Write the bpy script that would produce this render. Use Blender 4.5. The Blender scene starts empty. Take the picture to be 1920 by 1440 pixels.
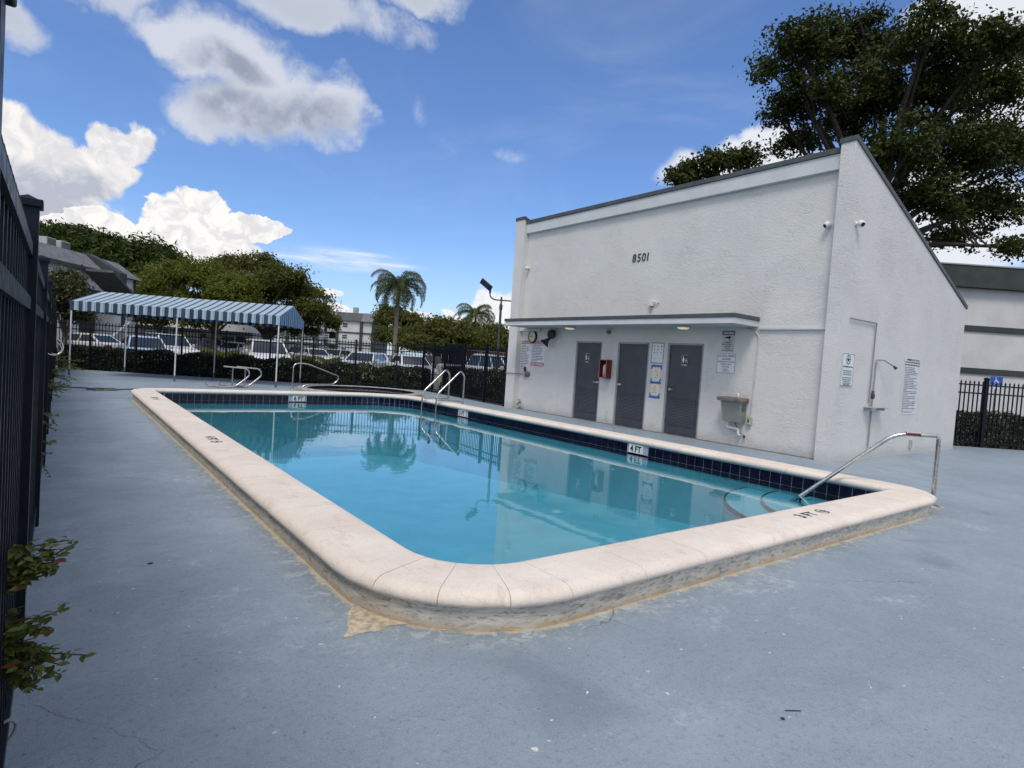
import bpy, bmesh, math, random
import numpy as np
from mathutils import Vector, Matrix, noise
from mathutils.geometry import tessellate_polygon

scene = bpy.context.scene
COL = scene.collection
PI = math.pi
rnd = random.Random(7)

# ------------------------------------------------------------------ camera
cam_d = bpy.data.cameras.new('camera')
cam = bpy.data.objects.new('camera', cam_d)
COL.objects.link(cam)
YAW, PITCH, ROLL, EYE = 0.6564, -0.0386, 0.0680, 1.4322
fwv = Vector((math.sin(YAW) * math.cos(PITCH), math.cos(YAW) * math.cos(PITCH), math.sin(PITCH)))
rt = fwv.cross(Vector((0, 0, 1))).normalized()
up = rt.cross(fwv)
rt2 = rt * math.cos(ROLL) + up * math.sin(ROLL)
up2 = up * math.cos(ROLL) - rt * math.sin(ROLL)
cam.matrix_world = Matrix(((rt2.x, up2.x, -fwv.x, 0), (rt2.y, up2.y, -fwv.y, 0), (rt2.z, up2.z, -fwv.z, EYE), (0, 0, 0, 1)))
cam_d.sensor_width = 36.0
cam_d.lens = 36.0 * 1106.66 / 1920.0
cam_d.clip_start = 0.02
cam_d.clip_end = 2000
scene.camera = cam

# ------------------------------------------------------------------ render look
scene.view_settings.view_transform = 'Standard'
scene.view_settings.look = 'None'
scene.view_settings.exposure = 0.0
scene.view_settings.gamma = 1.0
scene.view_settings.use_curve_mapping = False
scene.cycles.use_denoising = True
scene.cycles.max_bounces = 8
scene.cycles.transparent_max_bounces = 12
scene.cycles.caustics_reflective = False
scene.cycles.caustics_refractive = False

# ------------------------------------------------------------------ sun
SUN_EL, SUN_AZ = math.radians(58), math.radians(232)   # azimuth from +Y towards +X
sun_d = bpy.data.lights.new('sun', 'SUN')
sun_d.energy = 1.75
sun_d.angle = math.radians(17)
sun_d.color = (1.0, 0.94, 0.86)
sun = bpy.data.objects.new('sun', sun_d)
COL.objects.link(sun)
sdir = Vector((math.sin(SUN_AZ) * math.cos(SUN_EL), math.cos(SUN_AZ) * math.cos(SUN_EL), math.sin(SUN_EL)))
sun.location = sdir * 60
sun.rotation_euler = sdir.to_track_quat('Z', 'Y').to_euler()

# ------------------------------------------------------------------ sky with clouds
world = bpy.data.worlds.new('World')
scene.world = world
world.use_nodes = True
wt = world.node_tree
for n_ in list(wt.nodes):
    wt.nodes.remove(n_)


def wn(kind, **kw):
    n = wt.nodes.new(kind)
    for k, v in kw.items():
        setattr(n, k, v)
    return n


def wl(a, b):
    wt.links.new(a, b)


def wmath(op, a, b=None, clamp=False):
    n = wn('ShaderNodeMath', operation=op, use_clamp=clamp)
    for i, v in enumerate((a, b)):
        if v is None:
            continue
        if isinstance(v, (int, float)):
            n.inputs[i].default_value = v
        else:
            wl(v, n.inputs[i])
    return n.outputs[0]


def wrange(v, a, b, c=0.0, d=1.0, smooth=True):
    n = wn('ShaderNodeMapRange', interpolation_type='SMOOTHSTEP' if smooth else 'LINEAR')
    wl(v, n.inputs['Value'])
    n.inputs['From Min'].default_value = a
    n.inputs['From Max'].default_value = b
    n.inputs['To Min'].default_value = c
    n.inputs['To Max'].default_value = d
    return n.outputs[0]


def wmix(f, a, b):
    n = wn('ShaderNodeMix', data_type='RGBA')
    if isinstance(f, float):
        n.inputs[0].default_value = f
    else:
        wl(f, n.inputs[0])
    for i, v in ((6, a), (7, b)):
        if isinstance(v, tuple):
            n.inputs[i].default_value = (*v, 1)
        else:
            wl(v, n.inputs[i])
    return n.outputs[2]


def sky_dir(az, el):
    az, el = math.radians(az), math.radians(el)
    return Vector((math.sin(az) * math.cos(el), math.cos(az) * math.cos(el), math.sin(el)))


tc = wn('ShaderNodeTexCoord')
D = tc.outputs['Generated']
sep = wn('ShaderNodeSeparateXYZ')
wl(D, sep.inputs[0])
elev = sep.outputs['Z']


def wnoise(scale, detail=6, rough=0.55, dist=0.0, vec=None, off=(0, 0, 0), stretch=(1, 1, 1)):
    m = wn('ShaderNodeMapping')
    wl(vec or D, m.inputs[0])
    m.inputs['Location'].default_value = off
    m.inputs['Scale'].default_value = stretch
    n = wn('ShaderNodeTexNoise')
    wl(m.outputs[0], n.inputs['Vector'])
    n.inputs['Scale'].default_value = scale
    n.inputs['Detail'].default_value = detail
    n.inputs['Roughness'].default_value = rough
    n.inputs['Distortion'].default_value = dist
    return n.outputs['Fac']


# warp the direction a little, so that blob outlines billow
nw = wn('ShaderNodeTexNoise')
wl(D, nw.inputs['Vector'])
nw.inputs['Scale'].default_value = 13.0
nw.inputs['Detail'].default_value = 8.0
vs = wn('ShaderNodeVectorMath', operation='SUBTRACT')
wl(nw.outputs['Color'], vs.inputs[0])
vs.inputs[1].default_value = (0.5, 0.5, 0.5)
vm = wn('ShaderNodeVectorMath', operation='SCALE')
wl(vs.outputs[0], vm.inputs[0])
vm.inputs['Scale'].default_value = 0.085
va = wn('ShaderNodeVectorMath', operation='ADD')
wl(D, va.inputs[0])
wl(vm.outputs[0], va.inputs[1])
DW = va.outputs[0]


def blob(az, el, wa, we, tilt=0.0, vec=None):
    """1 at the centre, 0 at the edge of an ellipse of half sizes wa, we (degrees) round az, el."""
    f = sky_dir(az, el)
    r_ = Vector((math.cos(math.radians(az)), -math.sin(math.radians(az)), 0))
    u_ = r_.cross(f) if r_.cross(f).z > 0 else f.cross(r_)
    c, s = math.cos(tilt), math.sin(tilt)
    r2, u2 = r_ * c + u_ * s, u_ * c - r_ * s
    m = Matrix(((r2.x, u2.x, f.x), (r2.y, u2.y, f.y), (r2.z, u2.z, f.z)))
    if m.determinant() < 0:
        m = Matrix(((-r2.x, u2.x, f.x), (-r2.y, u2.y, f.y), (-r2.z, u2.z, f.z)))
    n = wn('ShaderNodeMapping', vector_type='TEXTURE')
    wl(vec or DW, n.inputs[0])
    n.inputs['Location'].default_value = f
    n.inputs['Rotation'].default_value = m.to_euler('XYZ')
    n.inputs['Scale'].default_value = (math.radians(wa), math.radians(we), 0.5)
    ln_ = wn('ShaderNodeVectorMath', operation='LENGTH')
    wl(n.outputs[0], ln_.inputs[0])
    return wmath('SUBTRACT', 1.0, ln_.outputs['Value'])


def union(blobs, vec=None):
    out = None
    for b in blobs:
        v = wmath('MAXIMUM', blob(*b, vec=vec), 0.0)
        out = v if out is None else wmath('MAXIMUM', out, v)
    return out


fbm = wnoise(10.0, 10, 0.64, 0.3)
fbm_e = wnoise(22.0, 9, 0.62, 0.4, off=(1, 6, 2))
fbm_b = wnoise(34.0, 8, 0.6, 0.8, off=(3, 1, 7))

sky = wn('ShaderNodeTexSky', sky_type='NISHITA')
sky.sun_disc = False
sky.sun_elevation = SUN_EL
sky.sun_rotation = SUN_AZ
sky.altitude = 10
sky.air_density = 1.0
sky.dust_density = 0.6
sky.ozone_density = 2.5
SKY_GAIN = 0.105
sk = wn('ShaderNodeMix', data_type='RGBA', blend_type='MULTIPLY')
sk.inputs[0].default_value = 1.0
wl(sky.outputs[0], sk.inputs[6])
sk.inputs[7].default_value = (SKY_GAIN * 1.03, SKY_GAIN * 1.24, SKY_GAIN * 1.60, 1)
base = sk.outputs[2]
A_ = [(10.8, 22.9, 6.6, 3.3), (15.2, 20.6, 7.3, 3.9), (11.0, 18.7, 5.4, 2.8), (19.2, 21.3, 3.4, 2.7), (6.8, 23.0, 3.6, 1.6)]
B_ = [(15.2, 27.8, 12.0, 2.1), (26.2, 30.0, 4.7, 1.5), (2.4, 24.6, 3.0, 1.9), (-3.6, 21.0, 2.7, 2.0)]
D_ = [(-3.2, 13.2, 4.1, 3.4), (-0.4, 11.3, 5.1, 3.0), (-2.2, 9.0, 6.6, 2.3), (3.5, 14.6, 2.5, 2.5), (2.6, 12.4, 3.1, 1.8)]
E_ = [(9.3, 10.7, 2.8, 2.3), (8.6, 9.2, 3.4, 2.6), (7.3, 7.9, 3.3, 2.0), (10.3, 7.4, 5.0, 2.5), (11.8, 9.7, 2.5, 1.6), (14.0, 10.1, 2.4, 0.9), (2.4, 8.3, 3.1, 1.0), (5.2, 7.8, 2.6, 0.9), (-0.3, 8.0, 2.8, 1.2)]
L_ = [(20.1, 5.3, 1.8, 0.6), (31.0, 4.5, 1.3, 0.8), (35.7, 3.3, 3.9, 3.9), (32.6, 3.4, 3.1, 1.5), (28.5, 3.1, 3.1, 1.3), (19.3, 3.1, 5.9, 1.1)]
H_ = [(73.8, 27.1, 5.4, 2.9), (57.3, 18.1, 8.7, 2.3), (71.0, 12.9, 11.7, 5.4), (75.6, 21.3, 4.5, 4.1), (58.5, 20.0, 4.9, 2.0)]
F_ = [(20.9, 8.2, 7.3, 1.3), (23.2, 8.9, 5.2, 0.3), (25.0, 8.2, 4.7, 0.3), (17.2, 7.9, 4.8, 0.5)]
W_ = [(27.8, 21.5, 1.3, 1.7), (30.0, 19.1, 1.6, 2.1), (5.6, 16.2, 0.8, 0.5), (36.1, 19.2, 2.4, 1.0)]
# larger, whiter clouds out of view, added for their neutral light
r_sky = random.Random(3)
S_ = []
for k in range(22):
    S_.append((105 + k * 10.5 + r_sky.uniform(-5, 5), 8 + (k % 3) * 17 + r_sky.uniform(-4, 4), r_sky.uniform(15, 24), r_sky.uniform(8, 13)))
for k in range(9):
    S_.append((90 + k * 31, r_sky.uniform(58, 72), 24, 14))
S_ += [(200, 84, 26, 20), (30, 62, 12, 6)]


def cover(blobs, gain, wob, lo, hi, noise=None):
    u = union(blobs)
    inside = wrange(u, 0.0, 0.12)
    a = wmath('MULTIPLY', u, gain)
    b = wmath('MULTIPLY', wmath('SUBTRACT', noise or fbm, 0.5), wob)
    d = wmath('ADD', a, b)
    return wmath('MULTIPLY', wrange(d, lo, hi), inside), u


fbm_m = wmath('ADD', wmath('MULTIPLY', fbm, 0.62), wmath('MULTIPLY', fbm_e, 0.38))
soft_a, ua = cover(A_, 1.8, 2.9, 0.0, 0.95, fbm_m)
soft_b, ub = cover(B_, 1.7, 3.0, 0.0, 0.95, fbm_m)
back, us = cover(S_, 1.9, 1.5, 0.25, 0.8)
crisp_d, ud = cover(D_, 2.4, 2.6, 0.15, 0.65)
crisp_e, ue = cover(E_, 3.0, 2.4, 0.22, 0.42, fbm_e)
low, ul = cover(L_, 2.4, 2.2, 0.15, 0.65, fbm_e)
haze_r, uh = cover(H_, 2.0, 1.4, 0.10, 0.9)
streak = wnoise(10, 5, 0.6, off=(2, 2, 2), stretch=(1, 1, 7))
uf = union(F_, vec=D)
cirrus = wmath('MULTIPLY', wrange(uf, 0.0, 0.9), wrange(streak, 0.3, 0.62))
uw = union(W_)
wisp = wmath('MULTIPLY', wmath('MULTIPLY', wrange(uw, 0.0, 0.9), wrange(fbm, 0.4, 0.62)), 0.35)
veil = wmath('MULTIPLY', wrange(wnoise(2.2, 6, 0.6, 0.6, off=(5, 4, 1), stretch=(1, 1, 2.5)), 0.46, 0.80), 0.12)

GREY, PALE, WHITE = (0.32, 0.365, 0.47), (0.66, 0.70, 0.79), (1.02, 0.99, 0.96)
# tops in the light are white, thick middles and undersides grey
dk_a = union([(12.6, 19.2, 5.6, 2.8), (16.8, 20.2, 5.0, 2.4), (10.6, 22.3, 3.6, 1.4)])
in_a = wmath('MULTIPLY', wrange(dk_a, 0.0, 0.7), wrange(fbm_m, 0.30, 0.56), clamp=True)
col_a = wmix(in_a, PALE, GREY)
col_b = wmix(wrange(ub, 0.2, 0.9), PALE, (0.60, 0.63, 0.69))
lo_d = wmath('MULTIPLY', union([(-2.2, 9.2, 7.0, 3.2), (1.2, 10.6, 4.0, 1.8)]), 1.5, clamp=True)
col_d = wmix(wmath('ADD', wrange(fbm_b, 0.35, 0.62, 0.0, 0.45), wmath('MULTIPLY', lo_d, 0.85), clamp=True), (0.98, 0.95, 0.93), (0.50, 0.53, 0.62))
col_e = wmix(wrange(fbm_b, 0.42, 0.62, 0.0, 0.75), WHITE, (0.70, 0.70, 0.75))
white_l = wmix(wrange(fbm_b, 0.4, 0.65, 0.0, 0.6), (0.98, 0.97, 0.97), (0.72, 0.74, 0.79))

col = col_b
white_s = wmix(wrange(fbm, 0.35, 0.65), (1.10, 1.06, 1.0), (0.80, 0.80, 0.82))
for f, c in ((back, white_s), (haze_r, (0.86, 0.88, 0.92)), (soft_a, col_a), (crisp_d, col_d), (low, white_l), (crisp_e, col_e)):
    col = wmix(wrange(f, 0.0, 0.25), col, c)
thin = wmath('MAXIMUM', wmath('MAXIMUM', wmath('MULTIPLY', cirrus, 0.75), wisp), veil)
dens = wmath('MULTIPLY', soft_b, 0.85)
for f in (wmath('MULTIPLY', back, 0.97), wmath('MULTIPLY', soft_a, 0.97), crisp_d, crisp_e, wmath('MULTIPLY', low, 0.95), wmath('MULTIPLY', haze_r, 0.92)):
    dens = wmath('MAXIMUM', dens, f)
thin_f = wrange(dens, 0.02, 0.2)
col = wmix(thin_f, (0.90, 0.93, 0.97), col)
dens = wmath('MAXIMUM', dens, thin)
# pale humid air towards the horizon
hz = wrange(elev, 0.0, 0.22, 0.30, 0.0)
base = wmix(hz, base, (0.62, 0.76, 0.93))

bg_sky = wn('ShaderNodeBackground')
bg_cloud = wn('ShaderNodeBackground')
wl(base, bg_sky.inputs[0])
wl(col, bg_cloud.inputs[0])
mixw = wn('ShaderNodeMixShader')
wl(dens, mixw.inputs[0])
wl(bg_sky.outputs[0], mixw.inputs[1])
wl(bg_cloud.outputs[0], mixw.inputs[2])
wo = wn('ShaderNodeOutputWorld')
wl(mixw.outputs[0], wo.inputs['Surface'])

# ------------------------------------------------------------------ materials
def lin(r, g, b):
    f = lambda c: c / 12.92 if c <= 0.04045 else ((c + 0.055) / 1.055) ** 2.4
    return (f(r / 255), f(g / 255), f(b / 255))


class NT:
    """Small helper round a material's node tree."""

    def __init__(self, name):
        self.m = bpy.data.materials.new(name)
        self.m.use_nodes = True
        self.t = self.m.node_tree
        self.p = self.t.nodes['Principled BSDF']
        self.out = self.t.nodes['Material Output']
        self._tc = None

    def n(self, kind, **kw):
        x = self.t.nodes.new(kind)
        for k, v in kw.items():
            setattr(x, k, v)
        return x

    def l(self, a, b):
        self.t.links.new(a, b)

    def put(self, sock, v):
        if isinstance(v, bpy.types.NodeSocket):
            self.l(v, sock)
        elif isinstance(v, tuple) and len(v) == 3 and sock.type == 'RGBA':
            sock.default_value = (*v, 1)
        else:
            sock.default_value = v

    @property
    def pos(self):
        return self.geo.outputs['Position']

    @property
    def geo(self):
        if not hasattr(self, '_g'):
            self._g = self.n('ShaderNodeNewGeometry')
        return self._g

    @property
    def objc(self):
        if self._tc is None:
            self._tc = self.n('ShaderNodeTexCoord')
        return self._tc.outputs['Object']

    def noise(self, scale, detail=5, rough=0.55, dist=0.0, vec=None, stretch=(1, 1, 1), rot=(0, 0, 0), off=(0, 0, 0), color=False):
        m = self.n('ShaderNodeMapping')
        self.l(vec or self.pos, m.inputs[0])
        m.inputs['Scale'].default_value = stretch
        m.inputs['Rotation'].default_value = rot
        m.inputs['Location'].default_value = off
        x = self.n('ShaderNodeTexNoise')
        self.l(m.outputs[0], x.inputs['Vector'])
        x.inputs['Scale'].default_value = scale
        x.inputs['Detail'].default_value = detail
        x.inputs['Roughness'].default_value = rough
        x.inputs['Distortion'].default_value = dist
        return x.outputs['Color' if color else 'Fac']

    def voronoi(self, scale, vec=None, feature='F1', out='Distance', rand=1.0):
        x = self.n('ShaderNodeTexVoronoi', feature=feature)
        self.l(vec or self.pos, x.inputs['Vector'])
        x.inputs['Scale'].default_value = scale
        x.inputs['Randomness'].default_value = rand
        return x.outputs[out]

    def rng(self, v, a, b, c=0.0, d=1.0, smooth=True):
        x = self.n('ShaderNodeMapRange', interpolation_type='SMOOTHSTEP' if smooth else 'LINEAR')
        self.l(v, x.inputs['Value'])
        for k, q in (('From Min', a), ('From Max', b), ('To Min', c), ('To Max', d)):
            self.put(x.inputs[k], q)
        return x.outputs[0]

    def mix(self, f, a, b, blend='MIX'):
        x = self.n('ShaderNodeMix', data_type='RGBA', blend_type=blend)
        self.put(x.inputs[0], f)
        self.put(x.inputs[6], a)
        self.put(x.inputs[7], b)
        return x.outputs[2]

    def math(self, op, a, b=None, clamp=False):
        x = self.n('ShaderNodeMath', operation=op, use_clamp=clamp)
        self.put(x.inputs[0], a)
        if b is not None:
            self.put(x.inputs[1], b)
        return x.outputs[0]

    def bump(self, h, dist=0.01, strength=1.0, normal=None):
        x = self.n('ShaderNodeBump')
        self.l(h, x.inputs['Height'])
        x.inputs['Distance'].default_value = dist
        x.inputs['Strength'].default_value = strength
        if normal is not None:
            self.l(normal, x.inputs['Normal'])
        return x.outputs[0]

    def set(self, color=None, rough=None, metal=None, normal=None, spec=None, coat=None):
        for k, v in (('Base Color', color), ('Roughness', rough), ('Metallic', metal), ('Normal', normal), ('Specular IOR Level', spec), ('Coat Weight', coat)):
            if v is not None:
                self.put(self.p.inputs[k], v)
        return self.m


MATS = {}


def simple(name, color, rough=0.6, metal=0.0, var=0.12, scale=6.0, bump=0.0, bscale=40.0, spec=None, coat=None):
    """A paint, metal or plastic with a little unevenness of its own."""
    if name in MATS:
        return MATS[name]
    t = NT(name)
    f = t.noise(scale, 5, 0.6)
    lo = tuple(max(0.0, c * (1 - var)) for c in color)
    hi = tuple(min(0.95, c * (1 + var)) for c in color)
    c = t.mix(t.rng(f, 0.3, 0.7), lo, hi)
    r = t.rng(t.noise(scale * 2.3, 4), 0.3, 0.7, max(0.02, rough - 0.08), min(1, rough + 0.08))
    nrm = t.bump(t.noise(bscale, 4), 0.004, bump) if bump else None
    MATS[name] = t.set(c, r, metal, nrm, spec, coat)
    return MATS[name]


# ---- deck: blue grey paint, scuffed, flaked, with white drips
POOL = (1.79, 2.77, 8.0, 15.87)     # inner edge of the coping: x0 y0 x1 y1
CW = 0.49                            # coping width


def mat_deck():
    t = NT('painted_deck')
    # distance from the pool wall
    sx = t.n('ShaderNodeSeparateXYZ')
    t.l(t.pos, sx.inputs[0])
    RR = 0.98
    q = []
    for k, (lo_, hi_) in enumerate(((POOL[0], POOL[2]), (POOL[1], POOL[3]))):
        d_ = t.math('SUBTRACT', t.math('ABSOLUTE', t.math('SUBTRACT', sx.outputs[k], (lo_ + hi_) / 2)), (hi_ - lo_) / 2 + CW - 0.05 - RR)
        q.append(d_)
    qx, qy = t.math('MAXIMUM', q[0], 0.0), t.math('MAXIMUM', q[1], 0.0)
    ln2 = t.math('SQRT', t.math('ADD', t.math('MULTIPLY', qx, qx), t.math('MULTIPLY', qy, qy)))
    dist = t.math('SUBTRACT', t.math('ADD', ln2, t.math('MINIMUM', t.math('MAXIMUM', q[0], q[1]), 0.0)), RR)
    big = t.noise(0.55, 7, 0.62, 0.6)
    mid = t.noise(3.0, 7, 0.66, 0.8)
    fine = t.noise(34.0, 6, 0.72)
    grain = t.noise(140.0, 3, 0.7)
    base = t.mix(t.rng(big, 0.32, 0.68), lin(126, 140, 153), lin(147, 161, 173))
    base = t.mix(t.rng(mid, 0.35, 0.72, 0.0, 0.45), base, lin(114, 127, 139))
    base = t.mix(t.rng(grain, 0.35, 0.68, 0.0, 0.6), base, lin(161, 173, 183))
    base = t.mix(t.rng(fine, 0.50, 0.70, 0.0, 0.5), base, lin(104, 116, 127))
    scuff = t.math('MULTIPLY', t.rng(t.noise(9.0, 9, 0.78, 1.0, stretch=(0.5, 1, 1), rot=(0, 0, 0.6)), 0.56, 0.70), t.rng(t.noise(1.0, 5, 0.6, off=(3, 8, 0)), 0.40, 0.62))
    base = t.mix(t.math('MULTIPLY', scuff, 0.38), base, lin(182, 189, 195))
    # broom and hose smears
    smear = t.noise(2.4, 6, 0.65, 1.2, stretch=(0.35, 1.0, 1.0), rot=(0, 0, 0.5))
    base = t.mix(t.rng(smear, 0.56, 0.78, 0.0, 0.30), base, lin(166, 175, 183))
    dark = t.noise(1.1, 6, 0.6, 0.5, off=(9, 4, 0))
    base = t.mix(t.rng(dark, 0.56, 0.75, 0.0, 0.40), base, lin(107, 119, 130))
    # chalky bare patches, most of them near the pool and in front of it
    near = t.rng(dist, 0.05, 1.9, 0.12, 0.0)
    patch = t.math('ADD', t.noise(1.25, 8, 0.7, 0.9, off=(1.7, 3.1, 0)), near)
    pm = t.rng(patch, 0.64, 0.77)
    brk = t.rng(t.noise(19.0, 8, 0.75, 0.6), 0.45, 0.60)
    base = t.mix(t.math('MULTIPLY', t.math('MULTIPLY', pm, brk), 0.52), base, lin(194, 198, 201))
    edge = t.rng(t.math('ADD', dist, t.math('MULTIPLY', t.math('SUBTRACT', t.noise(7.0, 8, 0.72), 0.5), 0.20)), 0.015, 0.05, 1.0, 0.0)
    base = t.mix(t.math('MULTIPLY', edge, 0.85), base, lin(196, 184, 160))
    halo = t.math('MULTIPLY', t.rng(dist, 0.0, 0.30, 1.0, 0.0), t.rng(t.noise(11.0, 8, 0.75, 0.8), 0.50, 0.62))
    base = t.mix(t.math('MULTIPLY', halo, 0.65), base, lin(202, 204, 204))
    # small flakes where the paint has gone
    w = t.noise(7.0, 3, 0.6, 0, color=True)
    wv = t.n('ShaderNodeVectorMath', operation='SCALE')
    t.l(w, wv.inputs[0])
    wv.inputs['Scale'].default_value = 0.10
    av = t.n('ShaderNodeVectorMath', operation='ADD')
    t.l(t.pos, av.inputs[0])
    t.l(wv.outputs[0], av.inputs[1])
    vd = t.voronoi(5.5, av.outputs[0])
    vr = t.voronoi(5.5, av.outputs[0], out='Color')
    sc = t.n('ShaderNodeSeparateColor')
    t.l(vr, sc.inputs[0])
    thr = t.math('MULTIPLY', t.math('SUBTRACT', sc.outputs[0], 0.66), 0.16)
    fl = t.math('LESS_THAN', vd, thr)
    base = t.mix(t.math('MULTIPLY', fl, t.rng(sc.outputs[1], 0.0, 1.0, 0.35, 1.0)), base, lin(214, 216, 214))
    # grit and pin-head drips
    for sc_, lim, keep, colr, amt in ((21.0, 0.20, 0.80, lin(216, 220, 222), 0.75), (33.0, 0.24, 0.78, lin(62, 68, 76), 0.55), (60.0, 0.30, 0.72, lin(190, 197, 203), 0.45)):
        d1 = t.voronoi(sc_, av.outputs[0])
        c1 = t.n('ShaderNodeSeparateColor')
        t.l(t.voronoi(sc_, av.outputs[0], out='Color'), c1.inputs[0])
        thr1 = t.math('MULTIPLY', t.math('SUBTRACT', c1.outputs[0], keep), lim / (1 - keep))
        base = t.mix(t.math('MULTIPLY', t.math('LESS_THAN', d1, thr1), t.math('MULTIPLY', c1.outputs[2], amt)), base, colr)
    # hair cracks
    ce = t.voronoi(0.32, av.outputs[0], feature='DISTANCE_TO_EDGE')
    cm = t.math('MULTIPLY', t.rng(ce, 0.0004, 0.0013, 1.0, 0.0), t.rng(t.noise(0.7, 3), 0.5, 0.6))
    base = t.mix(t.math('MULTIPLY', cm, 0.6), base, lin(58, 64, 72))
    h = t.math('ADD', t.math('MULTIPLY', fine, 0.5), t.math('ADD', t.math('MULTIPLY', grain, 0.35), t.math('MULTIPLY', mid, 0.8)))
    nrm = t.bump(h, 0.012, 0.6)
    rough = t.rng(mid, 0.3, 0.7, 0.48, 0.72)
    return t.set(base, rough, None, nrm, 0.35)


def mat_stucco():
    t = NT('painted_stucco')
    a = t.noise(5.0, 6, 0.6, 2.6, stretch=(1, 1, 1.6))
    b = t.noise(13.0, 5, 0.6, 2.2)
    c = t.noise(75.0, 4, 0.65)
    ridge = t.math('SUBTRACT', 1.0, t.math('ABSOLUTE', t.math('MULTIPLY', t.math('SUBTRACT', a, 0.5), 5.0)))
    ridge = t.rng(ridge, 0.3, 1.0)
    where = t.rng(t.noise(1.3, 4, 0.6), 0.42, 0.60)
    h = t.math('ADD', t.math('MULTIPLY', t.math('MULTIPLY', ridge, where), 0.32), t.math('ADD', t.math('MULTIPLY', b, 0.9), t.math('MULTIPLY', c, 0.22)))
    nrm = t.bump(h, 0.014, 0.9)
    st = t.noise(0.8, 6, 0.6, 0.4)
    col_ = t.mix(t.rng(st, 0.3, 0.7), lin(211, 210, 208), lin(218, 217, 214))
    streak = t.noise(3.5, 6, 0.6, 0.0, stretch=(1, 1, 0.12), off=(4, 2, 7))
    col_ = t.mix(t.rng(streak, 0.58, 0.85, 0.0, 0.12), col_, lin(178, 181, 184))
    # splash dirt along the foot of the wall
    sx = t.n('ShaderNodeSeparateXYZ')
    t.l(t.pos, sx.inputs[0])
    foot = t.rng(t.math('ADD', sx.outputs[2], t.math('MULTIPLY', t.noise(4.0, 5), -0.25)), -0.1, 0.12, 1.0, 0.0)
    col_ = t.mix(t.math('MULTIPLY', foot, 0.35), col_, lin(150, 152, 152))
    return t.set(col_, 0.75, None, nrm, 0.25)


def mat_coping():
    t = NT('coping_stone')
    big = t.noise(2.2, 6, 0.65, 0.4)
    base = t.mix(t.rng(big, 0.3, 0.7), lin(216, 203, 191), lin(232, 221, 209))
    rn = t.geo.outputs['Random Per Island']
    info = t.n('ShaderNodeObjectInfo')
    base = t.mix(t.rng(info.outputs['Random'], 0.0, 1.0, 0.0, 0.25, smooth=False), base, lin(205, 190, 180))
    sp = t.voronoi(48.0)
    base = t.mix(t.math('MULTIPLY', t.rng(sp, 0.10, 0.24, 0.75, 0.0), t.rng(t.noise(9.0, 4), 0.42, 0.6)), base, lin(168, 146, 128))
    gr = t.noise(120, 4, 0.7)
    base = t.mix(t.rng(gr, 0.42, 0.7, 0.0, 0.45), base, lin(240, 232, 224))
    sm = t.noise(6.0, 7, 0.7, 1.0, stretch=(1, 0.5, 1))
    base = t.mix(t.rng(sm, 0.54, 0.72, 0.0, 0.45), base, lin(186, 172, 160))
    pit = t.rng(t.voronoi(60.0, feature='F1'), 0.04, 0.16, 0.0, 1.0)
    pw = t.rng(t.noise(14.0, 3), 0.45, 0.62)
    h = t.math('ADD', t.math('MULTIPLY', gr, 0.4), t.math('MULTIPLY', t.math('MULTIPLY', pit, pw), 0.5))
    return t.set(base, 0.8, None, t.bump(h, 0.004, 0.6), 0.2)


def mat_pool_wall():
    t = NT('stained_concrete')
    sx = t.n('ShaderNodeSeparateXYZ')
    t.l(t.pos, sx.inputs[0])
    n1 = t.noise(3.2, 8, 0.68, 0.7, stretch=(1, 1, 4))
    n2 = t.noise(16.0, 6, 0.7, 0.4, stretch=(1, 1, 3.5))
    base = t.mix(t.rng(n1, 0.32, 0.68), lin(180, 176, 167), lin(222, 216, 204))
    base = t.mix(t.rng(n2, 0.48, 0.66, 0.0, 0.75), base, lin(116, 117, 112))
    rust = t.rng(t.math('ADD', sx.outputs[2], t.math('MULTIPLY', n1, -0.11)), -0.055, 0.0, 1.0, 0.0)
    base = t.mix(t.math('MULTIPLY', rust, t.rng(t.noise(5.0, 6, 0.7), 0.3, 0.65, 0.25, 0.85)), base, lin(178, 152, 116))
    return t.set(base, 0.85, None, t.bump(n2, 0.008, 0.6), 0.2)


def mat_water():
    t = NT('pool_water')
    t.t.nodes.remove(t.p)
    a = t.noise(2.2, 3, 0.5, 0.3)
    b = t.noise(9.0, 3, 0.5, 0.4)
    calm = t.rng(t.noise(0.45, 3), 0.35, 0.65, 0.35, 1.0)
    h = t.math('MULTIPLY', t.math('ADD', t.math('MULTIPLY', a, 1.0), t.math('MULTIPLY', b, 0.16)), calm)
    nrm = t.bump(h, 0.006, 0.28)
    fr = t.n('ShaderNodeFresnel')
    fr.inputs['IOR'].default_value = 1.50
    t.l(nrm, fr.inputs['Normal'])
    tr = t.n('ShaderNodeBsdfTransparent')
    tr.inputs[0].default_value = (0.36, 0.82, 0.95, 1)
    gl = t.n('ShaderNodeBsdfGlossy')
    gl.inputs['Roughness'].default_value = 0.0
    gl.inputs['Color'].default_value = (1, 1, 1, 1)
    t.l(nrm, gl.inputs['Normal'])
    mx = t.n('ShaderNodeMixShader')
    t.l(fr.outputs[0], mx.inputs[0])
    t.l(tr.outputs[0], mx.inputs[1])
    t.l(gl.outputs[0], mx.inputs[2])
    t.l(mx.outputs[0], t.out.inputs['Surface'])
    return t.m


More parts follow.
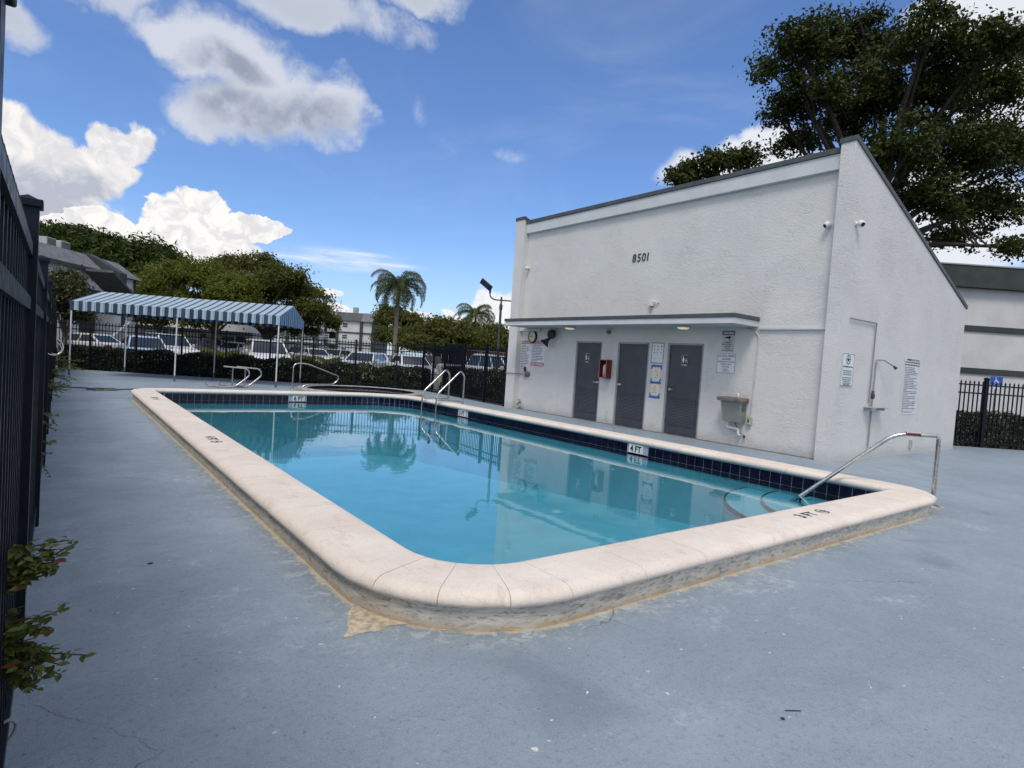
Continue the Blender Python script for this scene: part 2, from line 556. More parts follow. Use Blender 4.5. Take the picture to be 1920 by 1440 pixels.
def mat_leaf(name, dark, light, accent=None, trans=0.3, patch=0.9):
    t = NT(name)
    info = t.geo.outputs['Random Per Island']
    base = t.mix(t.rng(info, 0.0, 1.0, smooth=False), dark, light)
    pn = t.noise(patch, 4, 0.6)
    base = t.mix(t.rng(pn, 0.35, 0.7, 0.0, 0.55), base, light)
    if accent:
        base = t.mix(t.rng(info, 0.80, 0.86), base, accent)
    t.set(base, 0.55, spec=0.18)
    tl = t.n('ShaderNodeBsdfTranslucent')
    t.l(t.mix(0.5, base, tuple(min(1, c * 1.6) for c in light)), tl.inputs[0])
    mx = t.n('ShaderNodeMixShader')
    mx.inputs[0].default_value = trans
    t.l(t.p.outputs[0], mx.inputs[1])
    t.l(tl.outputs[0], mx.inputs[2])
    t.l(mx.outputs[0], t.out.inputs['Surface'])
    return t.m


def mat_glass_dark(name='car_glass', c=(0.02, 0.025, 0.03)):
    if name in MATS:
        return MATS[name]
    t = NT(name)
    f = t.noise(3.0, 3)
    MATS[name] = t.set(t.mix(t.rng(f, 0.3, 0.7), c, tuple(x * 1.5 for x in c)), 0.06, 0.0, spec=0.6)
    return MATS[name]


def mat_stripes(name, gable=False, width=0.30):
    """Awning cloth: navy and pale bands along the object's own x."""
    t = NT(name)
    sx = t.n('ShaderNodeSeparateXYZ')
    t.l(t.objc, sx.inputs[0])
    P = 0.262
    src = sx.outputs[1] if gable else sx.outputs[0]
    ph = t.math('FRACT', t.math('DIVIDE', t.math('ADD', src, 10.0), P))
    c = (0.40, 0.51, 0.60) if not gable else (0.30, 0.46, 0.66)
    navy = (0.030, 0.055, 0.100) if not gable else (0.030, 0.075, 0.17)
    b1 = t.math('LESS_THAN', ph, width)
    a = t.mix(b1, c, navy)
    g1 = t.math('LESS_THAN', t.math('ABSOLUTE', t.math('SUBTRACT', ph, 0.50)), 0.03)
    g2 = t.math('LESS_THAN', t.math('ABSOLUTE', t.math('SUBTRACT', ph, 0.86)), 0.03)
    a = t.mix(t.math('MULTIPLY', t.math('MAXIMUM', g1, g2), 0.75), a, navy)
    a = t.mix(t.rng(t.noise(2.0, 5), 0.35, 0.75, 0.0, 0.2), a, (0.22, 0.25, 0.27))
    return t.set(a, 0.8, spec=0.2)


M_DECK = mat_deck()
M_STUCCO = mat_stucco()
M_COPING = mat_coping()
M_PWALL = mat_pool_wall()
M_WATER = mat_water()
M_PLASTER = simple('pool_plaster', (0.64, 0.68, 0.73), 0.7, var=0.08, scale=1.6, bump=0.2)
M_TILE = simple('navy_tile', (0.003, 0.004, 0.018), 0.16, var=0.4, scale=3.0, spec=0.3)
M_GROUT = simple('grout', (0.42, 0.42, 0.55), 0.8)
M_MORTAR = simple('mortar', (0.40, 0.36, 0.32), 0.9)
M_WTILE = simple('white_tile', (0.74, 0.74, 0.70), 0.25, var=0.05)
M_BLACK = simple('black_paint', (0.015, 0.015, 0.017), 0.5)
M_INK = simple('sign_ink', (0.035, 0.038, 0.05), 0.6)
M_REDINK = simple('red_ink', (0.42, 0.07, 0.06), 0.6)
M_PINKINK = simple('faded_red_ink', (0.45, 0.22, 0.22), 0.6)
M_GREENINK = simple('green_ink', (0.012, 0.15, 0.10), 0.6)
M_SIGN = simple('white_sign', (0.72, 0.74, 0.76), 0.45, var=0.05)
M_FENCE = simple('fence_paint', (0.005, 0.007, 0.014), 0.45, var=0.3, scale=9, spec=0.22)
M_STEEL = simple('brushed_steel', (0.55, 0.53, 0.49), 0.22, 1.0, var=0.15, scale=14)
M_STEELD = simple('dull_steel', (0.34, 0.34, 0.33), 0.38, 1.0, var=0.25, scale=18)
M_TRIM = simple('grey_trim', (0.066, 0.078, 0.084), 0.55, var=0.2, bump=0.2)
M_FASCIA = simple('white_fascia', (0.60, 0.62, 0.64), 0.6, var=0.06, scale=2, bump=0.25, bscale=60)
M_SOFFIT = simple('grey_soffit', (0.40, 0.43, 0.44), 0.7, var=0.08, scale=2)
M_DOOR = simple('door_paint', (0.058, 0.064, 0.080), 0.42, var=0.12, scale=3.0, bump=0.08)
M_DOORD = simple('door_louvre', (0.040, 0.044, 0.056), 0.5)
M_WHITE = simple('white_plastic', (0.72, 0.72, 0.71), 0.4, var=0.05)
M_WPOLE = simple('white_pole', (0.66, 0.67, 0.68), 0.4, var=0.08)
M_ASPHALT = simple('asphalt', (0.060, 0.060, 0.062), 0.9, var=0.3, scale=0.7, bump=0.5, bscale=30)
M_GRASS = simple('lawn', (0.040, 0.055, 0.016), 0.95, var=0.45, scale=1.5, bump=0.9, bscale=60)
M_DARKBARK = simple('dark_bark', (0.035, 0.028, 0.022), 0.9, var=0.35, scale=5, bump=0.8, bscale=22)
M_BARK = simple('bark', (0.11, 0.085, 0.062), 0.9, var=0.4, scale=5, bump=0.8, bscale=22)
M_PALMBARK = simple('palm_bark', (0.20, 0.17, 0.135), 0.9, var=0.25, scale=4, bump=0.7, bscale=16)
M_DARKLEAF = mat_leaf('dark_leaf', (0.014, 0.026, 0.005), (0.055, 0.082, 0.014), trans=0.2)
M_BIGLEAF = mat_leaf('big_tree_leaf', (0.010, 0.018, 0.003), (0.046, 0.065, 0.010), accent=(0.075, 0.075, 0.014), trans=0.16)
M_MIDLEAF = mat_leaf('mid_leaf', (0.048, 0.064, 0.008), (0.155, 0.175, 0.026), trans=0.3)
M_OLIVE = mat_leaf('olive_leaf', (0.030, 0.043, 0.006), (0.115, 0.130, 0.020), accent=(0.13, 0.11, 0.05), trans=0.3)
M_HEDGE = mat_leaf('hedge_leaf', (0.010, 0.016, 0.006), (0.045, 0.062, 0.020), accent=(0.11, 0.13, 0.06), trans=0.2)
M_SPRIG = mat_leaf('sprig_leaf', (0.05, 0.075, 0.015), (0.17, 0.20, 0.055), accent=(0.13, 0.045, 0.025), trans=0.3)
M_PALM = mat_leaf('palm_leaf', (0.034, 0.052, 0.014), (0.11, 0.135, 0.045), trans=0.3)
M_DRYPALM = mat_leaf('dry_palm_leaf', (0.10, 0.06, 0.025), (0.20, 0.14, 0.08), trans=0.25)

# ------------------------------------------------------------------ geometry helpers
class MB:
    """Collects shapes and links them as ONE mesh object."""

    def __init__(self):
        self.v, self.f, self.s = [], [], []

    def add(self, vs, fs, smooth=False):
        o = len(self.v)
        self.v += [tuple(p) for p in vs]
        self.f += [tuple(i + o for i in q) for q in fs]
        self.s += [smooth] * len(fs)
        return self

    def box(self, a, b, M=None):
        (x0, y0, z0), (x1, y1, z1) = a, b
        vs = [Vector(p) for p in ((x0, y0, z0), (x1, y0, z0), (x1, y1, z0), (x0, y1, z0), (x0, y0, z1), (x1, y0, z1), (x1, y1, z1), (x0, y1, z1))]
        if M is not None:
            vs = [M @ p for p in vs]
        return self.add(vs, [(0, 3, 2, 1), (4, 5, 6, 7), (0, 1, 5, 4), (1, 2, 6, 5), (2, 3, 7, 6), (3, 0, 4, 7)])

    def bbox(self, a, b, r=0.01, M=None):
        """A box with a bevelled edge all round."""
        bm = bmesh.new()
        bmesh.ops.create_cube(bm, size=1)
        for v in bm.verts:
            v.co = Vector((a[i] + (b[i] - a[i]) * (v.co[i] + 0.5) for i in range(3)))
        bmesh.ops.bevel(bm, geom=bm.edges[:], offset=r, segments=2, affect='EDGES', profile=0.5)
        bm.verts.index_update()
        self.add([(M @ v.co if M is not None else v.co) for v in bm.verts], [[v.index for v in f.verts] for f in bm.faces])
        bm.free()
        return self

    def prism(self, poly, fa, fb):
        """Closed prism: poly is a list of 2D points, fa / fb turn one into a 3D point on either end."""
        n = len(poly)
        vs = [fa(p) for p in poly] + [fb(p) for p in poly]
        fs = [(i, (i + 1) % n, n + (i + 1) % n, n + i) for i in range(n)]
        fs += [tuple(range(n - 1, -1, -1)), tuple(range(n, 2 * n))]
        return self.add(vs, fs)

    def tube(self, path, r, n=8, caps=True):
        path = [Vector(p) for p in path]
        rs = r if isinstance(r, (list, tuple)) else [r] * len(path)
        ring, prev = [], None
        for i, p in enumerate(path):
            t = (path[min(i + 1, len(path) - 1)] - path[max(i - 1, 0)]).normalized()
            if prev is None:
                ref = Vector((0, 0, 1)) if abs(t.z) < 0.9 else Vector((1, 0, 0))
                a = t.cross(ref).normalized()
            else:
                a = (prev - t * prev.dot(t)).normalized()
            prev = a
            b = t.cross(a)
            ring.append([p + (a * math.cos(2 * PI * k / n) + b * math.sin(2 * PI * k / n)) * rs[i] for k in range(n)])
        vs = [q for rg in ring for q in rg]
        fs = []
        for i in range(len(path) - 1):
            for k in range(n):
                k2 = (k + 1) % n
                fs.append((i * n + k, i * n + k2, (i + 1) * n + k2, (i + 1) * n + k))
        self.add(vs, fs, True)
        if caps:
            self.add(ring[0], [tuple(range(n - 1, -1, -1))])
            self.add(ring[-1], [tuple(range(n))])
        return self

    def cyl(self, c, r, h, n=16, axis='Z', r2=None):
        c = Vector(c)
        ax = {'X': Vector((1, 0, 0)), 'Y': Vector((0, 1, 0)), 'Z': Vector((0, 0, 1))}[axis] if isinstance(axis, str) else Vector(axis).normalized()
        return self.tube([c, c + ax * h], [r, r if r2 is None else r2], n)

    def lathe(self, c, prof, n=16, M=None):
        """prof: (radius, z) pairs round the z axis at c."""
        c = Vector(c)
        vs, fs = [], []
        for r, z in prof:
            for k in range(n):
                p = Vector((r * math.cos(2 * PI * k / n), r * math.sin(2 * PI * k / n), z))
                vs.append((M @ p if M is not None else p) + c)
        for i in range(len(prof) - 1):
            for k in range(n):
                k2 = (k + 1) % n
                fs.append((i * n + k, i * n + k2, (i + 1) * n + k2, (i + 1) * n + k))
        return self.add(vs, fs, True)

    def quad(self, *ps):
        return self.add(ps, [tuple(range(len(ps)))])

    def mesh(self, name, mat):
        me = bpy.data.meshes.new(name)
        me.from_pydata(self.v, [], self.f)
        for m in (mat if isinstance(mat, (list, tuple)) else [mat]):
            me.materials.append(m)
        if any(self.s):
            me.polygons.foreach_set('use_smooth', self.s)
        bm = bmesh.new()
        bm.from_mesh(me)
        bmesh.ops.recalc_face_normals(bm, faces=bm.faces)
        bm.to_mesh(me)
        bm.free()
        return me

    def build(self, name, mat, parent=None, kind=None, local=False):
        """Mesh in world coordinates (or the parent's own, with local) linked as one object."""
        if parent is not None and not local:
            o_ = origin(parent)
            self.v = [(p[0] - o_.x, p[1] - o_.y, p[2] - o_.z) for p in self.v]
        return link(name, self.mesh(name, mat), parent, kind)


def origin(o):
    p = Vector((0, 0, 0))
    while o is not None:
        p += o.location
        o = o.parent
    return p


def link(name, me, parent=None, kind=None, loc=(0, 0, 0), rot=(0, 0, 0)):
    o = bpy.data.objects.new(name, me)
    COL.objects.link(o)
    o.location = loc
    o.rotation_euler = rot
    if parent is not None:
        o.parent = parent
    if kind:
        o['kind'] = kind
    return o


def tag(o, label, cat, group=None):
    o['label'] = label
    o['category'] = cat
    if group:
        o['group'] = group
    return o


def thing(name, label, cat, loc=(0, 0, 0), rot=0.0, group=None):
    o = bpy.data.objects.new(name, None)
    o.empty_display_size = 0.1
    COL.objects.link(o)
    o.location = loc
    o.rotation_euler = (0, 0, rot)
    return tag(o, label, cat, group)


def smooth_path(pts, r=0.12, k=6):
    """Round the corners of a polyline."""
    P = [Vector(p) for p in pts]
    out = [P[0]]
    for i in range(1, len(P) - 1):
        a, b, c = P[i - 1], P[i], P[i + 1]
        d1, d2 = (a - b), (c - b)
        q = min(r, d1.length * 0.48, d2.length * 0.48)
        s, e = b + d1.normalized() * q, b + d2.normalized() * q
        for j in range(k + 1):
            t = j / k
            out.append(s * (1 - t) ** 2 + b * 2 * t * (1 - t) + e * t * t)
    out.append(P[-1])
    return out


_font_cache = {}


def text_geo(s, bold=0.0):
    """Vertices and faces of a line of lettering, height of a capital about 0.7, laid out from x = 0."""
    key = (s, bold)
    if key not in _font_cache:
        cu = bpy.data.curves.new('lettering', 'FONT')
        cu.body = s
        cu.size = 1.0
        cu.offset = bold
        cu.resolution_u = 3
        ob = bpy.data.objects.new('lettering_source', cu)
        me = bpy.data.meshes.new_from_object(ob)
        vs = [v.co.copy() for v in me.vertices]
        fs = [tuple(p.vertices) for p in me.polygons]
        bpy.data.objects.remove(ob)
        bpy.data.curves.remove(cu)
        bpy.data.meshes.remove(me)
        if not vs:
            vs, fs = [Vector((0, 0, 0))], []
        _font_cache[key] = (vs, fs)
    return _font_cache[key]


def put_text(mb, s, centre, right, upv, height, width=None, lift=0.002, bold=0.02, align='C', squeeze=1.0):
    """Lettering of the given capital height, centred on (or starting at) a point of a plane."""
    vs, fs = text_geo(s, bold)
    x0, x1 = min(v.x for v in vs), max(v.x for v in vs)
    k = height / 0.70
    kx = k * squeeze
    if width is not None:
        kx = width / max(1e-6, x1 - x0)
    right, upv = Vector(right).normalized(), Vector(upv).normalized()
    nrm = right.cross(upv)
    c = Vector(centre) + nrm * lift
    ox = (x0 + x1) / 2 if align == 'C' else x0
    mb.add([c + right * ((v.x - ox) * kx) + upv * ((v.y - 0.35) * k) for v in vs], fs)


def greek(mb, start, right, upv, width, height, r, lift=0.002):
    """A line of print too small to read: word-long strokes."""
    right, upv = Vector(right).normalized(), Vector(upv).normalized()
    nrm = right.cross(upv)
    x = 0.0
    s = Vector(start) + nrm * lift
    while x < width:
        w = min(r.uniform(1.2, 4.2) * height, width - x)
        a, b = s + right * x, s + right * (x + w)
        mb.quad(a - upv * height * 0.33, b - upv * height * 0.33, b + upv * height * 0.33, a + upv * height * 0.33)
        x += w + height * 0.5


# ------------------------------------------------------------------ the pool's outline: a rounded rectangle walked anticlockwise
X0, Y0, X1, Y1 = POOL
RAD = {'nl': 0.49, 'nr': 0.13, 'fr': 1.26, 'fl': 0.21}
SEGS = []


def _outline():
    nl, nr, fr, fl = RAD['nl'], RAD['nr'], RAD['fr'], RAD['fl']

    def line(name, a, b, nx, ny):
        L = math.hypot(b[0] - a[0], b[1] - a[1])
        SEGS.append((name, L, lambda s, t, a=a, b=b, L=L: (a[0] + (b[0] - a[0]) * s / L + nx * t, a[1] + (b[1] - a[1]) * s / L + ny * t), lambda s: (nx, ny)))

    def arc(name, c, r, a0):
        L = (r + CW / 2) * PI / 2
        SEGS.append((name, L, lambda s, t, L=L: (c[0] + (r + t) * math.cos(a0 + s / L * PI / 2), c[1] + (r + t) * math.sin(a0 + s / L * PI / 2)),
                     lambda s, L=L: (math.cos(a0 + s / L * PI / 2), math.sin(a0 + s / L * PI / 2))))

    line('front', (X0 + nl, Y0), (X1 - nr, Y0), 0, -1)
    arc('arc_nr', (X1 - nr, Y0 + nr), nr, -PI / 2)
    line('right', (X1, Y0 + nr), (X1, Y1 - fr), 1, 0)
    arc('arc_fr', (X1 - fr, Y1 - fr), fr, 0)
    line('far', (X1 - fr, Y1), (X0 + fl, Y1), 0, 1)
    arc('arc_fl', (X0 + fl, Y1 - fl), fl, PI / 2)
    line('left', (X0, Y1 - fl), (X0, Y0 + nl), -1, 0)
    arc('arc_nl', (X0 + nl, Y0 + nl), nl, PI)


_outline()


def ring(t, step=0.5):
    """The outline at offset t outwards from the inner coping edge, as a closed list of points."""
    pts = []
    for name, L, f, nf in SEGS:
        k = 10 if name.startswith('arc') else 1
        for i in range(k):
            pts.append(f(L * i / k, t))
    return pts


def sheet(outer, hole, z, name, mat, kind='structure', parent=None):
    polys = [[Vector((x, y, 0)) for x, y in outer]]
    if hole:
        polys.append([Vector((x, y, 0)) for x, y in hole])
    flat = [p for q in polys for p in q]
    tris = tessellate_polygon(polys)
    mb = MB()
    mb.add([(p.x, p.y, z) for p in flat], tris)
    me = mb.mesh(name, mat)
    for p in me.polygons:
        if p.normal.z < 0:
            p.flip()
    return link(name, me, parent, kind)


def band(mb, pts_a, za, pts_b, zb, closed=True):
    n = len(pts_a)
    vs = [(x, y, za) for x, y in pts_a] + [(x, y, zb) for x, y in pts_b]
    m = n if closed else n - 1
    mb.add(vs, [(i, (i + 1) % n, n + (i + 1) % n, n + i) for i in range(m)])

# ------------------------------------------------------------------ ground, deck
FA, FB, FC = (-0.10, 28.20), (11.75, 21.25), (11.10, 14.72)   # far fence line and its return to the pool house
RA, RB = (17.55, 6.12), (27.0, -1.30)                           # fence right of the pool house
deck_outer = [(-0.15, -9.0), (30.0, -9.0), (30.0, -3.65), RA, (12.0, 6.2), (12.0, 14.6), FC, FB, FA, (-0.15, 28.2)]
sheet(deck_outer, ring(CW - 0.07), 0.0, 'pool_deck', M_DECK)
sheet([(-250, -250), (300, -250), (300, 350), (-250, 350)], [(0.4, 1.4), (9.6, 1.4), (9.6, 17.3), (0.4, 17.3)], -0.06, 'parking_lot', M_ASPHALT)
# planting strips beyond the fences
sheet([(-0.6, 28.6), (11.85, 21.35), (12.4, 21.0), (13.4, 22.6), (0.5, 30.4)], None, -0.03, 'planting_strip', M_GRASS)
sheet([RA, (17.2, 6.9), (26.5, -0.2), RB], None, -0.03, 'planting_strip', M_GRASS)
sheet([(16.9, 4.9), (18.6, 5.2), RA, (16.9, 6.3)], None, 0.004, 'planting_strip', M_GRASS)
sheet([(-60, 40), (60, 46), (90, 66), (90, 72), (-60, 48)], None, -0.045, 'lawn', M_GRASS)
sheet([(-2.6, -9), (-0.35, -9), (-0.35, 28), (-2.6, 28)], None, -0.03, 'planting_strip', M_GRASS)

# bare tan concrete that leaked out at the near corner of the pool wall
r_c = random.Random(5)
mb = MB()
patch = [(1.40, 3.12), (1.30, 3.02), (1.25, 2.90), (1.22, 2.82), (1.155, 2.74), (1.25, 2.745), (1.34, 2.73), (1.42, 2.755), (1.52, 2.73), (1.66, 2.56), (1.75, 2.62), (1.56, 2.86)]
edge_ = []
for (xa, ya), (xb, yb) in zip(patch, patch[1:] + patch[:1]):
    for k in range(7):
        t = k / 7
        q = 0.012 * noise.noise(Vector((xa + (xb - xa) * t, ya + (yb - ya) * t, 0.3)) * 23) + 0.008 * r_c.uniform(-1, 1)
        edge_.append((xa + (xb - xa) * t + q, ya + (yb - ya) * t + q * 0.8))
mb.add([(x, y, 0.0025) for x, y in edge_], [tuple(q) for q in tessellate_polygon([[Vector((x, y, 0)) for x, y in edge_]])])
mb.build('concrete_patch', simple('tan_concrete', (0.48, 0.41, 0.31), 0.85, var=0.35, scale=22, bump=0.5), kind='structure')

# ------------------------------------------------------------------ swimming pool
pool = thing('swimming_pool', 'rectangular swimming pool with raised pale stone coping and navy waterline tiles', 'swimming pool', ((X0 + X1) / 2, (Y0 + Y1) / 2, 0))

HC = 0.222
prof = [(0.035, 0.135), (0.010, 0.145), (0.0, 0.163), (0.0, 0.185), (0.010, 0.204), (0.032, 0.217), (0.07, 0.222),
        (CW - 0.085, 0.222), (CW - 0.05, 0.217), (CW - 0.022, 0.204), (CW - 0.005, 0.184), (CW, 0.165), (CW - 0.006, 0.148), (CW - 0.022, 0.137), (CW - 0.045, 0.134)]
r_s = random.Random(11)


def stone(f, s0, s1, k, parent):
    mb = MB()
    n = len(prof)
    gap = 0.0016
    dz = r_s.uniform(-0.0012, 0.0012)
    vs = []
    for i in range(k + 1):
        s = s0 + gap + (s1 - s0 - 2 * gap) * i / k
        for t, z in prof:
            x, y = f(s, t)
            vs.append((x, y, z + dz))
    fs = []
    for i in range(k):
        for j in range(n):
            j2 = (j + 1) % n
            fs.append((i * n + j, i * n + j2, (i + 1) * n + j2, (i + 1) * n + j))
    mb.add(vs, fs, True)
    mb.add(vs[:n], [tuple(range(n))])
    mb.add(vs[-n:], [tuple(range(n))])
    o = mb.build('coping_stone', M_COPING, parent)
    return o


for name, L, f, nf in SEGS:
    if name.startswith('arc'):
        m = {'arc_nl': 4, 'arc_nr': 2, 'arc_fr': 6, 'arc_fl': 2}[name]
        k = 2
    else:
        m, k = max(1, round(L / 0.6)), 1
    for i in range(m):
        stone(f, L * i / m, L * (i + 1) / m, k, pool)

# mortar seen in the joints
mb = MB()
prev = None
for t, z in prof:
    cur = (ring(CW / 2 + (t - CW / 2) * 0.958), 0.178 + (z - 0.178) * 0.90)
    if prev:
        band(mb, prev[0], prev[1], cur[0], cur[1])
    prev = cur
mb.build('mortar', M_MORTAR, pool)

mb = MB()
ra, rb = ring(CW - 0.05), ring(CW - 0.09)
band(mb, ra, -0.03, ra, 0.1355)
band(mb, ra, 0.1355, rb, 0.1355)
mb.build('pool_wall', M_PWALL, pool)

# basin: walls and a floor that drops towards the far end
mb = MB()
rw = ring(0.040)
n_ = len(rw)
fl = lambda y: -0.80 - 0.75 * max(0.0, min(1.0, (y - 4.0) / 9.0))
mb.add([(x, y, -0.10) for x, y in rw] + [(x, y, fl(y)) for x, y in rw], [(i, (i + 1) % n_, n_ + (i + 1) % n_, n_ + i) for i in range(n_)])
mb.add([(x, y, fl(y)) for x, y in rw], [tuple(q) for q in tessellate_polygon([[Vector((x, y, 0)) for x, y in rw]])])
mb.build('basin', M_PLASTER, pool)
mb = MB()
band(mb, rw, -0.10, rw, 0.140)
mb.build('grout', M_GROUT, pool)

# waterline tiles: the two rows one sees are tiles one by one
WATER_Z = -0.047


def tile_mesh(w, h):
    m = MB()
    m.bbox((-w / 2, -0.005, -h / 2), (w / 2, 0.005, h / 2), 0.002)
    return m.mesh('tile', M_TILE)


TW = 0.1555
big_tile, low_tile = tile_mesh(0.1470, 0.1470), tile_mesh(0.1470, 0.066)
MARK = {'far': [(4.95, 5.27)], 'right': [(6.60, 6.92), (12.22, 12.54)]}
c0 = origin(pool)
rest = MB()
for name, L, f, nf in SEGS:
    seen = name in ('right', 'arc_fr', 'far')
    Lw = L
    if name.startswith('arc'):
        Lw = RAD[{'arc_nl': 'nl', 'arc_nr': 'nr', 'arc_fr': 'fr', 'arc_fl': 'fl'}[name]] * PI / 2
    m = max(1, round(Lw / TW))
    for i in range(m):
        s = L * (i + 0.5) / m
        x, y = f(s, 0.033)
        nx, ny = nf(s)
        rz = math.atan2(ny, nx) - PI / 2
        skip = name in MARK and any(a - 0.06 < (x if name == 'far' else y) < b + 0.06 for a, b in MARK[name])
        for me, zc in ((big_tile, 0.051), (low_tile, -0.063)):
            if skip and me is big_tile:
                continue
            if seen:
                link('tile', me, pool, None, (x - c0.x, y - c0.y, zc - c0.z), (0, 0, rz))
            else:
                R = Matrix.Translation((x, y, zc)) @ Matrix.Rotation(rz, 4, 'Z')
                h = 0.075 if me is big_tile else 0.035
                rest.box((-0.0757, -0.005, -h), (0.0757, 0.005, h), R)
rest.build('tile_row', M_TILE, pool, 'stuff')


def marker(text, side, lo, hi):
    """White depth tile let into the waterline."""
    if side == 'far':
        c, right = Vector(((lo + hi) / 2, Y1 + 0.026, 0.051)), Vector((1, 0, 0))
    else:
        c, right = Vector((X1 + 0.026, (lo + hi) / 2, 0.051)), Vector((0, -1, 0))
    upv = Vector((0, 0, 1))
    nrm = right.cross(upv)
    R = Matrix((right, -nrm, upv)).transposed().to_4x4()
    R.translation = c
    mb = MB()
    w = (hi - lo) / 2
    for sgn in (-1, 1):
        mb.bbox((sgn * w / 2 - w / 2 + 0.002, -0.003, -0.075), (sgn * w / 2 + w / 2 - 0.002, 0.012, 0.075), 0.002, R)
    o = mb.build('depth_marker', M_WTILE, pool)
    mb = MB()
    put_text(mb, text, c + nrm * 0.003, right, upv, 0.105, width=w * 1.55, lift=0.0025, bold=0.035)
    mb.build('lettering', M_BLACK, o)


marker('6 FT', 'far', 4.95, 5.27)
marker('4 FT', 'right', 6.60, 6.92)
marker('5 FT', 'right', 12.22, 12.54)


# depth printed on the coping: figures, then a ringed NO DIVING sign
def coping_mark(text, c, right, size, ring_sign=True):
    right = Vector(right).normalized()
    upv = Vector((0, 0, 1)).cross(right)
    c = Vector((*c, HC + 0.0004))
    mb = MB()
    put_text(mb, text, c, right, upv, size, lift=0.0016, bold=0.03, squeeze=1.05)
    if ring_sign:
        k = c + right * size * 2.9 + Vector((0, 0, 0.0016))
        n = 24
        ro, ri = size * 0.62, size * 0.50
        vs = [k + (right * math.cos(2 * PI * i / n) + upv * math.sin(2 * PI * i / n)) * q for q in (ro, ri) for i in range(n)]
        mb.add(vs, [(i, (i + 1) % n, n + (i + 1) % n, n + i) for i in range(n)])
        d = (right + upv * -1).normalized()
        e = Vector((0, 0, 1)).cross(d)
        mb.quad(k - d * ri - e * size * 0.05, k + d * ri - e * size * 0.05, k + d * ri + e * size * 0.05, k - d * ri + e * size * 0.05)
        # the diver
        mb.tube([k + right * -0.32 * size + upv * 0.1 * size, k + right * 0.05 * size + upv * 0.12 * size, k + right * 0.3 * size - upv * 0.18 * size], 0.045 * size, 5)
    mb.build('depth_print', M_INK, pool)


coping_mark('3 FT', (5.42, Y0 - 0.235), (1, 0, 0), 0.105)
coping_mark('4 FT', (X0 - 0.25, 8.05), (0, -1, 0), 0.105)
coping_mark('5 FT', (X0 - 0.25, 13.6), (0, -1, 0), 0.105)

# steps in the near right corner, each with a dark nosing
for rad, z in ((0.62, -0.075), (1.02, -0.105), (1.47, -0.14), (1.92, -0.18)):
    c = Vector((X1 + 0.03, Y0 - 0.03, 0))
    mb = MB()
    n = 20
    arc_ = [(c.x + rad * math.cos(PI / 2 + PI / 2 * i / n), c.y + rad * math.sin(PI / 2 + PI / 2 * i / n)) for i in range(n + 1)]
    pts = arc_ + [(c.x, c.y)]
    mb.add([(x, y, z) for x, y in pts] + [(x, y, -1.0) for x, y in pts],
           [tuple(range(len(pts)))] + [(i, i + 1, len(pts) + i + 1, len(pts) + i) for i in range(n)])
    st = mb.build('pool_step', M_PLASTER, pool)
    mb = MB()
    inner = [(c.x + (rad - 0.024) * math.cos(PI / 2 + PI / 2 * i / n), c.y + (rad - 0.024) * math.sin(PI / 2 + PI / 2 * i / n)) for i in range(n + 1)]
    mb.add([(x, y, z + 0.004) for x, y in arc_] + [(x, y, z + 0.004) for x, y in inner], [(i, i + 1, n + 2 + i, n + 1 + i) for i in range(n)])
    mb.add([(x, y, z + 0.004) for x, y in arc_] + [(c.x + (x - c.x) * 1.002, c.y + (y - c.y) * 1.002, z - 0.04) for x, y in arc_], [(i, i + 1, n + 2 + i, n + 1 + i) for i in range(n)])
    mb.build('step_nosing', M_TILE, st)

# a pale drain cover and a return fitting under water
mb = MB()
mb.lathe((4.4, 4.9, fl(4.9) + 0.012), [(0.0, 0.03), (0.10, 0.025), (0.14, 0.0)], 20)
mb.build('drain_cover', M_WHITE, pool)

wpts = ring(0.026)
sheet(wpts, None, WATER_Z, 'pool_water', M_WATER)

# ------------------------------------------------------------------ handrail at the near right corner
hb = Vector((8.56, 2.50, 0))
hd = Vector((7.64 - 8.56, 3.69 - 2.50, 0)).normalized()
hr = thing('handrail', 'bent stainless steel handrail rising from the deck and sloping into the pool corner', 'handrail', hb)
P = lambda s, z: hb + hd * s + Vector((0, 0, z))
pts = [P(0, 0.0), P(0, 0.845), P(0.16, 0.868), P(0.46, 0.855), P(1.54, -0.10), P(1.66, -0.22)]
path = smooth_path(pts[:2] + [P(0.02, 0.872), P(0.47, 0.862), P(1.54, -0.10), P(1.80, -0.34)], 0.16, 7)
MB().tube(path, 0.0245, 14).build('rail', M_STEEL, hr)
mb = MB()
mb.lathe(hb + Vector((0, 0, 0.004)), [(0.0, 0.022), (0.05, 0.022), (0.075, 0.012), (0.085, 0.0)], 20)
mb.build('base_plate', M_STEELD, hr)
mb = MB()
mb.bbox((hb.x - 0.16, hb.y - 0.10, -0.01), (hb.x + 0.11, hb.y + 0.12, 0.006), 0.004)
mb.build('footing', simple('tan_concrete2', (0.40, 0.36, 0.29), 0.85, var=0.3, scale=12), hr)
mb = MB()
mb.tube([P(0.20, 0.8695), P(0.365, 0.8665)], 0.0256, 14)
sl = mb.build('warning_sleeve', simple('maroon_sleeve', (0.09, 0.012, 0.03), 0.5), hr)
mb = MB()
side = Vector((hd.y, -hd.x, 0))
r_h = random.Random(2)
rightv = -hd if (-hd).dot(rt) > 0 else hd
for k in range(8):
    s = 0.21 + k * 0.0195
    c = P(s, 0.8705 - (s - 0.16) * 0.02)
    for a in (-0.5, 0.35):
        u_ = Vector((0, 0, 1)) * math.cos(a) + (-side if side.dot(fwv) > 0 else side) * math.sin(abs(a) + 0.3)
        q = c + u_.normalized() * 0.0262
        w = u_.normalized().cross(hd).normalized() * 0.009
        mb.quad(q - hd * 0.006 - w, q + hd * 0.006 - w, q + hd * 0.004 + w, q - hd * 0.004 + w)
mb.build('lettering', M_WHITE, sl)

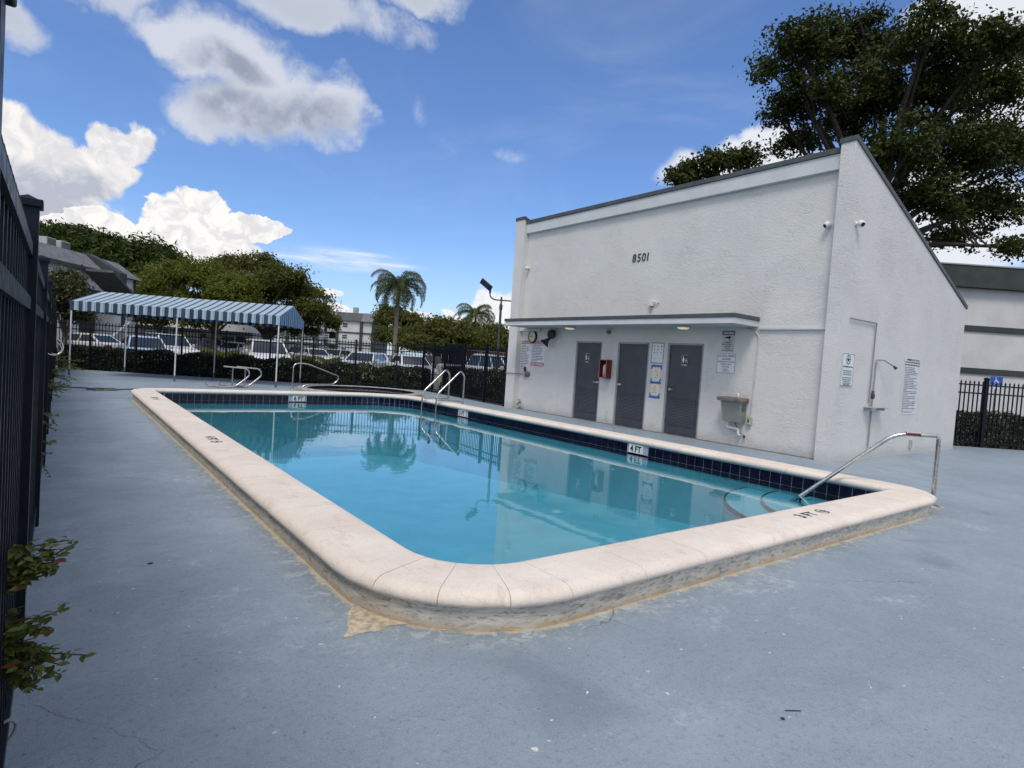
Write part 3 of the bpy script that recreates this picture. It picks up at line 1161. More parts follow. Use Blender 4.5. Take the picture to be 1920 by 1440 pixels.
# ------------------------------------------------------------------ pool ladder far right
lad = thing('pool_ladder', 'steel pool ladder with two curved rails on the far right pool edge', 'ladder', (8.25, 13.8, 0))
for y in (13.42, 14.18):
    x0 = 7.88
    mb = MB()
    mb.tube(smooth_path([(x0, y, -1.0), (x0, y, 0.42), (8.58, y, 1.075), (8.70, y, 0.97), (8.70, y, 0.03)], 0.14, 6), 0.024, 10)
    mb.tube([(7.93, y, 0.262), (8.69, y, 0.262)], 0.018, 8)
    rl = mb.build('rail', M_STEEL, lad)
    mb = MB()
    mb.lathe((8.70, y, 0.004), [(0.0, 0.03), (0.045, 0.026), (0.06, 0.0)], 14)
    mb.build('escutcheon', M_STEELD, rl)
for z in (-0.25, -0.52, -0.80):
    MB().bbox((7.80, 13.42, z), (7.90, 14.18, z + 0.03), 0.006).build('tread', M_WHITE, lad)

# ------------------------------------------------------------------ spa beyond the far end
spa = thing('spa', 'round sunken spa with low grey concrete rim beyond the far pool edge', 'hot tub', (8.45, 19.55, 0))
mb = MB()
n = 48
prof_r = [(2.15, 0.0), (2.15, 0.07), (2.13, 0.085), (2.08, 0.09), (1.88, 0.09), (1.84, 0.085), (1.82, 0.07), (1.82, 0.001)]
mb.lathe((8.45, 19.55, 0), prof_r, n)
mb.build('rim', simple('grey_rim', (0.33, 0.32, 0.30), 0.85, var=0.25, scale=4, bump=0.4), spa)
mb = MB()
mb.lathe((8.45, 19.55, 0), [(1.818, 0.07), (1.818, 0.012)], n)
mb.build('waterline_band', M_TILE, spa)
mb = MB()
mb.lathe((8.45, 19.55, 0), [(1.817, 0.0125), (1.0, 0.0125), (0.0, 0.0125)], n)
mb.build('spa_water', simple('dark_spa_water', (0.02, 0.03, 0.035), 0.05, spec=0.5), spa)

sr = thing('spa_handrail', 'looped stainless steel handrail standing beside the round spa', 'handrail', (6.25, 20.0, 0))
mb = MB()
mb.tube(smooth_path([(6.20, 20.0, 0.0), (6.20, 20.0, 0.86), (6.62, 20.0, 0.885), (7.82, 20.0, 0.47), (7.62, 20.0, 0.20), (6.62, 20.0, 0.17), (6.46, 20.0, 0.0)], 0.17, 7), 0.026, 10)
mb.build('rail', M_STEEL, sr)
mb = MB()
for x in (6.20, 6.46):
    mb.lathe((x, 20.0, 0.004), [(0.0, 0.03), (0.045, 0.026), (0.06, 0.0)], 14)
mb.build('base_plate', M_STEELD, sr)

# a loose ladder frame lying on the far deck
lf = thing('ladder_frame', 'loose bent steel ladder frame resting on the far deck left of the spa', 'ladder', (4.4, 20.2, 0))
for dx, dy in ((0.0, 0.0), (0.42, 0.22)):
    x, y = 3.62 + dx, 20.0 + dy
    mb = MB()
    mb.tube(smooth_path([(x - 0.06, y, 0.20), (x, y, 0.04), (x + 0.82, y, 0.03), (x + 1.24, y, 0.42), (x + 1.16, y, 0.62), (x + 0.45, y, 0.665)], 0.15, 6), 0.025, 10)
    mb.tube([(x + 0.72, y, 0.03), (x + 0.72, y, 0.65)], 0.024, 10)
    mb.build('rail', M_STEEL, lf)
mb = MB()
mb.tube([(3.80, 20.0, 0.04), (4.22, 20.22, 0.04)], 0.02, 8)
mb.tube([(4.30, 20.0, 0.04), (4.72, 20.22, 0.04)], 0.02, 8)
mb.build('cross_bar', M_STEELD, lf)

# ------------------------------------------------------------------ cable and hose across the deck
cab = MB()
pp = [(-0.10, 18.75, 0.012), (0.3, 18.62, 0.012), (0.75, 18.42, 0.012), (1.15, 18.25, 0.012), (1.5, 18.35, 0.012), (1.75, 18.7, 0.012)]
cab.tube(smooth_path(pp, 0.3, 4), 0.016, 6)
tag(cab.build('cable', M_BLACK), 'thin black cable lying across the deck behind the pool', 'cable')
hs = MB()
pth = []
for k in range(46):
    a = k * 0.36
    r_ = 0.24 + 0.07 * math.sin(k * 1.7)
    pth.append((0.86 + r_ * 1.1 * math.cos(a) + 0.003 * k, 18.0 + r_ * 0.9 * math.sin(a), 0.016 + 0.0006 * k))
hs.tube(pth, 0.014, 6)
tag(hs.build('hose', simple('dull_hose', (0.10, 0.10, 0.095), 0.6)), 'small tangled dark hose coiled on the deck beside the cable', 'hose')

# ------------------------------------------------------------------ the pool house
XB, XP, YC, YF = 11.18, 11.00, 4.84, 14.60
XR = 17.62
house = thing('pool_house', 'pale grey stucco pool house with sloping roof, three dark doors and number 8501', 'building', (XB, (YC + YF) / 2, 0))

DOORS = [(7.73, 8.70), (9.24, 10.24), (10.79, 11.76)]
DH = 2.10
poly = [(YC + 0.26, -0.05)]
for a, b in DOORS:
    poly += [(a, -0.05), (a, DH), (b, DH), (b, -0.05)]
poly += [(YF - 0.41, -0.05), (YF - 0.41, 5.32), (YC + 0.26, 5.32)]
mb = MB()
mb.prism(poly, lambda p: (XB, p[0], p[1]), lambda p: (XB + 0.22, p[0], p[1]))
mb.build('wall', M_STUCCO, house)

zt = lambda x: 5.72 + (3.46 - 5.72) * (x - XP) / (XR - XP)
for y0, y1 in ((YC, YC + 0.26), (YF - 0.41, YF)):
    mb = MB()
    side_poly = [(XP, -0.05), (XR, -0.05), (XR, zt(XR)), (XP, zt(XP))]
    mb.prism(side_poly, lambda p: (p[0], y0, p[1]), lambda p: (p[0], y1, p[1]))
    mb.build('side_wall', M_STUCCO, house)
    # dark metal cap on the slope
    mb = MB()
    cap = [(XP - 0.02, zt(XP) + 0.003), (XR + 0.03, zt(XR) + 0.003), (XR + 0.03, zt(XR) + 0.085), (XP - 0.02, zt(XP) + 0.088)]
    mb.prism(cap, lambda p: (p[0], y0 - 0.025, p[1]), lambda p: (p[0], y1 + 0.025, p[1]))
    mb.build('wall_cap', M_TRIM, house)
mb = MB()
mb.box((XR - 0.22, YC + 0.262, -0.05), (XR - 0.02, YF - 0.412, 3.2))
mb.build('back_wall', M_STUCCO, house)
mb = MB()
roof_poly = [(XB + 0.02, zt(XB) - 0.16), (XR + 0.12, zt(XR) - 0.26), (XR + 0.12, zt(XR) - 0.18), (XB + 0.02, zt(XB) - 0.08)]
mb.prism(roof_poly, lambda p: (p[0], YC + 0.262, p[1]), lambda p: (p[0], YF - 0.412, p[1]))
mb.build('roof', M_TRIM, house)
# fascia below the roof edge and its metal drip edge
mb = MB()
mb.bbox((XB - 0.10, YC + 0.262, 5.30), (XB + 0.015, YF - 0.412, 5.585), 0.008)
fa = mb.build('fascia', M_FASCIA, house)
mb = MB()
mb.bbox((XB - 0.13, YC + 0.262, 5.587), (XB + 0.06, YF - 0.412, 5.685), 0.006)
mb.build('drip_edge', M_TRIM, fa)

# porch slab over the doors
SX0, SY0, SY1 = 10.30, 6.50, 13.90
mb = MB()
mb.bbox((SX0, SY0, 2.455), (XB - 0.002, SY1, 2.575), 0.006)
slab = mb.build('porch_roof', M_FASCIA, house)
mb = MB()
mb.bbox((SX0 - 0.02, SY0 - 0.02, 2.577), (XB - 0.002, SY1 + 0.02, 2.655), 0.005)
mb.build('drip_edge', M_TRIM, slab)
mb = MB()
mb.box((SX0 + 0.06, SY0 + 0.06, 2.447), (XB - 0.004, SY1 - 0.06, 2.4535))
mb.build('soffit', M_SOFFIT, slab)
# thin ledges on the wall either side of the porch
for y0, y1, z0, z1, xx in ((YC + 0.264, SY0 - 0.03, 2.40, 2.45, 0.05), (13.25, YF - 0.414, 2.36, 2.44, 0.10)):
    mb = MB()
    mb.bbox((XB - xx, y0, z0), (XB - 0.001, y1, z1), 0.005)
    mb.build('ledge', M_FASCIA, house)
# threshold strip of bare slab in front of the doors
mb = MB()
mb.box((XB - 0.10, YC + 0.3, -0.04), (XB - 0.002, YF - 0.5, 0.012))
mb.build('threshold', simple('worn_threshold', (0.17, 0.17, 0.17), 0.85, var=0.35, scale=6), house)

r_d = random.Random(4)
sign_white = simple('pictogram_white', (0.8, 0.8, 0.8), 0.5)
for i, (a, b) in enumerate(DOORS):
    xf = XB + 0.045
    mb = MB()
    for q0, q1, z0, z1 in ((a, a + 0.045, 0.0, DH), (b - 0.045, b, 0.0, DH), (a + 0.0455, b - 0.0455, DH - 0.045, DH)):
        mb.box((XB + 0.012, q0 + 0.001, z0), (XB + 0.16, q1 - 0.001, z1 - 0.001))
    fr_ = mb.build('door_frame', simple('door_frame_paint', (0.30, 0.31, 0.33), 0.5), house)
    mb = MB()
    mb.bbox((xf, a + 0.049, 0.012), (xf + 0.05, b - 0.049, DH - 0.05), 0.003)
    dr = mb.build('door', M_DOOR, house)
    w = b - a
    l0, l1, z0, z1 = a + 0.17, b - 0.16, 0.25, 0.84
    mb = MB()
    for q in ((l0 - 0.035, l0, z0 - 0.035, z1 + 0.035), (l1, l1 + 0.035, z0 - 0.035, z1 + 0.035)):
        mb.bbox((xf - 0.012, q[0], q[2]), (xf - 0.0005, q[1], q[3]), 0.003)
    for q in ((l0 + 0.0005, l1 - 0.0005, z0 - 0.035, z0), (l0 + 0.0005, l1 - 0.0005, z1, z1 + 0.035)):
        mb.bbox((xf - 0.012, q[0], q[2]), (xf - 0.0005, q[1], q[3]), 0.003)
    mb.build('louvre_frame', M_DOOR, dr)
    mb = MB()
    n = 17
    for k in range(n):
        z = z0 + (z1 - z0) * (k + 0.5) / n
        mb.add([(xf - 0.002, l0, z + 0.012), (xf - 0.002, l1, z + 0.012), (xf - 0.011, l1, z - 0.006), (xf - 0.011, l0, z - 0.006)], [(0, 1, 2, 3)])
        mb.add([(xf - 0.011, l0, z - 0.006), (xf - 0.011, l1, z - 0.006), (xf - 0.002, l1, z - 0.008), (xf - 0.002, l0, z - 0.008)], [(0, 1, 2, 3)])
    mb.build('slats', M_DOOR, dr, 'stuff')
    mb = MB()
    mb.quad((xf - 0.0008, l0, z0), (xf - 0.0008, l1, z0), (xf - 0.0008, l1, z1), (xf - 0.0008, l0, z1))
    mb.build('louvre_back', M_DOORD, dr)
    # lever or knob
    yk = a + 0.11 if i == 2 else b - 0.11
    zk = 1.03
    mb = MB()
    mb.lathe((xf - 0.0005, yk, zk), [(0.0, 0.02), (0.03, 0.018), (0.036, 0.0)], 14, Matrix.Rotation(-PI / 2, 4, 'Y'))
    s_ = 1 if i == 2 else -1
    if i == 1:
        mb.lathe((xf - 0.02, yk, zk), [(0.012, 0.0), (0.012, 0.02), (0.028, 0.03), (0.03, 0.045), (0.02, 0.056), (0.0, 0.058)], 14, Matrix.Rotation(-PI / 2, 4, 'Y'))
    else:
        mb.tube(smooth_path([(xf - 0.015, yk, zk), (xf - 0.055, yk, zk), (xf - 0.058, yk + s_ * 0.12, zk + 0.004)], 0.02, 4), 0.011, 8)
        mb.lathe((xf - 0.012, yk, zk), [(0.0, 0.03), (0.026, 0.028), (0.03, 0.0)], 14, Matrix.Rotation(-PI / 2, 4, 'Y'))
    mb.build('handle', simple('satin_metal', (0.62, 0.61, 0.58), 0.3, 0.9, var=0.05), dr)
    mb = MB()
    yh = b - 0.046 if i == 2 else a + 0.046
    for zh in (0.3, 1.05, 1.8):
        mb.cyl((xf - 0.006, (a + 0.05) if i != 0 else (b - 0.05), zh - 0.05), 0.007, 0.10, 8)
    mb.build('hinge', M_DOORD, dr)
    # restroom signs on the outer doors
    if i != 1:
        cy, cz = (11.34, 1.655) if i == 2 else (8.235, 1.71)
        mb = MB()
        mb.bbox((xf - 0.008, cy - 0.085, cz - 0.125), (xf - 0.0005, cy + 0.085, cz + 0.125), 0.004)
        sg = mb.build('restroom_sign', M_BLACK, dr)
        mb = MB()
        R, U = Vector((0, -1, 0)), Vector((0, 0, 1))
        c = Vector((xf - 0.0085, cy, cz))
        g = lambda u, v: c + R * u + U * v + Vector((-0.002, 0, 0))
        hx = -0.035
        if i == 2:      # standing man beside a wheelchair figure
            body = [(-0.025, 0.055), (0.025, 0.055), (0.025, 0.0), (0.016, 0.0), (0.014, -0.065), (-0.014, -0.065), (-0.016, 0.0), (-0.025, 0.0)]
        else:           # woman
            body = [(-0.016, 0.055), (0.016, 0.055), (0.036, -0.015), (0.014, -0.015), (0.012, -0.065), (-0.012, -0.065), (-0.014, -0.015), (-0.036, -0.015)]
        mb.add([g(hx + u, v + 0.01) for u, v in body], [tuple(range(len(body)))])
        mb.add([g(hx + 0.013 * math.cos(k * PI / 6), 0.083 + 0.013 * math.sin(k * PI / 6)) for k in range(12)], [tuple(range(12))])
        mb.add([g(0.042 + 0.030 * math.cos(k * PI / 10) * q, -0.02 + 0.030 * math.sin(k * PI / 10) * q) for q in (1.0, 0.78) for k in range(20)],
               [(k, (k + 1) % 20, 20 + (k + 1) % 20, 20 + k) for k in range(20)])
        mb.add([g(u, v) for u, v in ((0.028, 0.035), (0.042, 0.035), (0.044, 0.0), (0.066, -0.002), (0.072, -0.035), (0.060, -0.035), (0.056, -0.012), (0.030, -0.012))], [tuple(range(8))])
        mb.add([g(0.035 + 0.010 * math.cos(k * PI / 5), 0.05 + 0.010 * math.sin(k * PI / 5)) for k in range(10)], [tuple(range(10))])
        put_text(mb, 'MEN' if i == 2 else 'WOMEN', c + U * -0.095, R, U, 0.024, lift=0.002, bold=0.03)
        mb.build('pictogram', sign_white, sg)
        # thin pale rim
        mb = MB()
        for u0, u1, v0, v1 in ((-0.082, 0.082, 0.117, 0.122), (-0.082, 0.082, -0.122, -0.117), (-0.082, -0.078, -0.1165, 0.1165), (0.078, 0.082, -0.1165, 0.1165)):
            mb.quad(g(u0, v0), g(u1, v0), g(u1, v1), g(u0, v1))
        mb.build('rim', sign_white, sg)

# house number, four loose metal figures
num = thing('house_number', 'dark metal house number 8501 high on the front stucco wall', 'house number', (XB, 9.7, 4.17))
R, U = Vector((0, -1, 0)), Vector((0, 0, 1))
for k, ch in enumerate('8501'):
    vs, fs = text_geo(ch, 0.0)
    c = Vector((XB - 0.018, 9.91 - k * 0.150 - (-0.03 if ch == '1' else 0), 4.17))
    kz = 0.20 / 0.7
    x_ = sum(v.x for v in vs) / len(vs)
    mb = MB()
    fr_v = [c + R * ((v.x - x_) * kz * 0.92 + (v.y - 0.35) * kz * 0.07) + U * (v.y - 0.35) * kz for v in vs]
    bk_v = [p + Vector((0.017, 0, 0)) for p in fr_v]
    mb.add(fr_v, fs)
    mb.add(bk_v, fs)
    # close the rim of the figure
    cnt = {}
    for f in fs:
        for a, b in zip(f, f[1:] + f[:1]):
            cnt[tuple(sorted((a, b)))] = cnt.get(tuple(sorted((a, b))), 0) + 1
    N = len(vs)
    mb.add(fr_v + bk_v, [(a, b, N + b, N + a) for (a, b), q in cnt.items() if q == 1])
    mb.build('digit', simple('number_grey', (0.045, 0.048, 0.052), 0.5), num)

# ceiling lights under the porch
lamp_m = simple('lamp_glass', (0.80, 0.74, 0.58), 0.35, var=0.03)
pn = lamp_m.node_tree.nodes['Principled BSDF']
pn.inputs['Emission Color'].default_value = (1.0, 0.86, 0.58, 1)
pn.inputs['Emission Strength'].default_value = 0.35
for y, lab in ((11.55, 'round cream ceiling light under the porch near the wall clock'), (7.96, 'round cream ceiling light under the porch above the right door')):
    t_ = thing('ceiling_light', lab, 'light', (10.70, y, 2.446), group='ceiling lights under the porch')
    mb = MB()
    mb.lathe((10.70, y, 2.446), [(0.0, -0.001), (0.16, -0.001), (0.165, -0.02), (0.155, -0.035), (0.13, -0.04)], 24)
    mb.build('housing', simple('cream_ring', (0.55, 0.47, 0.32), 0.4), t_)
    mb = MB()
    mb.lathe((10.70, y, 2.446), [(0.128, -0.04), (0.12, -0.055), (0.08, -0.072), (0.0, -0.078)], 24)
    mb.build('diffuser', lamp_m, t_)


# ------------------------------------------------------------------ signs and fittings on the walls
def frame_of(wall):
    if wall == 'front':
        return Vector((0, -1, 0)), Vector((0, 0, 1))
    return Vector((1, 0, 0)), Vector((0, 0, 1))


def plate(name, label, wall, u0, u1, z0, z1, mat=None, border=None, thick=0.006, cat='sign', group=None, standoff=0.002):
    """A flat sign on a wall; u is y on the front wall, x on the side wall. Returns root, centre, right, up, w, h."""
    R, U = frame_of(wall)
    n = R.cross(U)
    if wall == 'front':
        c = Vector((XB - standoff, (u0 + u1) / 2, (z0 + z1) / 2))
    else:
        c = Vector(((u0 + u1) / 2, YC - standoff, (z0 + z1) / 2))
    w, h = abs(u1 - u0), z1 - z0
    root = thing(name, label, cat, c, group=group)
    M = Matrix((R, -n, U)).transposed().to_4x4()
    M.translation = c
    mb = MB()
    mb.bbox((-w / 2, -thick, -h / 2), (w / 2, 0.0, h / 2), 0.002, M)
    mb.build('plate', mat or M_SIGN, root)
    face = c + n * thick
    if border:
        ink, inset, bw = border
        mb = MB()
        a, b = w / 2 - inset, h / 2 - inset
        q = lambda u, v: face + R * u + U * v + n * 0.0015
        for u0_, u1_, v0_, v1_ in ((-a, a, b - bw, b), (-a, a, -b, -b + bw), (-a, -a + bw, -b + bw, b - bw), (a - bw, a, -b + bw, b - bw)):
            mb.quad(q(u0_, v0_), q(u1_, v0_), q(u1_, v1_), q(u0_, v1_))
        mb.build('border', ink, root)
    return root, face, R, U, w, h


def fill(root, face, R, U, u0, u1, v0, v1, mat, name='panel', lift=0.0012):
    n = R.cross(U)
    q = lambda u, v: face + R * u + U * v + n * lift
    mb = MB()
    mb.quad(q(u0, v0), q(u1, v0), q(u1, v1), q(u0, v1))
    return mb.build(name, mat, root)


def lines(root, face, R, U, rows, mat, name='lettering', lift=0.0022):
    """rows: (text or None, v, height, u or width)"""
    mb = MB()
    r = random.Random(len(rows) * 7 + 1)
    for s, v, h, q in rows:
        if s is None:
            greek(mb, face + R * q[0] + U * v, R, U, q[1], h, r, lift)
        else:
            put_text(mb, s, face + U * v, R, U, h, width=q, lift=lift, bold=0.02)
    return mb.build(name, mat, root)


r_g = random.Random(21)
# SPA RULES
rt_, f_, R, U, w, h = plate('rules_sign', 'tall white SPA RULES sign with red heading, left of the POOL RULES sign', 'front', 14.17, 13.68, 1.18, 2.085)
fill(rt_, f_, R, U, -w / 2 + 0.008, w / 2 - 0.008, h / 2 - 0.105, h / 2 - 0.008, M_REDINK)
lines(rt_, f_, R, U, [('SPA RULES', h / 2 - 0.056, 0.062, w * 0.86)], M_SIGN, lift=0.003)
rows = []
for k, fw_ in enumerate((0.5, 0.8, 0.74, 0.9, 0.66, 0.6, 0.82, 0.84, 0.82, 0.8, 0.85, 0.86, 0.5, 0.46, 0.48)):
    rows.append((None, h / 2 - 0.145 - k * 0.050, 0.024, (-w / 2 + 0.03, (w - 0.05) * fw_)))
lines(rt_, f_, R, U, rows, M_INK)
# POOL RULES and NO DIVING
rt_, f_, R, U, w, h = plate('rules_sign', 'white POOL RULES sign with red NO DIVING band, behind the wall clock', 'front', 13.66, 13.05, 1.33, 2.085)
fill(rt_, f_, R, U, -w / 2 + 0.008, w / 2 - 0.008, h / 2 - 0.105, h / 2 - 0.008, M_REDINK)
fill(rt_, f_, R, U, -w / 2 + 0.008, w / 2 - 0.008, -h / 2 + 0.008, -h / 2 + 0.115, M_REDINK)
lines(rt_, f_, R, U, [('POOL RULES', h / 2 - 0.056, 0.062, w * 0.86), ('NO DIVING', -h / 2 + 0.061, 0.075, w * 0.88)], M_SIGN, lift=0.003)
rows = []
for k, fw_ in enumerate((0.9, 0.64, 0.84, 0.82, 0.86, 0.78, 0.76, 0.92, 0.93, 0.9, 0.44)):
    rows.append((None, h / 2 - 0.14 - k * 0.046, 0.024, (-w / 2 + 0.035, (w - 0.06) * fw_)))
lines(rt_, f_, R, U, rows, M_INK)
# WARNING sign
rt_, f_, R, U, w, h = plate('warning_sign', 'narrow WARNING sign with black camera symbol above the NO POOL PARTIES sign', 'front', 7.30, 7.005, 1.935, 2.375, simple('grey_sign', (0.50, 0.51, 0.53), 0.5))
fill(rt_, f_, R, U, -w / 2, w / 2, h / 2 - 0.082, h / 2, M_BLACK)
fill(rt_, f_, R, U, -w / 2 + 0.015, w / 2 - 0.015, h / 2 - 0.068, h / 2 - 0.014, M_PINKINK, lift=0.0022)
lines(rt_, f_, R, U, [('WARNING', h / 2 - 0.041, 0.036, w * 0.8)], M_SIGN, lift=0.0034)
lines(rt_, f_, R, U, [('PREMISES', -0.015, 0.026, w * 0.62), ('PROTECTED BY', -0.060, 0.026, w * 0.9), ('24 HOUR', -0.103, 0.026, w * 0.55), ('VIDEO', -0.145, 0.026, w * 0.38), ('SURVEILLANCE', -0.188, 0.026, w * 0.92)], M_BLACK)
mb = MB()
n = R.cross(U)
q = lambda u, v: f_ + R * u + U * v + n * 0.002
mb.add([q(u, v + 0.075) for u, v in ((-0.055, 0.02), (0.055, 0.045), (0.06, 0.0), (0.03, -0.015), (-0.05, -0.008))], [(0, 1, 2, 3, 4)])
mb.add([q(u, v + 0.075) for u, v in ((0.015, -0.013), (0.035, -0.014), (0.05, -0.055), (0.036, -0.058))], [(0, 1, 2, 3)])
mb.add([q(u, v + 0.075) for u, v in ((-0.085, 0.018), (-0.06, 0.02), (-0.055, -0.008), (-0.08, -0.012))], [(0, 1, 2, 3)])
mb.build('camera_symbol', M_BLACK, rt_)
# NO POOL PARTIES
rt_, f_, R, U, w, h = plate('notice_sign', 'white NO POOL PARTIES ALLOWED sign with dark border above the drinking fountain', 'front', 7.385, 6.935, 1.475, 1.915, border=(M_INK, 0.012, 0.008))
lines(rt_, f_, R, U, [('NO POOL PARTIES', 0.155, 0.040, w * 0.84), ('ALLOWED', 0.092, 0.040, w * 0.46), ('ADDITIONAL POOL RULES', 0.032, 0.026, w * 0.84), ('POSTED INSIDE', -0.022, 0.026, w * 0.52), ('POOL AREA', -0.074, 0.026, w * 0.38)], M_INK)
lines(rt_, f_, R, U, [(None, -0.125, 0.02, (-0.065, 0.13)), (None, -0.163, 0.02, (-0.08, 0.16))], M_INK, 'small_print')
# framed notice between the doors
rt_, f_, R, U, w, h = plate('notice_board', 'framed white notice with small grey pictures between the middle and right doors', 'front', 9.155, 8.80, 1.615, 2.095, border=(M_BLACK, 0.0, 0.012), cat='notice')
mb = MB()
for i in range(3):
    for j in range(3):
        u, v = -0.10 + i * 0.10 + r_g.uniform(-.01, .01), 0.16 - j * 0.075
        a, b = r_g.uniform(0.012, 0.026), r_g.uniform(0.010, 0.022)
        qq = lambda x, y: f_ + R * x + U * y + R.cross(U) * 0.002
        mb.add([qq(u + a * math.cos(t), v + b * math.sin(t)) for t in [k * PI / 3 + 0.3 for k in range(6)]], [tuple(range(6))])
mb.build('pictures', simple('grey_print', (0.16, 0.17, 0.17), 0.7), rt_)
lines(rt_, f_, R, U, [(None, -0.135, 0.012, (-0.11, 0.2))], M_PINKINK)
# two papers under blue tape
paper = simple('cream_paper', (0.78, 0.73, 0.60), 0.8, var=0.04)
tape = simple('blue_tape', (0.022, 0.16, 0.42), 0.6, var=0.15)
for z0, z1, lab in ((1.20, 1.515, 'upper cream paper notice held with blue tape between two doors'), (0.86, 1.135, 'lower cream paper notice held with blue tape between two doors')):
    rt_, f_, R, U, w, h = plate('paper_notice', lab, 'front', 9.09, 8.86, z0, z1, paper, thick=0.002, cat='notice', group='papers taped to the wall')
    mb = MB()
    qq = lambda x, y, l=0.0014: f_ + R * x + U * y + R.cross(U) * l
    for k in range(4):
        u, v = r_g.uniform(-0.03, 0.03), h * (0.25 - k * 0.17)
        a = r_g.uniform(0.02, 0.06)
        mb.quad(qq(u - a, v - 0.012), qq(u + a, v - 0.014), qq(u + a * 0.9, v + 0.01), qq(u - a, v + 0.013))
    mb.build('print', simple('tan_print', (0.55, 0.42, 0.25), 0.8, var=0.3, scale=30), rt_)
    top = h / 2
    strips = [((-0.165, -h / 2 - 0.045), (0.155, -h / 2 - 0.045), 0.026), ((-0.15, -h / 2 + 0.05), (-0.105, -h / 2 - 0.03), 0.016), ((0.15, -h / 2 + 0.055), (0.10, -h / 2 - 0.03), 0.016)]
    if z0 > 1:
        strips += [((-0.16, top + 0.03), (0.165, top + 0.038), 0.022), ((-0.15, top - 0.04), (-0.115, top + 0.03), 0.016), ((0.155, top - 0.05), (0.12, top + 0.03), 0.016), ((-0.10, top + 0.065), (-0.06, top + 0.04), 0.016)]
    for k, ((ua, va), (ub, vb), hw) in enumerate(strips):
        d = Vector((ub - ua, vb - va)).normalized()
        e = Vector((-d.y, d.x)) * hw
        mb = MB()
        l = 0.0028 + 0.0004 * k
        mb.quad(qq(ua - e.x, va - e.y, l), qq(ub - e.x, vb - e.y, l), qq(ub + e.x, vb + e.y, l), qq(ua + e.x, va + e.y, l))
        mb.build('tape', tape, rt_)
# side wall: green sign and long rules sheet
rt_, f_, R, U, w, h = plate('notice_sign', 'white sign with green oval emblem near the corner of the side wall', 'side', 11.17, 11.64, 1.395, 1.985, border=(simple('grey_ink', (0.2, 0.22, 0.24), 0.6), 0.0, 0.012), thick=0.012)
mb = MB()
n = R.cross(U)
q = lambda u, v: f_ + R * u + U * v + n * 0.002
N = 28
for r0, r1 in ((0.085, 0.068),):
    mb.add([q(r_ * math.cos(2 * PI * k / N), 0.185 + 1.05 * r_ * math.sin(2 * PI * k / N)) for r_ in (r0, r1) for k in range(N)], [(k, (k + 1) % N, N + (k + 1) % N, N + k) for k in range(N)])
mb.quad(q(-0.075, 0.188), q(0.075, 0.188), q(0.075, 0.204), q(-0.075, 0.204))
mb.quad(q(-0.009, 0.16), q(0.009, 0.16), q(0.009, 0.262), q(-0.009, 0.262))
mb.add([q(u, v) for u, v in ((-0.05, 0.19), (0.05, 0.19), (0.022, 0.155), (-0.022, 0.155))], [(0, 1, 2, 3)])
for sg in (-1, 1):
    mb.quad(q(sg * 0.052, 0.16), q(sg * 0.062, 0.165), q(sg * 0.03, 0.11), q(sg * 0.02, 0.115))
mb.build('emblem', M_GREENINK, rt_)
lines(rt_, f_, R, U, [(None, 0.055, 0.034, (-0.19, 0.38))], M_INK)
lines(rt_, f_, R, U, [(None, v, 0.022, (-0.185 + o, 0.36 - 2 * o)) for v, o in ((-0.02, 0.0), (-0.055, 0.01), (-0.09, 0.0), (-0.145, 0.0), (-0.18, 0.0), (-0.213, 0.03), (-0.246, 0.01), (-0.272, 0.05))], M_GREENINK, 'small_print')
rt_, f_, R, U, w, h = plate('rules_sign', 'tall white SWIMMING POOL RULES sheet of small print on the side wall', 'side', 14.07, 14.95, 0.865, 2.085, simple('rules_paper', (0.66, 0.67, 0.69), 0.6), thick=0.004)
lines(rt_, f_, R, U, [('SWIMMING POOL RULES', h / 2 - 0.05, 0.042, w * 0.80)], M_INK)
rows = [(None, h / 2 - 0.105, 0.034, (-w / 2 + 0.02, w * 0.93)), (None, h / 2 - 0.16, 0.036, (-w / 2 + 0.02, w * 0.94))]
for k, fw_ in enumerate((0.68, 0.66, 0.74, 0.88, 0.8, 0.36, 0.88, 0.62, 0.9, 0.68, 0.92, 0.82, 0.92, 0.22, 0.93, 0.92, 0.33, 0.88, 0.82, 0.42, 0.9, 0.9, 0.88, 0.44, 0.92, 0.14, 0.72)):
    rows.append((None, h / 2 - 0.215 - k * 0.0365, 0.017, (-w / 2 + 0.035, (w - 0.06) * fw_)))
lines(rt_, f_, R, U, rows, M_INK, 'small_print')

# wall clock
ck = thing('wall_clock', 'round wall clock with cream face and black rim above the rules signs', 'clock', (XB - 0.02, 13.62, 2.20))
My = Matrix.Rotation(-PI / 2, 4, 'Y')
mb = MB()
mb.lathe((XB - 0.012, 13.62, 2.20), [(0.0, 0.0), (0.185, 0.0), (0.19, 0.03), (0.18, 0.055), (0.158, 0.058), (0.155, 0.045)], 32, My)
mb.build('rim', M_BLACK, ck)
mb = MB()
mb.lathe((XB - 0.012, 13.62, 2.20), [(0.157, 0.044), (0.0, 0.044)], 32, My)
mb.build('face', simple('clock_face', (0.74, 0.66, 0.46), 0.5, var=0.08), ck)
cc = Vector((XB - 0.060, 13.62, 2.20))
mb = MB()
R, U = frame_of('front')
for k in range(12):
    a = k * PI / 6
    d, e = R * math.sin(a) + U * math.cos(a), R * math.cos(a) - U * math.sin(a)
    mb.quad(cc + d * 0.12 - e * 0.006, cc + d * 0.142 - e * 0.006, cc + d * 0.142 + e * 0.006, cc + d * 0.12 + e * 0.006)
mb.build('hour_marks', M_INK, ck)
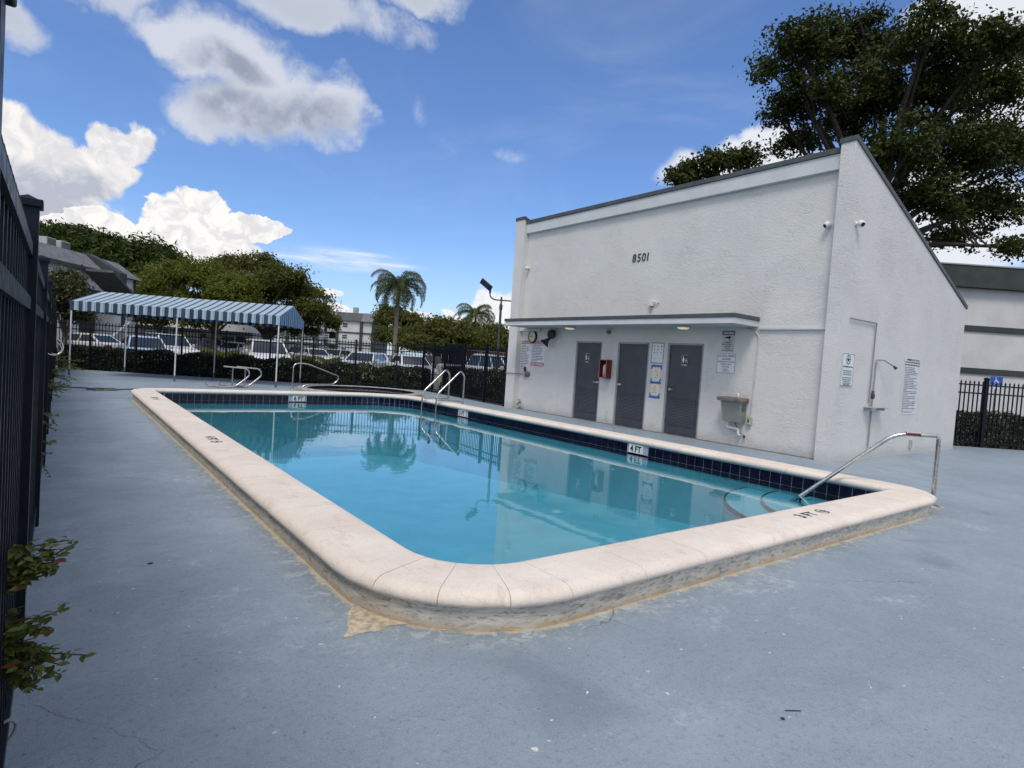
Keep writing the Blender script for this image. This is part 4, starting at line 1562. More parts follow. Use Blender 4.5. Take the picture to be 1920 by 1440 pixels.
for nm, a, L, wd in (('hour_hand', 5.25, 0.075, 0.007), ('minute_hand', 4.6, 0.115, 0.005)):
    mb = MB()
    d, e = R * math.sin(a) + U * math.cos(a), R * math.cos(a) - U * math.sin(a)
    mb.box((-0.002, -wd, -0.02), (0.0, wd, L), Matrix((Vector((1, 0, 0)), e, d)).transposed().to_4x4())
    mb.v = [tuple(Vector(v) + cc + Vector((-0.003 if nm[0] == 'h' else -0.006, 0, 0))) for v in mb.v]
    mb.build(nm, M_BLACK, ck)

# black loudspeaker horn with a round back box
hn = thing('loudspeaker', 'black horn loudspeaker on a wall bracket under the porch, right of the clock', 'loudspeaker', (XB, 12.72, 2.2))
mb = MB()
mb.tube([(XB - 0.001, 12.72, 2.30), (XB - 0.16, 12.72, 2.30)], 0.02, 8)
mb.bbox((XB - 0.02, 12.65, 2.22), (XB - 0.001, 12.79, 2.38), 0.004)
mb.build('bracket', M_TRIM, hn)
mb = MB()
Ms = Matrix.Rotation(-PI / 2, 4, 'Y')
mb.lathe((XB - 0.10, 12.66, 2.27), [(0.0, -0.02), (0.11, -0.02), (0.135, 0.02), (0.135, 0.07), (0.10, 0.11), (0.0, 0.125)], 20, Ms)
mb.build('driver', M_BLACK, hn)
mb = MB()
axis = Vector((-0.45, 0.70, -0.9)).normalized()
Ma = axis.to_track_quat('Z', 'Y').to_matrix().to_4x4()
mb.lathe((XB - 0.16, 12.66, 2.19), [(0.035, 0.0), (0.045, 0.08), (0.07, 0.16), (0.115, 0.23), (0.15, 0.26), (0.145, 0.262), (0.06, 0.16), (0.03, 0.05)], 20, Ma)
mb.build('horn', M_BLACK, hn)

# emergency call box with red beacon and its conduit
al = thing('call_box', 'small grey call box with red beacon below the SPA RULES sign', 'call box', (XB, 13.86, 1.05))
mb = MB()
mb.bbox((XB - 0.08, 13.82, 1.0), (XB - 0.001, 13.95, 1.16), 0.006)
mb.build('box', simple('galvanised', (0.42, 0.43, 0.44), 0.45, 0.3), al)
mb = MB()
mb.lathe((XB - 0.03, 13.885, 1.161), [(0.03, 0.0), (0.045, 0.01), (0.042, 0.10), (0.03, 0.13), (0.0, 0.135)], 14)
mb.build('beacon', simple('red_beacon', (0.16, 0.012, 0.012), 0.25), al)
mb = MB()
mb.lathe((XB - 0.001, 13.74, 1.07), [(0.0, 0.0), (0.075, 0.0), (0.08, 0.05), (0.06, 0.075), (0.0, 0.08)], 18, Ms)
mb.build('bell', simple('dark_bell', (0.12, 0.125, 0.13), 0.4), al)
mb = MB()
mb.tube(smooth_path([(XB - 0.03, 13.95, 1.07), (XB - 0.03, 14.17, 1.07), (XP - 0.02, 14.18, 1.07), (XP - 0.02, 14.63, 1.07)], 0.03, 3), 0.012, 7)
mb.build('conduit', simple('grey_conduit', (0.30, 0.31, 0.32), 0.5), al)

# hose bib low on the wall
hbib = thing('hose_tap', 'small metal hose tap low on the wall beside the left pilaster', 'tap', (XB, 14.02, 0.12))
mb = MB()
mb.tube(smooth_path([(XB - 0.001, 14.02, 0.2), (XB - 0.09, 14.02, 0.2), (XB - 0.13, 14.02, 0.12)], 0.03, 4), 0.02, 8)
mb.build('spout', simple('weathered_brass', (0.14, 0.125, 0.10), 0.5, 0.6), hbib)
mb = MB()
mb.tube([(XB - 0.07, 13.96, 0.275), (XB - 0.07, 14.08, 0.275)], 0.012, 6)
mb.tube([(XB - 0.07, 14.02, 0.2), (XB - 0.07, 14.02, 0.275)], 0.008, 6)
mb.build('handle', simple('weathered_brass', (0.14, 0.125, 0.10), 0.5, 0.6), hbib)
mb = MB()
mb.tube(smooth_path([(XB - 0.02, 14.1, 0.03), (XB - 0.03, 13.95, 0.10), (XB - 0.03, 13.9, 0.03)], 0.05, 4), 0.015, 6)
mb.build('pipe', simple('grey_conduit', (0.30, 0.31, 0.32), 0.5), hbib)

# red extinguisher box
ex = thing('extinguisher_box', 'open red fire extinguisher box on the wall between left and middle doors', 'extinguisher box', (XB, 10.52, 1.40))
mb = MB()
y0, y1, z0, z1, d = 10.40, 10.66, 1.155, 1.635, 0.19
x0 = XB - d
t = 0.018
mb.bbox((x0, y0, z0), (XB - 0.002, y0 + t, z1), 0.004)
mb.bbox((x0, y1 - t, z0), (XB - 0.002, y1, z1), 0.004)
mb.bbox((x0, y0 + t, z0), (XB - 0.002, y1 - t, z0 + t), 0.004)
mb.bbox((x0, y0 + t, z1 - t), (XB - 0.002, y1 - t, z1), 0.004)
mb.box((XB - 0.012, y0 + t, z0 + t), (XB - 0.003, y1 - t, z1 - t))
red = simple('red_box', (0.16, 0.020, 0.014), 0.45, var=0.3, scale=8)
mb.build('case', red, ex)
mb = MB()
for a, b, c, e in ((y0 + 0.001, y1 - 0.001, z1 - 0.022, z1 - 0.002), (y0 + 0.001, y1 - 0.001, z0 + 0.002, z0 + 0.024)):
    mb.bbox((x0 - 0.010, a, c), (x0 - 0.0005, b, e), 0.003)
for a, b in ((y0 + 0.001, y0 + 0.022), (y1 - 0.022, y1 - 0.001)):
    mb.bbox((x0 - 0.010, a, z0 + 0.0245), (x0 - 0.0005, b, z1 - 0.0225), 0.003)
mb.build('door_rim', simple('faded_red', (0.36, 0.15, 0.12), 0.5, var=0.2), ex)
mb = MB()
cy = (y0 + y1) / 2 + 0.01
mb.lathe((XB - 0.09, cy, z0 + 0.03), [(0.0, 0.0), (0.055, 0.005), (0.058, 0.26), (0.045, 0.30), (0.02, 0.33), (0.0, 0.335)], 16)
tag(mb.build('fire_extinguisher', simple('pale_label', (0.60, 0.55, 0.52), 0.4)), 'small pale fire extinguisher standing inside the open red box', 'fire extinguisher')

# drinking fountain with its waste pipe
df = thing('drinking_fountain', 'wall hung grey drinking fountain with bronze basin right of the doors', 'drinking fountain', (XB, 6.82, 0.75))
mb = MB()
fy0, fy1 = 6.58, 7.06
body = [(XB - 0.002, 0.50), (XB - 0.20, 0.50), (XB - 0.285, 0.915), (XB - 0.002, 0.915)]
mb.prism(body, lambda p: (p[0], fy0 + 0.02 + 0.03 * (0.915 - p[1]), p[1]), lambda p: (p[0], fy1 - 0.03 - 0.05 * (0.915 - p[1]), p[1]))
mb.build('cabinet', simple('olive_grey_paint', (0.25, 0.265, 0.25), 0.4, var=0.06), df)
mb = MB()
mb.bbox((XB - 0.36, fy0 - 0.02, 0.918), (XB - 0.002, fy1 + 0.03, 1.005), 0.02)
bs = mb.build('basin', simple('bronze_steel', (0.30, 0.25, 0.20), 0.35, 0.7, var=0.25, scale=10), df)
mb = MB()
mb.lathe((XB - 0.19, 6.82, 1.0065), [(0.0, -0.001), (0.09, 0.0), (0.13, 0.001), (0.135, 0.0)], 20, Matrix.Diagonal((1, 1.3, 1, 1)))
mb.build('drain', simple('dark_drain', (0.10, 0.09, 0.08), 0.4, 0.5), bs)
mb = MB()
mb.lathe((XB - 0.10, 6.76, 1.006), [(0.022, 0.0), (0.022, 0.05), (0.014, 0.085), (0.0, 0.09)], 10)
mb.build('bubbler', M_WHITE, df)
mb = MB()
mb.box((XB - 0.19, fy0 + 0.0325, 0.72), (XB - 0.06, fy0 + 0.0345, 0.90))
for k in range(6):
    mb.box((XB - 0.19, fy0 + 0.018, 0.735 + k * 0.027), (XB - 0.06, fy0 + 0.032, 0.747 + k * 0.027))
mb.build('vent', simple('dark_vent', (0.07, 0.075, 0.07), 0.6), df)
mb = MB()
mb.tube(smooth_path([(XB - 0.10, 6.96, 0.50), (XB - 0.10, 6.96, 0.375), (XB - 0.10, 6.70, 0.36), (XB - 0.10, 6.69, 0.235), (XB - 0.002, 6.69, 0.235)], 0.03, 4), 0.026, 10)
mb.build('waste_pipe', M_WHITE, df)
mb = MB()
mb.tube(smooth_path([(XB - 0.09, 6.80, 0.50), (XB - 0.07, 6.72, 0.34), (XB - 0.03, 6.62, 0.23), (XB - 0.002, 6.62, 0.23)], 0.05, 4), 0.007, 6)
mb.tube([(XB - 0.03, 6.60, 0.23), (XB - 0.06, 6.58, 0.20)], 0.022, 8)
mb.build('supply_cord', M_BLACK, df)

ob = thing('outlet_box', 'small weatherproof outlet box beside the drinking fountain, fed by a conduit', 'outlet', (XB, 6.50, 0.55))
mb = MB()
mb.bbox((XB - 0.075, 6.46, 0.47), (XB - 0.002, 6.555, 0.63), 0.006)
mb.build('box', simple('beige_box', (0.40, 0.39, 0.33), 0.5), ob)
mb = MB()
mb.bbox((XB - 0.080, 6.495, 0.52), (XB - 0.0755, 6.525, 0.585), 0.003)
mb.build('socket', M_BLACK, ob)
mb = MB()
mb.tube(smooth_path([(XB - 0.02, 6.50, 0.63), (XB - 0.02, 6.46, 2.30), (XB - 0.02, 6.62, 2.40), (XB - 0.02, 6.75, 2.42)], 0.12, 5), 0.013, 8)
mb.build('conduit', simple('wall_grey_conduit', (0.52, 0.53, 0.54), 0.5), ob)


# security cameras
def security_camera(label, c, n, up_, right, k=1.0):
    """A small dome camera: n points out of the wall."""
    root = thing('security_camera', label, 'camera', c, group='white security cameras on the walls')
    M = Matrix((right, up_, n)).transposed().to_4x4()
    mb = MB()
    mb.lathe(c, [(0.0, 0.0), (0.055 * k, 0.0), (0.055 * k, 0.02 * k), (0.03 * k, 0.03 * k), (0.026 * k, 0.06 * k)], 16, M)
    mb.build('base', M_WHITE, root)
    mb = MB()
    hc = Vector(c) + Vector(n) * 0.10 * k
    ax = (Vector(n) * 0.75 + Vector(right) * -0.45 + Vector((0, 0, -0.5))).normalized()
    Mh = ax.to_track_quat('Z', 'Y').to_matrix().to_4x4()
    mb.lathe(hc, [(0.0, -0.075 * k), (0.04 * k, -0.065 * k), (0.068 * k, -0.03 * k), (0.072 * k, 0.02 * k), (0.06 * k, 0.06 * k), (0.045 * k, 0.068 * k)], 16, Mh)
    hd_ = mb.build('head', M_WHITE, root)
    mb = MB()
    mb.lathe(hc, [(0.046 * k, 0.067 * k), (0.03 * k, 0.060 * k), (0.0, 0.058 * k)], 14, Mh)
    mb.build('lens', M_BLACK, hd_)
    return root


security_camera('white dome security camera high on the front wall beside the right pilaster', Vector((XB - 0.001, 5.27, 4.32)), Vector((-1, 0, 0)), Vector((0, 0, 1)), Vector((0, -1, 0)), 0.85)
security_camera('white dome security camera high on the side wall near the corner', Vector((11.25, YC - 0.001, 4.30)), Vector((0, -1, 0)), Vector((0, 0, 1)), Vector((1, 0, 0)), 0.85)
security_camera('white dome security camera high on the front wall beside the left pilaster', Vector((XB - 0.001, 14.05, 4.26)), Vector((-1, 0, 0)), Vector((0, 0, 1)), Vector((0, -1, 0)), 0.75)
jb = thing('junction_box', 'small white box on the front wall just above the porch roof', 'junction box', (XB, 9.24, 3.02))
mb = MB()
mb.bbox((XB - 0.09, 9.19, 2.96), (XB - 0.001, 9.30, 3.10), 0.012)
mb.build('box', M_WHITE, jb)
mb = MB()
mb.tube(smooth_path([(XB - 0.04, 9.17, 3.06), (XB - 0.05, 9.08, 3.05), (XB - 0.001, 9.05, 3.04)], 0.03, 3), 0.016, 6)
mb.tube([(XB - 0.012, 9.27, 2.96), (XB - 0.012, 9.33, 2.66)], 0.008, 6)
mb.build('cable', M_WHITE, jb)
sd = MB()
sd.lathe((XB - 0.001, 10.56, 2.34), [(0.0, 0.0), (0.045, 0.0), (0.05, 0.05), (0.04, 0.09), (0.0, 0.10)], 14, Ms)
tag(sd.build('motion_sensor', simple('grey_sensor', (0.16, 0.18, 0.19), 0.5)), 'small dark round sensor on the wall under the porch above the left door', 'sensor')

# outdoor shower on the side wall
sh = thing('outdoor_shower', 'thin pipe outdoor shower with small head and shelf bar on the side wall', 'shower', (12.55, YC, 1.2))
PIPE = simple('painted_pipe', (0.27, 0.28, 0.29), 0.5)
mb = MB()
yy = YC - 0.03
mb.tube(smooth_path([(11.31, yy, 2.625), (12.44, yy, 2.635), (12.40, yy, 1.12), (12.56, yy, 1.13)], 0.03, 3), 0.013, 8)
mb.build('supply_pipe', PIPE, sh)
mb = MB()
mb.tube(smooth_path([(12.54, yy, 0.22), (12.56, yy, 1.20), (12.585, yy, 1.94), (12.80, yy - 0.05, 1.945), (13.02, yy - 0.16, 1.83)], 0.05, 4), 0.014, 8)
mb.build('riser', PIPE, sh)
mb = MB()
mb.lathe((13.02, yy - 0.16, 1.83), [(0.014, -0.03), (0.022, 0.0), (0.032, 0.05), (0.0, 0.055)], 10, Vector((0.7, -0.3, -0.5)).normalized().to_track_quat('Z', 'Y').to_matrix().to_4x4())
mb.build('shower_head', simple('dark_pipe', (0.05, 0.05, 0.055), 0.4), sh)
mb = MB()
mb.lathe((12.56, yy, 1.18), [(0.02, 0.0), (0.036, 0.02), (0.036, 0.09), (0.02, 0.11), (0.026, 0.14), (0.0, 0.17)], 12)
mb.build('valve', simple('dark_pipe', (0.05, 0.05, 0.055), 0.4), sh)
mb = MB()
mb.bbox((12.22, YC - 0.16, 1.005), (13.0, YC - 0.02, 1.02), 0.004)
for x in (12.27, 12.85):
    mb.bbox((x, YC - 0.14, 0.955), (x + 0.05, YC - 0.002, 1.003), 0.004)
mb.build('shelf', simple('grey_shelf', (0.38, 0.39, 0.40), 0.5), sh)
wo_ = MB()
wo_.bbox((14.72, YC - 0.03, 0.13), (14.84, YC - 0.001, 0.31), 0.006)
tag(wo_.build('wall_outlet', simple('beige_box', (0.40, 0.39, 0.33), 0.5)), 'small beige outlet cover low on the side wall behind the handrail', 'outlet')
wv = MB()
wv.bbox((XB - 0.018, 10.43, 0.10), (XB - 0.001, 10.49, 0.33), 0.004)
tag(wv.build('wall_plate', simple('wall_grey_conduit', (0.52, 0.53, 0.54), 0.5)), 'narrow grey plate low on the wall between the left and middle doors', 'wall plate')

# ------------------------------------------------------------------ iron picket fences
def picket_mesh(h, w=0.021):
    m = MB()
    a = w / 2
    m.add([(-a, -a, 0.05), (a, -a, 0.05), (a, a, 0.05), (-a, a, 0.05), (-a, -a, h - 0.07), (a, -a, h - 0.07), (a, a, h - 0.07), (-a, a, h - 0.07)],
          [(0, 1, 5, 4), (1, 2, 6, 5), (2, 3, 7, 6), (3, 0, 4, 7)])
    b = a * 1.5
    m.add([(-b, -b, h - 0.07), (b, -b, h - 0.07), (b, b, h - 0.07), (-b, b, h - 0.07), (0, 0, h)], [(0, 1, 4), (1, 2, 4), (2, 3, 4), (3, 0, 4), (3, 2, 1, 0)])
    return m.mesh('picket', M_FENCE)


PICKET = picket_mesh(1.86)


def fence(label, a, b, post_at, step=0.1155, post_h=1.95, post_w=0.075, rails=(0.13, 1.53, 1.74), pick=None, group=None, off=0.0, name='picket_fence', rail_w=0.036, rail_h=0.036):
    a, b = Vector((*a, 0)), Vector((*b, 0))
    d = (b - a)
    L = d.length
    d.normalize()
    rz = math.atan2(d.y, d.x)
    root = thing(name, label, 'fence', a, rz, group)
    pm = MB()
    w = post_w / 2
    pm.box((-w, -w, -0.02), (w, w, post_h - 0.04))
    post_me = pm.mesh('post', M_FENCE)
    cm = MB()
    cm.bbox((-w - 0.012, -w - 0.012, post_h - 0.0395), (w + 0.012, w + 0.012, post_h - 0.008), 0.004)
    cm.add([(-w, -w, post_h - 0.009), (w, -w, post_h - 0.009), (w, w, post_h - 0.009), (-w, w, post_h - 0.009), (0, 0, post_h + 0.012)], [(0, 1, 4), (1, 2, 4), (2, 3, 4), (3, 0, 4)])
    cap_me = cm.mesh('post_cap', M_FENCE)
    for s in post_at:
        p = link('post', post_me, root, None, (s, 0, 0))
        link('post_cap', cap_me, p)
    ends = sorted(set([0.0] + list(post_at) + [L]))
    for z in rails:
        for s0, s1 in zip(ends, ends[1:]):
            if s1 - s0 < 0.15:
                continue
            m = MB()
            m.box((s0 + 0.005, -rail_w / 2, z - rail_h / 2), (s1 - 0.005, rail_w / 2, z + rail_h / 2))
            m.build('rail', M_FENCE, root, local=True)
    s = off
    while s < L:
        if all(abs(s - q) > post_w * 0.8 for q in post_at):
            link('picket', pick or PICKET, root, None, (s, 0, 0))
        s += step
    return root


FN = Vector((FB[0] - FA[0], FB[1] - FA[1], 0))
# left: very close to the camera, runs the whole length of the deck
fence('dark iron picket fence running close along the left edge of the deck', (-0.115, 0.55), (-0.115, 28.1), [0.6, 2.52, 4.9, 7.3, 9.7, 12.1, 14.5, 16.9, 19.3, 21.7, 24.1, 26.5], group='iron fences round the pool', rail_w=0.045, rail_h=0.05, off=0.03)
# far: behind the awning
Lf = FN.length
fence('black iron picket fence along the far end of the deck, behind the striped awning', FA, FB, [1.2 + 1.64 * k for k in range(8)], post_h=1.87, post_w=0.06, group='iron fences round the pool')
# return to the pool house with the gate in it
ra_, rb_ = Vector((*FB, 0)), Vector((*FC, 0))
dd = (rb_ - ra_).normalized()
g0, g1 = 2.05, 3.60
fence('short black picket fence between the far fence corner and the gate', FB, tuple((ra_ + dd * g0).xy), [0.0, 1.0, g0 - 0.02], post_h=1.95, post_w=0.07, group='iron fences round the pool')
fence('black picket fence between the gate and the left end of the pool house', tuple((ra_ + dd * g1).xy), FC, [0.02, 1.6, (rb_ - ra_).length - g1 - 0.06], post_h=1.95, post_w=0.07, group='iron fences round the pool')
gp = ra_ + dd * (g0 + 0.06)
gate = thing('gate', 'black iron gate with dense upright bars, left of the pool house', 'gate', gp, math.atan2(dd.y, dd.x))
gl_ = g1 - g0 - 0.14
mb = MB()
for x in (0.0, gl_ - 0.05):
    mb.box((x, -0.025, 0.06), (x + 0.05, 0.025, 1.92))
for z in (0.06, 0.95, 1.60, 1.87):
    mb.box((0.0505, -0.02, z), (gl_ - 0.0505, 0.02, z + 0.05))
mb.build('gate_frame', M_FENCE, gate, local=True)
gm = MB()
gm.box((-0.009, -0.009, 0.11), (0.009, 0.009, 1.87))
gme = gm.mesh('bar', M_FENCE)
k = 0.10
while k < gl_ - 0.07:
    link('bar', gme, gate, None, (k, 0.031, 0))
    k += 0.075
# the mesh that keeps hands off the latch
mb = MB()
for i in range(26):
    mb.box((0.08 + i * 0.05, -0.030, 0.95), (0.094 + i * 0.05, -0.024, 1.87))
for i in range(18):
    mb.box((0.06, -0.036, 0.96 + i * 0.05), (gl_ - 0.06, -0.0305, 0.972 + i * 0.05))
mb.build('latch_mesh', M_FENCE, gate, 'stuff', local=True)
# right of the pool house
Lr = math.hypot(RB[0] - RA[0], RB[1] - RA[1])
fence('black iron picket fence in front of the hedge right of the pool house', RA, RB, [0.0, 2.28, 4.65, 7.0, 9.3], post_h=1.84, post_w=0.085, rails=(0.12, 1.42, 1.64), pick=picket_mesh(1.76, 0.024), group='iron fences round the pool')

# pale curved hooks hung on the left fence, a grey loop low down
for y, z, s, lab in ((7.6, 1.26, 0.105, 'nearer pale curved hook hanging on the left fence'), (10.9, 1.16, 0.10, 'farther pale curved hook hanging on the left fence')):
    m = MB()
    m.tube([(-0.045 + s * 0.75 * math.cos(a), y + 0.02 * math.sin(a), z + s * 0.8 * math.sin(a)) for a in [PI * 0.42 - j * PI * 1.1 / 12 for j in range(13)]], 0.008, 6)
    tag(m.build('hook', M_STEEL), lab, 'hook', 'hooks on the left fence')
m = MB()
m.tube(smooth_path([(-0.125, 2.42, 0.14), (-0.092, 2.43, 0.165), (-0.068, 2.45, 0.13), (-0.088, 2.44, 0.085), (-0.125, 2.42, 0.07)], 0.035, 5), 0.006, 7)
tag(m.build('cable_loop', simple('grey_cable', (0.30, 0.31, 0.33), 0.6)), 'grey cable loop poking through the foot of the left fence', 'cable')

# ------------------------------------------------------------------ striped awning
AW = thing('awning', 'blue and white striped gable awning on white poles over the far deck', 'awning', (0.285, 23.949, 0), -0.538)
AL, AWD, EH, RH, VAL = 6.472, 3.369, 2.42, 2.89, 0.30
white_pole = M_WPOLE
cup = simple('pole_sleeve', (0.10, 0.12, 0.15), 0.6)
for i in range(3):
    for j in (0, 1):
        x, y = AL * i / 2, AWD * j
        m = MB()
        m.tube([(x, y, 0.0), (x, y, EH - 0.02)], 0.024, 10)
        po = m.build('pole', white_pole, AW, local=True)
        m = MB()
        m.tube([(x, y, 0.0), (x, y, 0.20)], 0.031, 10)
        m.build('sleeve', cup, po, local=True)
m = MB()
for y in (0, AWD):
    m.tube([(-0.02, y, EH - 0.03), (AL + 0.02, y, EH - 0.03)], 0.02, 8)
m.tube([(0, AWD / 2, RH - 0.03), (AL, AWD / 2, RH - 0.03)], 0.02, 8)
for i in range(5):
    x = AL * i / 4
    m.tube([(x, 0, EH - 0.03), (x, AWD / 2, RH - 0.03), (x, AWD, EH - 0.03)], 0.016, 6)
m.build('roof_frame', white_pole, AW, local=True)
M_STR, M_STRG, M_STRV = mat_stripes('awning_stripes'), mat_stripes('awning_gable_stripes', True), mat_stripes('awning_valance_stripes', width=0.50)


def cloth_strip(fn, nu, nv, mat, name):
    """A thin cloth grid with a little sag; fn(u, v) gives the point, both faces are built."""
    m = MB()
    vs = [fn(i / nu, j / nv) for j in range(nv + 1) for i in range(nu + 1)]
    fs = [(j * (nu + 1) + i, j * (nu + 1) + i + 1, (j + 1) * (nu + 1) + i + 1, (j + 1) * (nu + 1) + i) for j in range(nv) for i in range(nu)]
    m.add(vs, fs, True)
    o = m.build(name, mat, AW, local=True)
    return o


def sag(u, v):
    return -0.022 * abs(math.sin(PI * u * 4)) * math.sin(PI * v)


cloth_strip(lambda u, v: (-0.04 + (AL + 0.08) * u, -0.03 + (AWD / 2 + 0.03) * v, EH + (RH - EH) * v + sag(u, v)), 48, 6, M_STR, 'front_slope')
cloth_strip(lambda u, v: (-0.04 + (AL + 0.08) * u, AWD + 0.03 - (AWD / 2 + 0.03) * v, EH + (RH - EH) * v + sag(u, v)), 48, 6, M_STR, 'back_slope')
cloth_strip(lambda u, v: (-0.04 + (AL + 0.08) * u, -0.032 - 0.012 * math.sin(u * 140) * (1 - v), EH - VAL * (1 - v) + 0.012 * math.sin(u * 75) * (1 - v)), 160, 2, M_STRV, 'front_valance')
cloth_strip(lambda u, v: (-0.04 + (AL + 0.08) * u, AWD + 0.032 + 0.012 * math.sin(u * 140) * (1 - v), EH - VAL * (1 - v)), 120, 2, M_STRV, 'back_valance')
for x in (-0.042, AL + 0.042):
    m = MB()
    k = 16
    top = [(x, -0.03 + (AWD + 0.06) * i / k, (EH + (RH - EH) * (1 - abs(2 * i / k - 1)))) for i in range(k + 1)]
    bot = [(x + 0.01 * math.sin(i * 2.2), -0.03 + (AWD + 0.06) * i / k, EH - VAL) for i in range(k + 1)]
    m.add(top + bot, [(i, i + 1, k + 2 + i, k + 1 + i) for i in range(k)])
    m.build('gable_end', M_STRG, AW, local=True)

# ------------------------------------------------------------------ leaves
NPR = np.random.default_rng(17)


def leaf_mesh(name, centres, normals, size, mat, aspect=0.5, jitter=0.9, size_var=0.4, fold=True):
    """One mesh of many leaves: each a kite of two triangles on its own."""
    n = len(centres)
    nrm = normals + NPR.normal(0, jitter, (n, 3))
    nrm /= np.linalg.norm(nrm, axis=1, keepdims=True) + 1e-9
    ref = NPR.normal(0, 1, (n, 3))
    a = np.cross(nrm, ref)
    a /= np.linalg.norm(a, axis=1, keepdims=True) + 1e-9
    b = np.cross(nrm, a)
    s = (size * (1 + size_var * NPR.uniform(-1, 1, n)))[:, None]
    v = np.empty((n, 4, 3))
    v[:, 0] = centres - a * s * 0.5
    v[:, 1] = centres + b * s * aspect * 0.5 - a * s * 0.05 + nrm * s * 0.06
    v[:, 2] = centres + a * s * 0.5
    v[:, 3] = centres - b * s * aspect * 0.5 - a * s * 0.05 + nrm * s * 0.06
    me = bpy.data.meshes.new(name)
    me.vertices.add(n * 4)
    me.vertices.foreach_set('co', v.reshape(-1).astype(np.float32))
    idx = np.arange(n * 4, dtype=np.int32).reshape(n, 4)
    tri = np.concatenate([idx[:, [0, 1, 2]], idx[:, [0, 2, 3]]], axis=1).reshape(-1)
    me.loops.add(n * 6)
    me.loops.foreach_set('vertex_index', tri)
    me.polygons.add(n * 2)
    me.polygons.foreach_set('loop_start', np.arange(0, n * 6, 3, dtype=np.int32))
    me.materials.append(mat)
    me.update(calc_edges=True)
    return me


def crown_points(blobs, clumps, leaves, spread, hollow=0.55, up_bias=0.25, gap=0.0):
    """Clump centres mostly near the outside of the blobs, then leaves round every clump. Returns leaf centres, outward normals, clump centres."""
    vol = np.array([b[3] * b[4] * b[5] for b in blobs])
    vol = vol ** 0.75
    pick = NPR.choice(len(blobs), clumps, p=vol / vol.sum())
    B = np.array(blobs)[pick]
    d = NPR.normal(0, 1, (clumps, 3))
    d /= np.linalg.norm(d, axis=1, keepdims=True)
    d[:, 2] = np.where(d[:, 2] < -0.35, -d[:, 2] * 0.4, d[:, 2])
    r = NPR.uniform(hollow ** 3, 1, clumps) ** (1 / 3)
    r = r * (1 + NPR.normal(0, 0.12, clumps))
    cc = B[:, :3] + d * r[:, None] * B[:, 3:6]
    m = NPR.integers(int(leaves * 0.5), int(leaves * 1.5), clumps)
    rep = np.repeat(np.arange(clumps), m)
    e = NPR.normal(0, 1, (len(rep), 3)) * np.array([1, 1, 0.62])
    sp = spread * NPR.uniform(0.6, 1.4, clumps)
    pts = cc[rep] + e * sp[rep][:, None]
    nr = e + np.array([0, 0, 1.0 + up_bias]) + d[rep] * 0.5
    nr /= np.linalg.norm(nr, axis=1, keepdims=True)
    return pts, nr, cc


def tree(name, label, base, blobs, mat, leaf, clumps, leaves, spread, trunk_r, fork, limbs=9, group=None, hollow=0.55, aspect=0.5, lean=(0, 0), twig=0.3, bark=None, jitter=0.8, seed=1):
    """trunk, limbs that reach real leaf clumps, and a crown of single leaves."""
    root = thing(name, label, 'tree', base, group=group)
    bx, by, bz = base
    rr = random.Random(seed)
    pts, nr, cc = crown_points(blobs, clumps, leaves, spread, hollow)
    m = MB()
    f = Vector((bx + lean[0], by + lean[1], bz + fork))
    m.tube([(bx, by, bz - 0.1), (bx + lean[0] * 0.3, by + lean[1] * 0.3, bz + fork * 0.4), f], [trunk_r * 1.25, trunk_r, trunk_r * 0.85], 10)
    tk = m.build('trunk', bark or M_BARK, root)
    m = MB()
    ends = [Vector(cc[rr.randrange(len(cc))]) for _ in range(limbs * 4)]
    for i in range(limbs):
        bl = blobs[i % len(blobs)]
        e = Vector((bl[0] + rr.uniform(-.3, .3) * bl[3], bl[1] + rr.uniform(-.3, .3) * bl[4], bl[2] + rr.uniform(-.2, .3) * bl[5]))
        mid = f.lerp(e, 0.45) + Vector((rr.uniform(-.1, .1), rr.uniform(-.1, .1), 0.08)) * (e - f).length
        r0 = trunk_r * 0.55
        m.tube(smooth_path([f - Vector((0, 0, trunk_r)), mid, e], (e - f).length * 0.3, 4), [r0 * (1 - 0.75 * k / 6) for k in range(7)], 7)
        near = sorted((Vector(c) for c in cc[::max(1, len(cc) // 220)]), key=lambda c: (c - e).length)[:5]
        for q in near:
            s = mid.lerp(e, rr.uniform(0.4, 1.0))
            m.tube([s, s.lerp(q, 0.5) + Vector((0, 0, 0.05 * (q - s).length)), q], [r0 * twig, r0 * twig * 0.7, r0 * twig * 0.35], 5)
    m.build('limbs', bark or M_BARK, root)
    o = origin(root)
    me = leaf_mesh('crown', pts - np.array(o), nr, leaf, mat, aspect, jitter)
    link('crown', me, root, 'stuff')
    return root


def ground_of(px, d=None):
    return px


